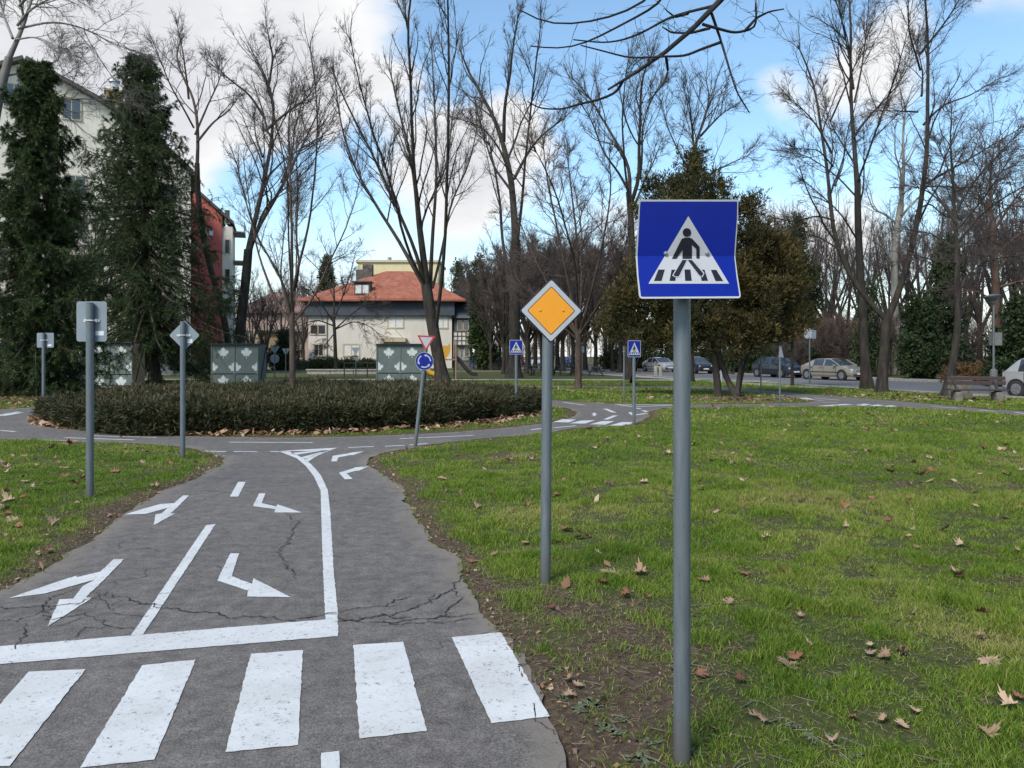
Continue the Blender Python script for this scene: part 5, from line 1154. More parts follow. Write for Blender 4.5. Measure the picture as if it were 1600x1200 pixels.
MT['juniper_core'] = mat_noise('inside of the juniper', (0.012, 0.010, 0.007), (0.03, 0.025, 0.015), 14, 0.95, spec=0.05)
juniper()

# ------------------------------------------------------------------ trees and thicket beyond the street and behind the villa
def bush(name, label, h, r, seed, bark, twig, n=16, group=None, cat='shrub', fine=(5,.32)):
    rg = np.random.default_rng(seed); limbs = []
    for k in range(n):
        a = rg.uniform(0, 6.28); s = r*math.sqrt(rg.random()); hh = h*rg.uniform(.6, 1.05)*(1-.25*s/r); x0, y0 = .25*s*math.cos(a), .25*s*math.sin(a)
        limbs.append(([(x0,y0,-.05),(x0+.25*s*math.cos(a),y0+.25*s*math.sin(a),hh*.35),(.85*s*math.cos(a),.85*s*math.sin(a),hh*.75),(s*math.cos(a),s*math.sin(a),hh)], [.035,.028,.018,.008], False))
    return bare_tree(name, label, limbs, rg, MT[bark], MT[twig], group=group, cat=cat, origin=(0,0,0), branch=(9, h*.26), sub=(6, h*.13), fine=fine, up=.16, twig_r=.008, t0=.15, wob=.2)
G_FAR = 'bare trees standing beyond the street'; G_THK = 'bare shrubs of the thicket beyond the street'; G_BACK = 'bare trees standing behind the villa garden'
L_FAR = 'distant bare tree in the thin row beyond the street'; L_THK = 'brown leafless shrub in the thicket beyond the street'; L_BACK = 'distant bare tree among those around the villa garden'; L_MID = 'distant reddish bare tree in the clump between villa and street'; G_MID = 'reddish bare trees between villa and street'
tA = generic('bare_tree', L_FAR, 15, 81, 'bark', 'twig', 8, .26, G_FAR, branch=(9, 2.5), sub=(6, 1.1), fine=(4, .6), twig_r=.011)
tB = generic('bare_tree', L_BACK, 12, 82, 'bark_warm', 'twig', 8, .34, G_BACK, branch=(10, 2.1), sub=(7, .95), fine=(4, .55), twig_r=.012)
tC = generic('bare_tree', L_MID, 11, 83, 'bark', 'twig_warm', 9, .30, G_MID, branch=(13, 1.9), sub=(7, .9), fine=(5, .5), twig_r=.012, ang=(30,65))
tD = bush('bare_shrub', L_THK, 5.0, 2.4, 84, 'bark_warm', 'twig_warm', 16, G_THK)
used = set()
def put(src, px, d, s, rz, sz=1.0):
    loc = (wx(px, d), d, 0)
    if src.name not in used: used.add(src.name); o = src; o.location = loc; o.rotation_euler = (0,0,rz); o.scale = (s,s,s*sz)
    else: o = copy_tree(src, loc, rz, (s,s,s*sz))
    return o
for k, (px, d, s, sz) in enumerate([(1165,66,.95,1),(1215,78,.95,1.1),(1255,66,.9,1.05),(1290,74,1.0,1),(1322,62,.7,1),(1415,66,.9,1),(1455,72,1.0,1.05),(1490,58,.85,1),(1530,64,.95,1),(1585,52,.85,1),(1640,50,.9,1),(1000,100,1.0,1.1),(955,92,1.05,1.1),(1045,88,1.0,1.05),(1130,96,1.1,1.1),(1180,84,1.0,1.1),(1240,92,1.1,1.1),(1300,88,1.0,1.1),(1350,84,1.05,1.1),(1390,78,.95,1.1),(1440,86,1.1,1.15),(1510,76,1.0,1.1),(1560,70,1.0,1.1),(1610,66,1.0,1.1),(1080,110,1.1,1.2),(980,120,1.2,1.2)]):
    put(tA, px, d, s, k*1.37, sz)
for k, (px, d, s) in enumerate([(415,72,.62),(440,98,.9),(475,105,1.0),(392,66,.6),(350,90,1.0),(548,112,1.0),(700,116,1.1),(752,112,1.0),(-20,80,1.1),(140,52,.95),(505,128,1.3),(660,130,1.2)]):
    put(tB, px, d, s, k*2.1)
for k, (px, d, s) in enumerate([(768,78,.80),(792,70,.85),(822,62,.85),(848,74,1.0),(872,84,1.1),(836,90,1.1),(930,70,.9),(958,78,.85),(905,96,1.05),(780,100,1.0),(862,58,.72),(800,88,1.05),(826,80,1.0),(852,92,1.15),(880,72,.95),(915,82,1.1),(945,90,1.15),(968,72,.95),(758,95,1.0),(896,64,.8),(786,62,.7)]):
    put(tC, px, d, s*1.18, k*1.71)
k = 0
for px, d, s in [(1180,72,1.0),(1210,66,.9),(1285,60,1.0),(1310,64,1.15),(1340,58,1.0),(1362,62,1.1),(1390,56,1.0),(1500,56,.8),(1545,60,1.0),(1600,54,.9),(1420,60,1.2),(1460,66,1.3),(1120,84,1.1),(1060,92,1.1),(1010,98,1.1),(960,110,1.2),(900,118,1.2),(860,120,1.1),(820,110,1.0),(780,118,1.1),(400,80,.8),(455,88,.75),(1235,58,.7)]:
    put(tD, px, d, s, k*.9); k += 1
# evergreen masses: hedges, ivy, conifers
def leafy(name, label, base, lumps, n, mat, seed, L=.22, Wd=.06, cat='shrub', stem=True, group=None, up=.1):
    rng = np.random.default_rng(seed); e = empty(name, (base[0], base[1], 0), 0, label, cat, group); o = np.array((base[0], base[1], 0)); lp = np.asarray(lumps, float)-np.r_[o,0,0,0]
    P0, D0, _ = lump_points(lp, max(20, n//14), rng, .5); sub = np.concatenate([P0+D0*rng.uniform(-.3,.25,(len(P0),1)), np.repeat(rng.uniform(.25,.6,(len(P0),1)), 3, 1)], 1)
    P, D_, idx = lump_points(sub, n, rng, .4); V, F, A = sprigs(P, D_, 5, L, Wd, (15, 75), rng, up, .08); A = np.clip(A+np.repeat(np.repeat(rng.normal(0,.15,len(sub))[idx], 5), 4), 0, 1)
    V[:,2] = np.maximum(V[:,2], .0)
    if stem:
        g = Geo()
        for q in lp[:6]:
            P1, R1 = resample([(q[0]*.8,q[1]*.8,-.1),(q[0]*.9,q[1]*.9,q[2]*.5),(q[0],q[1],q[2]+q[5]*.6)], [.12,.09,.03], 10, rng, .03); g.add(tubes(P1[None], R1[None], 7))
        v, f = g.out(); np_mesh('trunk', v, f, MT['bark'], e, smooth=True)
    np_mesh('foliage', V, F, MT[mat], e, attr=A); return e
def lump(px, py, d, rx, rz, ry=None):
    p = W(px, py, d); k = d/FPX; return (p.x, p.y, p.z, rx*k, (ry or rx)*k, rz*k)
def lbase(l): return (l[0][0], l[0][1])
l = [lump(1440,520,50,22,60), lump(1474,490,51,20,80), lump(1478,420,51,13,50), lump(1425,560,49,20,30), lump(1490,560,49,22,32), lump(1455,570,48.5,28,24)]
leafy('ivy_thicket', 'dark green ivy covered trees between the forked tree and the slanted trunk', lbase(l), l, 5600, 'ivy', 91)
l = [lump(1580,560,40,26,50), lump(1600,520,40,28,60), lump(1560,590,39.5,16,24), lump(1625,540,40,30,60)]
leafy('ivy_thicket', 'dark green ivy thicket above the silver hatchback at the right edge', lbase(l), l, 4200, 'ivy', 92)
l = [lump(1345,520,54,10,60), lump(1362,500,55,9,70), lump(1366,560,54,8,30)]
leafy('ivy_covered_stump', 'pale stump wrapped in ivy between the two verge trees', lbase(l), l, 1500, 'ivy', 93, .16, .045)
l = [lump(1262+14*k, 535+6*math.sin(k*2.1), 64-k*.6, 15, 28) for k in range(6)]
leafy('dry_hedge', 'light brown dry hedge above the roof of the beige car', lbase(l), l, 4200, 'dry_hedge', 94, .24, .03, 'hedge', up=.8)
l = [lump(1150+17*k, 563-2*math.sin(k), 66-k*.9, 16, 22) for k in range(8)]
leafy('evergreen_hedge', 'dark evergreen hedge behind the navy hatchback', lbase(l), l, 4500, 'ivy', 95, .22, .05, 'hedge')
l = [lump(955+19*k, 563, 90-k*1.2, 17, 16) for k in range(10)]
leafy('evergreen_hedge', 'dark evergreen hedge behind the silver and the dark parked cars', lbase(l), l, 4500, 'ivy', 96, .26, .06, 'hedge')
l = [lump(1500+18*k, 590-k*.3, 44-k*.5, 17, 15) for k in range(4)]
leafy('dry_hedge', 'reddish brown dry scrub across the street behind the bench', lbase(l), l, 2600, 'dry_hedge', 97, .22, .03, 'hedge', up=.6)
l = [lump(750,540,82,15,34), lump(748,500,82,13,40), lump(748,460,82,9,38), lump(746,425,82,6,28), lump(760,555,81,14,20)]
leafy('conifer_tree', 'dark columnar conifer right of the lattice bay', lbase(l), l, 3600, 'spruce', 98, .34, .06, 'tree', up=.5)
l = [lump(718,440,120,9,22), lump(720,470,120,13,26), lump(716,420,120,5,16)]
leafy('conifer_tree', 'small dark conifer far behind the right roof end', lbase(l), l, 1500, 'spruce', 99, .45, .08, 'tree', up=.4)
l = [lump(511,455,105,13,26), lump(511,430,105,9,24), lump(510,412,105,5,14), lump(512,480,105,15,16)]
leafy('conifer_tree', 'dark pointed conifer standing behind the left roof end', lbase(l), l, 1800, 'spruce', 100, .4, .07, 'tree', up=.4)
l = [lump(438,565,78,12,18), lump(430,555,78,8,14), lump(446,540,79,10,26)]
leafy('evergreen_shrub', 'dark round evergreen bush beside the ochre garage', lbase(l), l, 1600, 'ivy', 101, .26, .06)
l = [lump(480+12*k, 571, 84, 10, 8) for k in range(10)]
leafy('evergreen_hedge', 'low dark hedge along the villa garden wall', lbase(l), l, 2600, 'ivy', 102, .22, .05, 'hedge')
l = [lump(268+3*k, 588, 47, 6, 18) for k in range(3)]
# the far wood closing the view
def far_wood():
    rng = np.random.default_rng(120); n = 460; x = rng.uniform(-190, 190, n); y = 165+rng.uniform(0, 45, n)+np.abs(x)*.05; h = rng.uniform(7, 14, n)
    P = np.stack([x, y, np.zeros(n)], 1); K = 6; s = np.linspace(0, 1, K); pth = P[:,None,:]+np.stack([rng.normal(0,.6,(n,1))*s, rng.normal(0,.6,(n,1))*s, h[:,None]*s], -1)
    R = .16*np.linspace(1,.25,K)[None]*np.ones((n,1)); b1, r1 = spawn(pth, R, 16, .2, lambda t, i: 3.6*(1.1-.6*t), (25, 60), .15, 4, rng, .15, .5, .03, .012); b2, r2 = spawn(b1, r1, 6, .1, lambda t, i: 1.5+0*t, (25, 60), .1, 2, rng, .2, .7, .022, .01)
    g = Geo(); g.add(tubes(pth, R, 5)); g.add(tubes(b1, r1, 3)); g.add(tubes(b2, r2, 3)); v, f = g.out()
    tag(np_mesh('far_woods', v, f, MT['twig_warm']), 'far brown wood of bare trees closing the horizon', 'wood', kind='stuff')
far_wood()
# ------------------------------------------------------------------ signs
def multi(name, parts, parent=None, smooth=False, sharp=35):
    """one mesh made of several shape collections, each with its own material slot"""
    V = []; F = []; MI = []; mats = []
    for k, (mb, m) in enumerate(parts):
        b = len(V); V += mb.v; F += [tuple(i+b for i in f) for f in mb.f]; MI += [k]*len(mb.f); mats.append(m)
    me = bpy.data.meshes.new(name); me.from_pydata(V, [], F); me.update()
    for m in mats: me.materials.append(m)
    me.polygons.foreach_set('material_index', MI)
    o = bpy.data.objects.new(name, me); C.objects.link(o)
    if smooth:
        me.polygons.foreach_set('use_smooth', [True]*len(me.polygons)); me.set_sharp_from_angle(angle=math.radians(sharp))
    if parent is not None: o.parent = parent
    return o
def rounded(w, h, r, n=5, cx=0, cy=0):
    out = []
    for sx, sy, a0 in ((1,1,0),(-1,1,90),(-1,-1,180),(1,-1,270)):
        for k in range(n+1):
            a = math.radians(a0+90*k/n); out.append((cx+sx*(w/2-r)+r*math.cos(a), cy+sy*(h/2-r)+r*math.sin(a)))
    return out
def circle(cx, cy, r, n=28): return [(cx+r*math.cos(2*math.pi*k/n), cy+r*math.sin(2*math.pi*k/n)) for k in range(n)]
PED = dict(tri=[(630,315),(978,890),(290,890)],
    stripes=[[(375,770),(430,770),(402,867),(337,867)],[(487,771),(530,771),(520,866),(470,866)],[(597,769),(648,769),(660,866),(603,866)],[(728,771),(768,771),(798,866),(743,866)],[(822,772),(868,772),(928,868),(862,868)]],
    halo=[[(572,680),(622,680),(560,834),(528,838),(492,822)],[(620,680),(668,680),(768,800),(752,834),(722,826)]],
    body=[(600,498),(645,498),(664,508),(726,576),(726,676),(698,672),(698,592),(660,556),(660,678),(580,678),(580,598),(530,676),(490,676),(574,508)],
    legs=[[(580,688),(616,688),(550,826),(520,828),(503,816)],[(626,688),(660,688),(758,802),(744,828),(722,816)]], head=circle(618,453,36))
def clip_half(poly, y0, below):
    out = []; n = len(poly)
    for i in range(n):
        a, b = poly[i], poly[(i+1) % n]; ia = (a[1] >= y0) if below else (a[1] <= y0); ib = (b[1] >= y0) if below else (b[1] <= y0)
        if ia: out.append(a)
        if ia != ib: t = (y0-a[1])/(b[1]-a[1]); out.append((a[0]+(b[0]-a[0])*t, y0))
    return out
def pole_part(root, h, r=.031, z0=-.05, cap=True, y=0):
    mb = MB(); mb.tube([(0,y,z0),(0,y,h*.5),(0,y,h)], r, 20)
    if cap: mb.tube([(0,y,h),(0,y,h+.006)], [r*1.06, r*.8], 20)
    return mb.build('pole', MT['pole'], root, smooth=True)
# the big pedestrian crossing sign with its folded blade
g0 = G(1065.5, 1195); S1 = empty('pedestrian_sign', g0, 0, 'big blue pedestrian crossing sign with a creased blade on the nearest grey pole', 'road sign')
FOLD = 655.0; dF = g0.y-0.045
def bent(zx, zy, lift=0.0):
    d = dF-(.026*(FOLD-zy)/480 if zy < FOLD else .080*(zy-FOLD)/360)-lift
    return W(960+zx/5.454, 280+zy/5.454, d)-Vector(g0)
def bent_poly(mb, poly, lift):
    for below in (False, True):
        q = clip_half(poly, FOLD, below)
        if len(q) >= 3: mb.tess([[bent(x, y, lift) for x, y in q]])
    return mb
out1 = [(216,178),(230,174),(1040,174),(1056,180),(1054,300),(1042,480),(1031,640),(1031,668),(1050,820),(1076,985),(1074,1004),(1060,1014),(240,1018),(220,1012),(210,996),(192,820),(182,668),(182,640),(197,420),(206,260),(212,190)]
blue1 = [(222,193),(232,190),(1040,190),(1047,196),(1044,330),(1031,500),(1021,655),(1040,830),(1064,985),(1060,996),(240,1001),(226,996),(206,830),(196,655),(210,400),(218,230)]
mbs = {k: MB() for k in ('back','white','blue','tri','blk','halo')}
bent_poly(mbs['white'], out1, 0)
rim = [bent(x, y, 0) for x, y in out1]; bk = [p+Vector((0,.003,0)) for p in rim]; n = len(rim)
mbs['back'].add(rim+bk, [(i, (i+1) % n, n+(i+1) % n, n+i) for i in range(n)])
for below in (False, True): mbs['back'].tess([[bent(x, y, 0)+Vector((0,.003,0)) for x, y in clip_half(out1, FOLD, below)]])
bent_poly(mbs['blue'], blue1, .0010); bent_poly(mbs['tri'], PED['tri'], .0020)
for s in PED['stripes']: bent_poly(mbs['blk'], s, .0028)
for s in PED['halo']: bent_poly(mbs['halo'], s, .0036)
for s in PED['legs']+[PED['body'], PED['head']]: bent_poly(mbs['blk'], s, .0046)
panel = multi('sign_panel', [(mbs['back'],MT['sign_back']),(mbs['white'],MT['sign_white']),(mbs['blue'],MT['sign_blue']),(mbs['tri'],MT['sign_white']),(mbs['halo'],MT['sign_white']),(mbs['blk'],MT['sign_black'])], S1)
for zx in (437, 790):
    p = bent(zx, 632, .004); mb = MB(); mb.tube([p+Vector((0,.004,0)), p+Vector((0,-.004,0)), p+Vector((0,-.008,0))], [.007,.007,.0035], 12); mb.build('bolt', MT['sign_back'], panel, smooth=True)
top = bent(600, 250).z; pole_part(S1, top-.02)
mb = MB(); mb.tube([(-.072,-.030,bent(0,632).z),(-.03,-.036,bent(0,632).z),(.03,-.036,bent(0,632).z),(.082,-.030,bent(0,632).z)], .006, 8); mb.tube([(-.04,0,bent(0,632).z),(0,.036,bent(0,632).z),(.04,0,bent(0,632).z)], .008, 8); mb.build('clamp', MT['steel'], S1)
# upright flat signs
def front_frame(o=(0,0,0)): return (Vector(o), Vector((1,0,0)), Vector((0,0,1)), Vector((0,-1,0)))
def flat(mb, poly, y): mb.tess([[Vector((p[0], y, p[1])) for p in poly]]); return mb
def ped_sign(px, pbase, pxw, pyh, pyc, label, rz=0.0):
    g = G(px, pbase); d = g.y; e = empty('pedestrian_sign', g, rz, label, 'road sign', 'small pedestrian crossing signs'); w = pxw/FPX*d; h = pyh/FPX*d; zc = wz(pyc, d)
    m = {k: MB() for k in ('back','white','blue','tri','blk')}
    m['back'].prism(rounded(w, h, .02, 4, 0, zc), front_frame((0,-.036,0)), 0, .002); flat(m['white'], rounded(w-.002, h-.002, .02, 4, 0, zc), -.0395); flat(m['blue'], rounded(w-.02, h-.02, .014, 4, 0, zc), -.0408)
    cv = lambda P: [((x-622)/862*w, zc+(597-y)/842*h) for x, y in P]
    flat(m['tri'], cv([(630,270),(1000,905),(260,905)]), -.042)
    for s in PED['stripes']+PED['legs']+[PED['body'], PED['head']]: flat(m['blk'], cv(s), -.0432)
    multi('sign_panel', [(m['back'],MT['sign_back']),(m['white'],MT['sign_white']),(m['blue'],MT['sign_blue']),(m['tri'],MT['sign_white']),(m['blk'],MT['sign_black'])], e)
    pole_part(e, zc+h*.3, .034); return e
ped_sign(806.5, 652, 20.5, 22.5, 542.5, 'small blue pedestrian crossing sign standing at the right end of the hedge', -.06)
ped_sign(990.5, 664, 20.5, 26, 545, 'small blue pedestrian crossing sign next to the far zebra crossing', .05)
# priority road sign
g = G(852, 912); e = empty('priority_road_sign', g, 0, 'amber and white diamond priority road sign on a grey pole', 'road sign'); e.rotation_euler = (0, math.radians(.5), 0); d = g.y; k = d/FPX; zc = wz(486, d); xo = (860-855)*k
def dia(r, ry=None, c=.0):
    ry = ry or r
    P = []
    for cx, cy in ((r,0),(0,ry),(-r,0),(0,-ry)):
        a = math.atan2(cy, cx); 
        for q in (-1, 1): P.append((xo+cx-math.cos(a)*c+q*math.cos(a+math.pi/2)*c, zc+cy-math.sin(a)*c+q*math.sin(a+math.pi/2)*c))
    return [p for j in range(4) for p in (P[2*j], P[2*j+1])]
m = {q: MB() for q in ('back','b1','w','b2','o')}
m['back'].prism(dia(49.5*k,50.5*k,.008), front_frame((0,-.036,0)), 0, .002); flat(m['b1'], dia(49.3*k,50.3*k,.008), -.0392); flat(m['w'], dia(47*k,48*k,.006), -.0402); flat(m['b2'], dia(37.2*k,38*k,.004), -.0412); flat(m['o'], dia(35.8*k,36.6*k,.003), -.0422)
pn = multi('sign_panel', [(m['back'],MT['sign_back']),(m['b1'],MT['sign_black']),(m['w'],MT['sign_white']),(m['b2'],MT['sign_black']),(m['o'],MT['sign_orange'])], e)
for px in (843, 878.5):
    mb = MB(); x = (px-855)*k; mb.tube([(x,-.041,zc+.002),(x,-.046,zc+.002),(x,-.049,zc+.002)], [.0075,.0075,.004], 10); mb.build('bolt', MT['sign_orange'], pn, smooth=True)
pole_part(e, zc+.10, .034)
mb = MB(); mb.tube([(xo-.08,-.032,zc),(0,-.036,zc),(xo+.08,-.032,zc)], .005, 6); mb.tube([(-.04,-.01,zc),(0,.038,zc),(.04,-.01,zc)], .007, 6); mb.build('clamp', MT['steel'], e)
mb = MB(); fx = mb.bevbox((.035,-.01,-.012), (.15,.12,.04), .018).build('footing', MT['plinth'], e, smooth=True)
# leaning yield sign over the roundabout sign
g = G(648.5, 698); e = empty('yield_roundabout_sign', g, 0, 'leaning pole with a yield triangle above a round blue roundabout sign', 'road sign'); e.rotation_euler = (0, math.atan2(14.6, 130), 0); d = g.y; k = d/FPX
pole_part(e, 168*k, .031)
zc = 134.5*k; R = 14.2*k; m = {q: MB() for q in ('back','w','b','a')}; m['back'].prism(circle(0,zc,R), front_frame((0,-.034,0)), 0, .002); flat(m['w'], circle(0,zc,R-.001), -.0372); flat(m['b'], circle(0,zc,R*.955), -.0382)
for a0 in (78, 198, 318):
    P = []; ri, ro = R*.60, R*.735
    for j in range(9): a = math.radians(a0-72+72*j/8); P.append((ro*math.cos(a), zc+ro*math.sin(a)))
    a = math.radians(a0); hd = []
    P += [(R*.83*math.cos(a), zc+R*.83*math.sin(a)), (R*.665*math.cos(a+.40), zc+R*.665*math.sin(a+.40)), (R*.50*math.cos(a), zc+R*.50*math.sin(a))]
    for j in range(8, -1, -1): a = math.radians(a0-72+72*j/8); P.append((ri*math.cos(a), zc+ri*math.sin(a)))
    flat(m['a'], P, -.0392)
multi('round_panel', [(m['back'],MT['sign_back']),(m['w'],MT['sign_white']),(m['b'],MT['sign_blue']),(m['a'],MT['sign_white'])], e)
zt = 174.5*k; m = {q: MB() for q in ('back','r','w')}
def tri(s): 
    cx, cy = 0, zt-.36*.28
    P = [(-14.3*k, zt), (14.3*k, zt), (0, zt-24.5*k)]; c = (0, zt-8.2*k); return [(c[0]+(x-c[0])*s, c[1]+(y-c[1])*s) for x, y in P]
m['back'].prism(tri(1.0), front_frame((0,-.05,0)), 0, .002); flat(m['r'], tri(.995), -.0532); flat(m['w'], tri(.70), -.0542)
yp = multi('yield_panel', [(m['back'],MT['sign_back']),(m['r'],MT['sign_red']),(m['w'],MT['sign_white'])], e)
yp.rotation_euler = (0, math.radians(-4), 0); yp.location = (zt*math.sin(math.radians(4))*1.0-.012, 0, zt*(1-math.cos(math.radians(4))))
mb = MB(); mb.tube([(-.05,-.03,zc),(0,.034,zc),(.05,-.03,zc)], .006, 6); mb.tube([(-.05,-.045,zt-.07),(0,.034,zt-.07),(.05,-.045,zt-.07)], .006, 6); mb.build('clamp', MT['steel'], e)
# signs seen from behind
def back_sign(px, pbase, outline, pxtop, label, lean=0.0, r=.036, d=None, clampy=None, clampw=.1, sticker=None, name='road_sign', x_off=0.0):
    g = G(px, pbase) if d is None else Vector((wx(px, d), d, 0)); d = g.y; e = empty(name, g, 0, label, 'road sign'); e.rotation_euler = (0, lean, 0); k = d/FPX
    P = [((x-px)*k, wz(y, d)) for x, y in outline]; fr = (Vector((0,.042,0)), Vector((1,0,0)), Vector((0,0,1)), Vector((0,1,0)))
    a = MB(); a.prism(P, fr, 0, .002); b = MB(); b.tess([[Vector((p[0], .0455, p[1])) for p in P]]); multi('sign_panel', [(a,MT['sign_back']),(b,MT['sign_white'])], e)
    rim = MB(); cx = sum(p[0] for p in P)/len(P); cz = sum(p[1] for p in P)/len(P)
    pole_part(e, wz(pxtop, d), r)
    if clampy:
        z = wz(clampy, d); mb = MB(); mb.box((0, .036, z), (clampw*2, .012, .028)); mb.tube([(-.05,.03,z),(-.038,-.03,z),(0,-.040,z),(.038,-.03,z),(.05,.03,z)], .008, 8); mb.box((-.055, .026, z), (.02,.03,.034)); mb.box((.055, .026, z), (.02,.03,.034)); mb.build('clamp', MT['steel'], e)
    if sticker:
        x0, y0, x1, y1 = sticker; mb = MB(); mb.box(((x0+x1)/2*k-px*k, .0405, (wz(y0,d)+wz(y1,d))/2), ((x1-x0)*k, .002, (y1-y0)*k)); mb.build('sticker', MT['sticker'], e)
    return e
def rr(x0, y0, x1, y1, r): return [(x, y) for x, y in rounded(x1-x0, y1-y0, r, 4, (x0+x1)/2, (y0+y1)/2)]
back_sign(140.5, 778, rr(116,470.5,163.5,533.5,4), 473.5, 'tall grey back of a rectangular sign on the nearest pole of the left lawn', 0, .038, clampy=501, clampw=.085, sticker=(146,517,159,524))
back_sign(285.5, 718, [(286,501),(288,502),(309,522.5),(309,525),(288,545.5),(286,546),(284,545.5),(263.5,525),(263.5,522.5),(284,502)], 503, 'grey back of a diamond shaped sign by the grass tip left of the path', 0, .036, clampy=524, clampw=.10, sticker=(291,530,299,536))
back_sign(68, 646, rr(56,520,82.5,543,1.5), 520.5, 'small grey square sign back standing before the left spruce', 0, .04, d=20.2, clampy=531.5, clampw=.1, sticker=(73,538,79,541))
def edge_sign(px, pbase, ptop, label, rz, shape='rect', d=None, size=.34, name='road_sign', r=.027):
    g = G(px, pbase) if d is None else Vector((wx(px, d), d, 0)); d = g.y; e = empty(name, g, rz, label, 'road sign'); zt = wz(ptop, d); pole_part(e, zt, r); s = size/2
    P = {'rect': rounded(size, size, .02, 3, 0, zt-s), 'tri': [(-s, zt-.02-size*.86), (s, zt-.02-size*.86), (0, zt)], 'down': [(-s, zt), (s, zt), (0, zt-size*.86)], 'round': circle(0, zt-s, s, 20)}[shape]
    a = MB(); a.prism(P, front_frame((0,-.036,0)), 0, .003); b = MB(); flat(b, P, -.0402); multi('sign_panel', [(a,MT['sign_back']),(b,MT['sign_white'])], e)
    mb = MB(); z = zt-s; mb.tube([(-.05,-.03,z),(0,.038,z),(.05,-.03,z)], .007, 6); mb.build('clamp', MT['steel'], e); return e
edge_sign(975, 627, 541, 'slim sign pole seen edge on left of the far small pedestrian sign', math.radians(82))
edge_sign(1189, 616, 544, 'dark edge on sign pole in front of the navy hatchback', math.radians(100), size=.3)
edge_sign(1218.5, 635, 541, 'lone thin pole with a narrow triangular plate on the far lawn edge', math.radians(46), 'tri', size=.36)
e = edge_sign(429, 592, 541.5, 'distant yield sign back above a round plate right of the middle leaf shed', math.radians(180), 'down', d=50, size=.62)
mb = MB(); mb.prism(circle(0, 1.32, .3, 20), front_frame((0,-.036,0)), 0, .004); mb.build('round_panel', MT['sign_back'], e)
edge_sign(446.5, 591, 544.5, 'distant grey yield sign back beside the island tree trunk', math.radians(180), 'down', d=51.5, size=.56)
e = edge_sign(556, 590.5, 543, 'distant yield sign on the lawn before the villa windows', math.radians(0), 'down', d=53, size=.6)
edge_sign(721, 591, 548, 'thin distant sign pole beside the playground slide', math.radians(85), d=52, size=.4)
edge_sign(910, 586, 541, 'white upright plate on a post behind the crab apple trunk', math.radians(60), d=60, size=.5)
g = Vector((wx(1265, 44), 44, 0)); e = empty('road_sign', g, 0, 'pale double road sign panel on a tall pole left of the beige car', 'road sign'); pole_part(e, wz(511,44), .04)
for x, w in ((-.12,.42),(.21,.30)):
    mb = MB(); mb.prism(rounded(w, .60, .03, 3, x, wz(521,44)), front_frame((0,-.05 if x < 0 else -.045,0)), 0, .004); mb.build('sign_panel', MT['sign_white'] if x < 0 else MT['sign_back'], e)
g = Vector((wx(1127, 46), 46, 0)); e = empty('post', g, 0, 'plain thin white post behind the thuja stems', 'post'); mb = MB(); mb.tube([(0,0,-.05),(0,0,1.9)], .05, 10); mb.tube([(0,0,1.9),(0,0,1.96)], [.06,.03], 10); mb.build('shaft', MT['sign_white'], e, smooth=True)

# ------------------------------------------------------------------ leaf pattern sheds
HALF = [(.018,-.5),(.028,-.24),(.26,-.29),(.215,-.19),(.47,.02),(.405,.06),(.45,.20),(.315,.17),(.275,.235),(.15,.10),(.205,.36),(.115,.31),(0,.5)]
LEAF = HALF+[(-x, y) for x, y in HALF[-2::-1]]
def shed(px0, px1, pxtop, d, npan, label, rz=0.0, side=0):
    x0 = wx(px0, d); x1 = wx(px1, d); h = wz(pxtop, d); w = x1-x0; e = empty('storage_shed', ((x0+x1)/2, d, 0), rz, label, 'shed', 'green sheds with pale leaf pattern'); pw = w/npan; dep = 1.0
    for k in range(npan):
        xc = -w/2+pw*(k+.5); a = MB(); a.box((xc, .02, h*.63+.01), (pw-.03, .05, h*.70)); a.box((xc, .02, h*.14), (pw-.03, .05, h*.245)); l = MB()
        for zc, mode in ((h*.80, 0), (h*.43, 1), (h*.10, 0)):
            s = .62
            if mode == 0:
                P = [(xc+q[0]*s, zc+q[1]*s) for q in LEAF if zc+q[1]*s > .0]
                if zc < .4: P = [(x, max(z, .03)) for x, z in [(xc+q[0]*s, zc+q[1]*s) for q in LEAF]]
                flat(l, P, -.0075)
            else:
                for sg in (-1, 1):
                    xs = xc+sg*(pw/2-.05); P = [(xs-sg*q[0]*s, zc+q[1]*s) for q in HALF]+[(xs, zc-.5*s)]; flat(l, P if sg < 0 else P[::-1], -.0075)
        multi('leaf_panel', [(a,MT['shed']),(l,MT['shed_leaf'])], e)
    mb = MB()
    for k in range(npan+1): mb.box((-w/2+pw*k, -.005, h/2), (.045, .07, h))
    mb.box((0, dep, h/2), (w, .05, h)); mb.build('frame', MT['shed'], e)
    for s in (-1, 1):
        mb = MB(); mb.box((s*(w/2+.035), dep/2, h/2), (.04, dep-.04, h)); mb.build('side_panel', MT['shed_side'] if s == side else MT['shed'], e)
        mb = MB(); mb.bar((s*(w/2+.07), .1, .1), (s*(w/2+.07), dep-.1, h-.1), .05, .03); mb.build('brace', MT['dark_metal'], e)
    mb = MB(); mb.box((0, dep/2-.05, h+.026), (w+.14, dep+.2, .05)); mb.build('roof', MT['dark_metal'], e); return e
shed(98, 210, 536.5, 38.2, 3, 'leftmost leaf pattern shed, its tan side wall showing, half hidden by the spruce', math.radians(-6), 1)
shed(330, 404, 538.5, 39.5, 2, 'leaf pattern shed in the middle, below the forked dark trees', math.radians(-3))
shed(589.5, 662, 538.5, 41.0, 2, 'leaf pattern shed behind the leaning yield sign', math.radians(2))

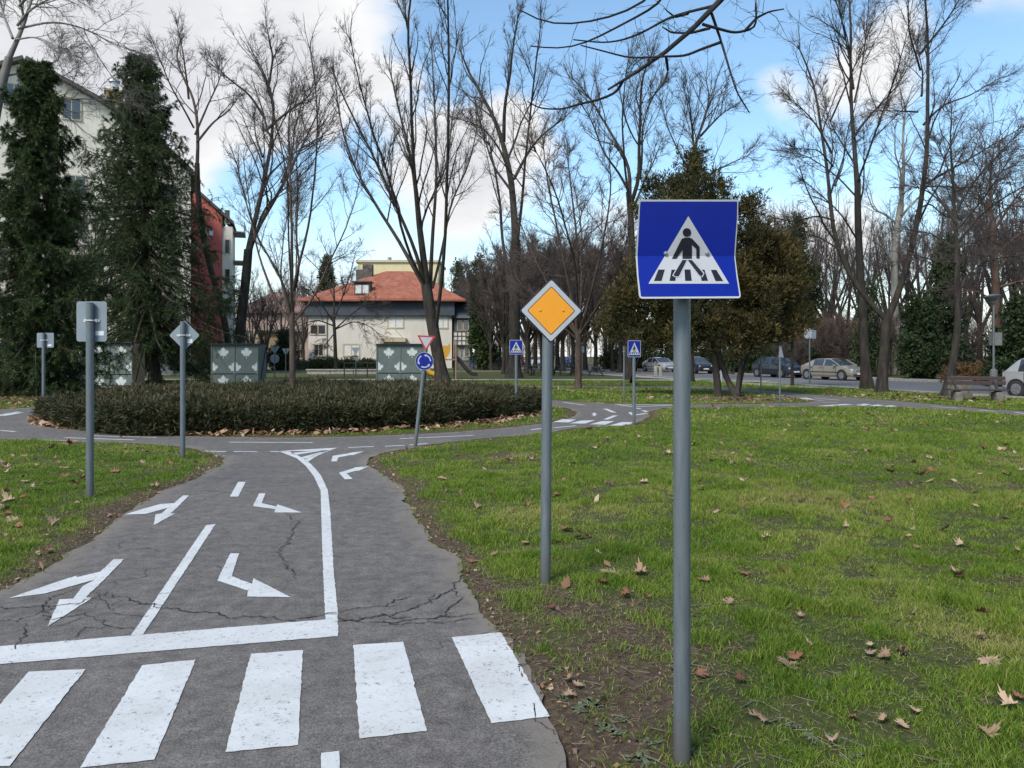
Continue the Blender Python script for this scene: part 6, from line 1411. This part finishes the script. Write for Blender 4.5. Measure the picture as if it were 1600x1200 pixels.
# ------------------------------------------------------------------ cars
BIG = [(-2.15,.66,.38,.78,.80,0),(-2.09,.79,.27,.90,.93,0),(-1.85,.83,.22,.94,1.02,0),(-1.08,.85,.20,.93,1.35,1),(-.96,.85,.20,.93,1.375,1),(-.10,.85,.20,.92,1.41,1),(0,.85,.20,.92,1.41,1),(.42,.85,.20,.915,1.37,1),(1.20,.84,.20,.90,.935,0),(1.70,.81,.21,.79,.83,0),(2.05,.73,.22,.67,.70,0),(2.15,.62,.30,.54,.57,0)]
HATCH = [(-1.95,.70,.38,.76,.78,0),(-1.90,.79,.26,.92,.95,0),(-1.76,.82,.22,.98,1.06,0),(-1.36,.83,.20,.97,1.42,1),(-1.24,.83,.20,.97,1.455,1),(-.22,.83,.20,.95,1.49,1),(-.12,.83,.20,.95,1.49,1),(.50,.83,.20,.94,1.43,1),(1.30,.82,.20,.92,.97,0),(1.62,.80,.21,.84,.875,0),(1.86,.72,.22,.70,.73,0),(1.95,.60,.30,.55,.58,0)]
def car(name, label, table, paint, loc, rz, hs=1.0, plate=True, group='cars parked along the street'):
    e = empty(name, loc, rz, label, 'car', group); RG = []
    for x, hw, b, be, t, gh in table:
        t = t*hs if gh else t; be2 = be
        if gh: S = [(hw*.90,b),(hw*.985,b+.14),(hw,(b+be)/2+.06),(hw*.965,be),(hw*.76,t-.06),(hw*.60,t-.012),(0,t+.012)]
        else: S = [(hw*.88,b),(hw*.98,b+.14),(hw,(b+be)/2+.06),(hw*.965,be),(hw*.86,be+.7*(t-be)),(hw*.6,t),(0,t+.012)]
        RG.append([Vector((x, y, z)) for y, z in S]+[Vector((x, -y, z)) for y, z in S[-2::-1]])
    n = len(RG[0]); cat = {'body': MB(), 'windscreen': MB(), 'rear_window': MB(), 'side_window': MB()}; per = {}
    for i in range(len(RG)-1):
        g0, g1 = table[i][5], table[i+1][5]
        for k in range(n-1):
            q = [RG[i][k], RG[i][k+1], RG[i+1][k+1], RG[i+1][k]]; glass = None
            if k in (4,5,6,7) and g0 == 0 and g1 == 1: glass = 'rear_window'
            elif k in (4,5,6,7) and g0 == 1 and g1 == 0: glass = 'windscreen'
            elif k in (3, 8) and g0 and ((g1 and table[i+1][0]-table[i][0] > .2) or not g1): glass = ('side_window', k, 'f' if table[i][0] > -.05 else 'r')
            if glass is None: cat['body'].add(q, [(0,1,2,3)])
            elif isinstance(glass, tuple): per.setdefault(glass, MB()).add(q, [(0,1,2,3)])
            else: cat[glass].add(q, [(0,1,2,3)])
    cat['body'].add(RG[0], [tuple(range(n))]); cat['body'].add(RG[-1], [tuple(range(n-1,-1,-1))])
    for a, b in zip(RG[:-1], RG[1:]): cat['body'].add([a[0], a[-1], b[-1], b[0]], [(0,1,2,3)])
    iw = [i for i in range(len(table)-1) if table[i][5] == 1 and table[i+1][5] == 0][0]
    for k in (4, 8): cat['body'].tube([RG[iw][k]+Vector((0,0,.0)), RG[iw+1][k]], [.035,.04], 6)
    body = cat['body'].build('body', MT[paint], e, smooth=True, sharp=38)
    cat['windscreen'].build('windscreen', MT['glass'], e, smooth=True, recalc=True); cat['rear_window'].build('rear_window', MT['glass'], e, smooth=True)
    for mb in per.values(): mb.build('side_window', MT['glass'], e)
    xf = table[-1][0]; xr = table[0][0]; hw = max(t[1] for t in table); L = xf-xr
    tr = MB()
    for s in (-1, 1):
        tr.box((.05, s*(hw+.004), .52), (L*.62, .012, .045)); 
        for x in (-.05, .98): tr.box((x, s*(hw-.004), .62), (.014, .012, .62))
        tr.box((-.98, s*(hw-.004), .68), (.014, .012, .5))
    tr.box((xf-.02, 0, .36), (.06, 1.1, .10)); tr.box((xf-.04, 0, .60), (.06, .62, .07)); tr.build('black_trim', MT['black_trim'], e)
    for s in (-1, 1):
        mb = MB(); mb.bevbox((xf-.19, s*.52, .655), (.26, .30, .15), .05, s*-.35); mb.build('headlight', MT['chrome'], e, smooth=True)
        mb = MB(); mb.bevbox((xr+.11, s*.66, .86), (.12, .18, .24), .04, s*.3); mb.build('tail_light', MT['tail'], e, smooth=True)
        mb = MB(); mb.bevbox((.92, s*(hw+.08), .95), (.10, .17, .12), .04); mb.box((.93, s*(hw+.0), .92), (.05,.08,.04)); mb.build('mirror', MT[paint], e, smooth=True)
        for x in (-.25, -1.1 if xr < -2 else -.0):
            if x == 0: continue
            mb = MB(); mb.bevbox((x, s*(hw+.006), .80), (.15, .03, .03), .01); mb.build('door_handle', MT['black_trim'], e)
    for x in (xf-.40-.30, xr+.36+.30):
        for s in (-1, 1):
            mb = MB(); y0 = s*(hw+.005)
            mb.tube([(x, y0-s*.16, .33), (x, y0, .33)], .375, 24); ar = mb.build('wheel_arch', MT['black_trim'], e)  # arch is not cut; a black disc paints the shaded hollow round the wheel
            mb = MB(); mb.tube([(x, y0-s*.17, .31), (x, y0-s*.0, .31), (x, y0+s*.012, .31)], [.31,.31,.285], 28); w_ = mb.build('wheel', MT['tyre'], e, smooth=True, sharp=30)
            mb = MB(); mb.tube([(x, y0+s*.0125, .31), (x, y0+s*.018, .31)], [.205,.19], 24)
            for j in range(7): a = 2*math.pi*j/7; mb.bar((x+.05*math.cos(a), y0+s*.02, .31+.05*math.sin(a)), (x+.19*math.cos(a), y0+s*.022, .31+.19*math.sin(a)), .05, .014, (0,1,0))
            mb.build('rim', MT['rim'], w_)
    for x, sx in ((xf+.012, 1), (xr-.012, -1)):
        mb = MB(); mb.box((x, 0, .43 if sx > 0 else .62), (.016, .50, .11)); mb.build('number_plate', MT['plate'], e)
    return e
CH = math.atan2(-.967, .253)
def on_street(y, off=32.9): return ((off-.253*y)/.967, y, -.055)
car('parked_car', 'beige parked hatchback facing right on the far side of the street', BIG, 'car_beige', on_street(50), CH+.14)
car('parked_car', 'navy blue small parked hatchback behind the thin sign poles', HATCH, 'car_navy', on_street(56), CH+.12)
car('parked_car', 'dark parked car partly hidden by the big sign pole', HATCH, 'car_dark', on_street(68), CH)
car('parked_car', 'silver white parked car between thuja stem and far small pedestrian sign', BIG, 'car_silver', on_street(75), CH+.05)
car('parked_car', 'bright blue parked car seen behind the amber sign pole', HATCH, 'car_blue', on_street(103, 33.4), CH+.3)
car('parked_car', 'far white parked car behind the picnic tables', HATCH, 'car_white', on_street(119, 33.2), CH)
car('parked_car', 'far red parked car right of the small sign by the hedge', HATCH, 'car_red', on_street(128, 33.2), CH)
car('parked_car', 'white car far away beyond the stone wall', BIG, 'car_white', (wx(772, 128), 128, 0), .1)
car('parked_car', 'silver grey hatchback cut off by the right edge of the picture', HATCH, 'car_silver', (20.0, 27.7, -.055), CH+.05, 1.02)

# ------------------------------------------------------------------ bench, block, lamp
d = 25.2; e = empty('park_bench', (wx(1528, d), d, 0), math.radians(-9), 'brown wooden park bench on concrete feet right of the slanted tree', 'bench')
for x in (-.62, .62):
    mb = MB(); mb.bevbox((x, .06, .15), (.24, .42, .34), .03); leg = mb.build('leg', MT['old_concrete'], e, smooth=True)
    mb = MB(); mb.bar((x+.02, .06, .34), (x+.02, .50, .74), .05, .06); mb.bar((x, -.14, .345), (x, .26, .345), .09, .04); mb.build('bracket', MT['dark_metal'], e)
for y, z in ((-.10,.385),(.06,.39),(.22,.385)):
    mb = MB(); mb.bevbox((-.02, y, z), (1.78, .145, .045), .012); mb.build('seat_board', MT['bench_wood'], e)
for y, z, x in ((.42,.60,.12),(.50,.75,.14)):
    mb = MB(); mb.bevbox((x, y-.03, z), (1.78, .05, .13), .012); mb.build('back_board', MT['bench_wood'], e)
d = 27.2; e = empty('concrete_block', (wx(1500, d), d, 0), .15, 'weathered concrete block standing behind the left end of the bench', 'block')
mb = MB(); mb.bevbox((0, 0, .33), (.62, .5, .74), .05); mb.build('block', MT['old_concrete'], e, smooth=True)
mb = MB(); mb.bevbox((.05, 0, .74), (.5, .44, .08), .03); mb.build('cap', MT['old_concrete'], e, smooth=True)
d = 28.6; e = empty('street_lamp', (wx(1552.5, d), d, 0), 0, 'grey street lamp with two small sign backs at the right edge', 'street lamp')
mb = MB(); mb.tube([(0,0,-.05),(0,0,.95),(0,0,1.02)], [.14,.13,.06], 14); mb.build('base', MT['lamp_grey'], e, smooth=True)
mb = MB(); mb.tube([(0,0,1.0),(0,0,3.62)], [.04,.032], 12); mb.build('pole', MT['lamp_grey'], e, smooth=True)
mb = MB(); mb.tube([(0,0,3.55),(-.03,0,3.66),(-.05,0,3.74),(-.05,0,3.80)], [.10,.24,.30,.05], 18); mb.tube([(-.02,0,3.46),(-.03,0,3.56)], [.09,.13], 14); mb.build('lamp_head', MT['lamp_grey'], e, smooth=True)
for x, rz_ in ((-.13,.5),(.15,-.4)):
    mb = MB(); mb.box((x, -.04, 2.13), (.24, .006, .48), rz_); mb.build('sign_panel', MT['lamp_grey'], e)
# concrete posts, utility box
d = 58; e = empty('concrete_bollards', (wx(1028, d), d, 0), 0, 'weathered concrete stump in front of the silver white car', 'concrete stump')
mb = MB(); mb.bevbox((-.18, 0, .34), (.24,.3,.76), .05); mb.bevbox((.18, .02, .34), (.24,.3,.72), .05); mb.bevbox((0, .1, .66), (.52,.2,.14), .04); mb.build('block', MT['concrete'], e, smooth=True)
e.name = 'concrete_stump'
d = 78; e = empty('utility_box', (wx(923, d), d, 0), .2, 'small white utility box on the lawn behind the crab apple tree', 'utility box')
mb = MB(); mb.bevbox((0,0,.32), (.4,.3,.56), .03); mb.build('cabinet', MT['sign_white'], e); mb = MB(); mb.bevbox((0,0,.62), (.46,.36,.05), .015); mb.build('lid', MT['sign_back'], e)
# picnic tables in the park
def picnic(px, d, label, rz, s=1.0):
    e = empty('picnic_table', (wx(px, d), d, 0), rz, label, 'picnic table', 'dark picnic tables on the far lawn')
    mb = MB(); mb.box((0,0,.74), (1.8,.75,.06)); mb.build('tabletop', MT['dark_metal'], e)
    for y in (-.68, .68): mb = MB(); mb.box((0,y,.44), (1.8,.28,.05)); mb.build('bench', MT['dark_metal'], e)
    for x in (-.7,.7):
        mb = MB(); mb.bar((x,-.25,.72), (x,-.6,-.02), .07,.07); mb.bar((x,.25,.72), (x,.6,-.02), .07,.07); mb.bar((x,-.7,.40), (x,.7,.40), .06,.07); mb.build('leg', MT['dark_metal'], e)
    e.scale = (s,s,s); return e
picnic(818, 58, 'dark picnic table behind the small sign at the hedge end', .2); picnic(842, 60, 'dark picnic table just left of the amber sign pole', 1.4)
picnic(884, 58, 'dark picnic table under the bright blue car', .4); picnic(931, 57, 'dark picnic table right of the crab apple trunk', 1.5, .9)
# park railing and playground
d = 55; e = empty('metal_railing', (wx(565, d), d, 0), 0, 'black two rail fence left of the shed behind the yield sign', 'railing'); w = (592-538)/FPX*d
for x in (-w/2, -w/6, w/6, w/2): mb = MB(); mb.box((x,0,.5), (.07,.07,1.08)); mb.build('post', MT['dark_metal'], e)
for z in (.62,1.0): mb = MB(); mb.box((0,0,z), (w,.05,.06)); mb.build('rail', MT['dark_metal'], e)
d = 50; e = empty('play_tower', (wx(699, d), d, 0), .2, 'playground tower with yellow panel and dark slide behind the vase shaped tree', 'playground tower')
for x in (-.5,.5):
    for y in (-.5,.5): mb = MB(); mb.tube([(x,y,-.05),(x,y,2.55)], .05, 8); mb.build('post', MT['timber'], e)
mb = MB(); mb.box((0,0,1.25), (1.1,1.1,.08)); mb.build('platform', MT['timber'], e)
mb = MB(); mb.prism([(-.42,1.35),(-.36,2.15),(-.05,2.15),(.1,2.35),(.14,1.9),(.02,1.55),(-.14,1.35),(-.25,1.05)], front_frame((0,-.56,0)), 0, .04); mb.build('yellow_panel', MT['plastic_yellow'], e)
mb = MB(); mb.box((-.72,-.2,2.05), (.5,.06,.85)); mb.build('blue_board', MT['plastic_blue'], e)
mb = MB(); s = [(.5,0,1.35),(.7,0,1.22),(1.35,0,.42),(1.65,0,.22),(1.95,0,.2)]
for a, b in zip(s[:-1], s[1:]): mb.bar(a, b, .52, .05); mb.bar((a[0],-.27,a[2]+.1), (b[0],-.27,b[2]+.1), .05, .2); mb.bar((a[0],.27,a[2]+.1), (b[0],.27,b[2]+.1), .05, .2)
mb.build('slide', MT['dark_metal'], e)
mb = MB(); mb.tube([(-1.5,-.4,.75),(-1.2,-.4,.42),(-.8,-.4,.28)], .17, 12); mb.build('crawl_tube', MT['plastic_yellow'], e, smooth=True)
mb = MB()
for k in range(5): mb.bar((-.5-.12*k, .2, 1.2-.24*k), (-.5-.12*k, -.2, 1.2-.24*k), .05, .05)
mb.bar((-.45,.2,1.3),(-1.0,.2,.0),.05,.05); mb.bar((-.45,-.2,1.3),(-1.0,-.2,.0),.05,.05); mb.build('ladder', MT['timber'], e)
d = 82; e = empty('litter_bin', (wx(740, d), d, 0), 0, 'blue litter bin on a post before the dark conifer', 'bin')
mb = MB(); mb.tube([(0,0,.45),(0,0,1.1)], [.26,.32], 14); mb.build('bin', MT['plastic_blue'], e, smooth=True); mb = MB(); mb.tube([(0,.2,-.05),(0,.2,1.3)], .05, 8); mb.build('post', MT['pole'], e); mb = MB(); mb.tube([(0,0,1.1),(0,0,1.16)], [.35,.28], 14); mb.build('lid', MT['plastic_blue'], e)
# ------------------------------------------------------------------ fallen leaves, weeds, twigs
PLANE = [(.00,-.34),(.06,-.20),(.26,-.33),(.24,-.20),(.46,-.22),(.38,-.08),(.56,.06),(.36,.08),(.34,.18),(.46,.34),(.26,.28),(.20,.20),(.16,.38),(.20,.46),(.08,.46),(.00,.62)]
OUT = PLANE+[(-x, y) for x, y in PLANE[-2:0:-1]]
def leaf_mesh(seed, curl, mat):
    r = random.Random(seed); V = []; n = len(OUT); ax = r.uniform(0, 6.28); ca, sa = math.cos(ax), math.sin(ax); k1 = curl*r.uniform(.7,1.3); k2 = curl*r.uniform(-.3,.8)
    def lift(x, y): u = x*ca+y*sa; v = -x*sa+y*ca; return k1*u*u*1.5+k2*v*v*1.2+.06*math.sin(7*x+seed)*math.cos(6*y)
    jit = [(x*r.uniform(.86,1.1)+.02*r.gauss(0,1), y*r.uniform(.86,1.1)+.02*r.gauss(0,1)) for x, y in OUT]
    rings = [[(x*f, y*f) for x, y in jit] for f in (.33,.66,1.0)]
    V = [(0,0,lift(0,0))]+[(x, y, lift(x, y)) for rg in rings for x, y in rg]; F = [(0, 1+i, 1+(i+1) % n) for i in range(n)]
    for q in range(2): b0 = 1+q*n; b1 = b0+n; F += [(b0+i, b1+i, b1+(i+1) % n, b0+(i+1) % n) for i in range(n)]
    b = len(V); s0 = lift(0,-.34); V += [(-.012,-.30,s0),(.012,-.30,s0),(.05+.01,-.62,s0+.03),(.05-.01,-.62,s0+.03)]; F.append((b,b+1,b+2,b+3))
    zmin = min(v[2] for v in V); V = [(v[0], v[1], v[2]-zmin) for v in V]
    me = bpy.data.meshes.new('fallen_leaf'); me.from_pydata(V, [], F); me.update(); me.materials.append(mat); me.polygons.foreach_set('use_smooth', [True]*len(me.polygons)); return me
LM = [leaf_mesh(k, c, MT['leaf_tan']) for k, c in enumerate((.35,.7,1.0,1.3,.2,.85))]; LR = [leaf_mesh(k+20, c, MT['leaf_red']) for k, c in enumerate((.7,1.1,.5,.9))]
lrng = random.Random(5); placed = []
def put_leaf(x, y, size, red, label, group, me=None):
    me = me or lrng.choice(LR if red else LM); o = bpy.data.objects.new('fallen_leaf', me); C.objects.link(o)
    z = float(ground_z(np.array([x]), np.array([y]))[0]); sd = float(road_sd(np.array([x]), np.array([y]))[0])
    o.location = (x, y, (max(z, .004)+.020) if sd > 0 else .008); o.scale = (size,size,size*lrng.uniform(.7,1.2)); o.rotation_euler = (lrng.gauss(0,.22) if sd > 0 else 0, lrng.gauss(0,.22) if sd > 0 else 0, lrng.uniform(0,6.28))
    tag(o, label, 'leaf', group); placed.append(o); return o
LAB = {('R',0):('dry tan leaf lying on the big right lawn','tan fallen leaves on the right lawn'), ('R',1):('dry russet leaf lying on the big right lawn','russet fallen leaves on the right lawn'), ('L',0):('dry tan leaf lying on the left lawn','tan fallen leaves on the left lawn'), ('L',1):('dark russet leaf lying on the left lawn','russet fallen leaves on the left lawn'),
       ('F',0):('pale dry leaf on the farther grass beyond the roundabout road','pale fallen leaves beyond the roundabout road'), ('F',1):('brown dry leaf on the farther grass beyond the roundabout road','brown fallen leaves beyond the roundabout road')}
# leaves that can be picked out in the photograph: px, py, width in px, russet?
SEEN = [(1230,1048,56,0),(1243,1036,40,1),(1100,912,32,0),(1140,948,30,0),(1362,1018,30,0),(1358,1030,28,0),(1382,1034,34,0),(1410,1031,42,0),(1270,1016,20,0),(1322,955,22,1),(1095,1064,36,1),(1155,1075,12,1),(1545,1045,48,0),(1578,1114,44,0),(1592,1100,30,1),(1540,1160,46,0),(1410,1145,24,0),(1382,1136,14,0),(1428,1122,14,0),(1332,1133,22,1),(1298,1172,24,0),(1117,1152,30,0),(1195,1140,22,0),(1180,1131,14,0),(1535,965,34,1),(1450,926,18,0),(1395,936,20,0),(1248,970,18,0),(1145,902,16,0),(1207,884,14,1),(1228,806,18,1),(1118,822,14,0),(1322,828,14,0),(1340,844,12,1),(1425,834,12,0),(1432,861,10,0),(1362,893,14,0),(1590,868,20,0),(1530,1005,20,0),(940,918,28,1),(980,938,30,1),(862,957,22,1),(890,1070,30,0),(905,1080,26,0),(888,1094,16,0),(935,870,20,0),(918,845,16,1),(870,778,18,1),(800,770,12,1),(770,744,12,0),(905,838,12,1),(1000,900,16,0),(1010,940,16,1),(790,870,14,0),(1130,768,14,0),(1160,790,10,1),(1420,760,14,0),(1500,905,18,1),
        (20,818,30,0),(42,795,24,1),(10,775,26,1),(62,770,34,0),(75,758,18,1),(98,749,22,1),(115,757,22,1),(128,752,20,1),(60,702,14,0),(35,717,16,0),(22,716,12,0),(33,750,16,0),(12,760,14,0),(195,704,26,0),(190,714,12,0),(178,742,22,1),(220,727,18,0),(265,728,14,1),(242,760,18,0),(175,809,18,0),(85,822,16,1),(15,851,20,0),(25,859,16,0),(75,865,14,0),(105,835,12,0),(120,790,16,0),(48,765,14,0),(265,709,10,1),(330,714,8,0),(105,735,10,0),(92,727,12,1),(8,842,14,0),(55,872,10,0)]
for px, py, w, red in SEEN:
    g = G(px, py); side = 'L' if px < 400 else 'R'; lab, grp = LAB[(side, red)]; put_leaf(g.x, g.y, min(.125, max(.06, w/FPX*g.y*.74)), red, lab, grp)
n = 0
while n < 185:
    if n < 110: px, py = lrng.uniform(620,1700), 560+lrng.uniform(84, 420)*lrng.random()**.5
    elif n < 140: px, py = lrng.uniform(-60,340), lrng.uniform(696,900)
    else: px, py = lrng.uniform(560,1600), lrng.uniform(596,640)
    g = G(px, py); sd = float(road_sd(np.array([g.x]), np.array([g.y]))[0])
    if sd < .05 or float(street_sd(np.array([g.x]), np.array([g.y]))[0]) < .5 or math.hypot(g.x-HEDGE_C[0], g.y-HEDGE_C[1]) < HEDGE_R: continue
    red = int(lrng.random() < .38); key = 'F' if (g.y > 21) else ('L' if px < 400 else 'R'); lab, grp = LAB[(key, red)]
    put_leaf(g.x, g.y, lrng.uniform(.06,.14)*(1 if g.y < 12 else 1.25), red, lab, grp); n += 1
# drift of leaves round the foot of the hedge and under the trees: nobody could count it
def litter():
    rng = np.random.default_rng(130); pts = []; 
    n = 1300; th = math.pi*(.98+1.1*rng.random(n)**1.5); r = HEDGE_R-.12+np.abs(rng.normal(0,.20,n)); pts.append(np.stack([HEDGE_C[0]+r*np.cos(th), HEDGE_C[1]+r*np.sin(th)], 1))
    for (px, py, s, m) in ((60,622,3.2,900),(245,602,2.0,260),(20,632,2.2,380),(1140,622,2.6,260),(1377,616,1.2,120),(1500,626,2.0,160),(905,608,2.4,260),(700,600,2.2,160),(1450,628,3,160)):
        g = G(px, py); pts.append(np.stack([rng.normal(g.x, s, m), rng.normal(g.y, s*.8, m)], 1))
    m = 900; yy = 4+17*np.sqrt(rng.random(m)); pts.append(np.stack([(rng.random(m)*2-1)*(.70*yy+.5), yy], 1)); n_lawn = m
    # crumbs along the edge of the path
    E = np.array(outer_r); E = E[(E[:,1] > 2.2)&(E[:,1] < 13)]; k = rng.integers(0, len(E), 1500); pts.append(E[k]+rng.normal(0, .13, (1500,2)))
    P = np.concatenate(pts); crumb = np.arange(len(P)) >= len(P)-1500; small = (np.arange(len(P)) >= len(P)-1500-n_lawn)&~crumb
    sd = road_sd(P[:,0], P[:,1]); keep = (sd > -.05)&(street_sd(P[:,0], P[:,1]) > .3); P = P[keep]; crumb = crumb[keep]; small = small[keep]; n = len(P)
    h = math.hypot; hr = np.hypot(P[:,0]-HEDGE_C[0], P[:,1]-HEDGE_C[1]); z = np.maximum(ground_z(P[:,0], P[:,1]),   .002)+.008+np.where(small, .016, 0)+np.where(np.abs(hr-HEDGE_R) < .4, rng.uniform(0,.07,n), 0)
    s = rng.uniform(.05,.10,n)*np.where(crumb, rng.uniform(.08,.26,n), np.where(small, rng.uniform(.25,.62,n), 1.0)); a = rng.uniform(0,6.28,n); t = rng.normal(0,.45,(n,2)); c = np.stack([P[:,0],P[:,1],z], 1)
    u = np.stack([np.cos(a), np.sin(a), t[:,0]], 1)*s[:,None]; v = np.stack([-np.sin(a), np.cos(a), t[:,1]], 1)*s[:,None]*rng.uniform(.25,.95,(n,1))
    ct = c+np.stack([np.zeros(n), np.zeros(n), .2*s], 1)
    V = np.stack([c-u, c-v*.9-u*.2, c+u*.5-v*.5, c+u, c+v, ct], 1); i0 = (np.arange(n)*6)[:,None]
    F = np.concatenate([i0+np.array([[5,0,1]]), i0+np.array([[5,1,2]]), i0+np.array([[5,2,3]]), i0+np.array([[5,3,4]]), i0+np.array([[5,4,0]])])
    V[:,:,2] = np.maximum(V[:,:,2], .009)
    tag(np_mesh('leaf_litter', V.reshape(-1,3), F, MT['litter'], attr=np.repeat(np.clip(rng.normal(.5,.25,n),0,1), 6)), 'drift of dry brown leaves round the hedge foot and under the trees', 'leaf litter', kind='stuff')
litter()
def crumbs():
    rng = np.random.default_rng(141); n = 26000; y = rng.uniform(2.2, 9, n); x = (rng.random(n)*2-1)*(.72*y+1.2); b = bare_at(x, y); sd = road_sd(x, y)
    k = (sd > -.03)&(rng.random(n) < np.clip(b*1.3-.12, .02, 1)); x, y = x[k], y[k]; n = len(x); z = ground_z(x, y)+.002; s = rng.uniform(.003,.011,n)*rng.uniform(.6,1.4,n); s = np.where(rng.random(n) < .06, s*2, s)
    d = unit(rng.normal(size=(n,3))); u = perp_to(d, rng); v = np.cross(d, u); c = np.stack([x,y,z],1); S = s[:,None]
    V = np.stack([c+u*S, c+v*S*.7, c-u*S*.9, c-v*S*.8, c+np.array([0,0,1])*S*.7], 1); i0 = (np.arange(n)*5)[:,None]
    F = np.concatenate([i0+np.array([[0,1,4]]), i0+np.array([[1,2,4]]), i0+np.array([[2,3,4]]), i0+np.array([[3,0,4]])])
    tag(np_mesh('soil_crumbs', V.reshape(-1,3), F, MT['crumb'], attr=np.repeat(np.clip(rng.normal(.42,.25,n),0,1),5)), 'crumbs of soil, bark and broken leaf on the bare ground', 'debris', kind='stuff')
MT['crumb'] = mat_leaf('crumbs', [(0.0, (0.03, 0.022, 0.016)), (0.45, (0.075, 0.055, 0.040)), (0.75, (0.16, 0.115, 0.08)), (1.0, (0.30, 0.25, 0.19))], translucent=0)
crumbs()
def ground_twigs():
    rng = np.random.default_rng(140); P = []; R = []
    for k in range(300):
        if k < 260: px, py = rng.uniform(700,1600), rng.uniform(860,1260)
        else: px, py = (rng.uniform(0,330), rng.uniform(700,930)) if k < 330 else (rng.uniform(650,1000), rng.uniform(840,1200))
        g = G(px, py)
        if float(road_sd(np.array([g.x]), np.array([g.y]))[0]) < .02: continue
        a = rng.uniform(0,6.28); L = rng.uniform(.03,.13); s = np.linspace(-.5,.5,5); b = rng.normal(0,.12); x = g.x+np.cos(a)*L*s-np.sin(a)*b*L*s*s; y = g.y+np.sin(a)*L*s+np.cos(a)*b*L*s*s
        z = ground_z(x, y)+rng.uniform(.004,.02); P.append(np.stack([x,y,np.full(5,z.mean())],1)); R.append(np.linspace(.0017,.0009,5)*rng.uniform(.6,1.3))
    V, F = tubes(np.stack(P), np.stack(R), 4); tag(np_mesh('twig_litter', V, F, MT['twig_pale']), 'small dead twigs and straw scattered on the bare soil', 'twigs', kind='stuff')
ground_twigs()
def weed(px, py, size, n, label, seed):
    r = np.random.default_rng(seed); g = G(px, py); z = float(ground_z(np.array([g.x]), np.array([g.y]))[0]); e = empty('weed', (g.x, g.y, z), 0, label, 'weed', 'low grey green weeds on the bare soil'); V = []; F = []; A = []
    for k in range(n):
        a = r.uniform(0,6.28); L = size*r.uniform(.5,1.1); w = L*r.uniform(.14,.22); el = r.uniform(.15,1.0); d = np.array((math.cos(a)*math.cos(el), math.sin(a)*math.cos(el), math.sin(el))); s = np.array((-math.sin(a), math.cos(a), 0)); b = len(V); o = np.array((r.normal(0,size*.25), r.normal(0,size*.25), 0))
        for t, ww in ((0,.18),(.3,.8),(.6,1.0),(.85,.6),(1.0,.08)):
            c = o+d*L*t-np.array((0,0,.55*L*t*t)); c[2] = max(c[2], .004); V += [c-s*w*ww, c+s*w*ww]; A += [r.uniform(.2,.9)]*2
        F += [(b+2*q, b+2*q+1, b+2*q+3, b+2*q+2) for q in range(4)]
    np_mesh('rosette', np.array(V), np.array(F), MT['weed'], e, smooth=True, attr=np.clip(np.array(A), 0, 1))
    return e
WL = 'low grey green weed rosette on the bare soil near the big sign pole'
for k, (px, py, s, n) in enumerate(((905,1112,.07,22),(925,1105,.08,26),(945,1140,.07,18),(962,1150,.06,16),(868,1048,.05,14),(880,1092,.06,16),(1000,1190,.09,18),(1018,1165,.07,14),(1240,1142,.06,14),(1215,1130,.05,12),(1285,1075,.05,14),(975,1128,.05,14),(1265,1160,.07,18),(1330,1190,.07,16),(845,1015,.045,12),(1095,1185,.06,14))): weed(px, py, s*.72, n+4, WL, 150+k)
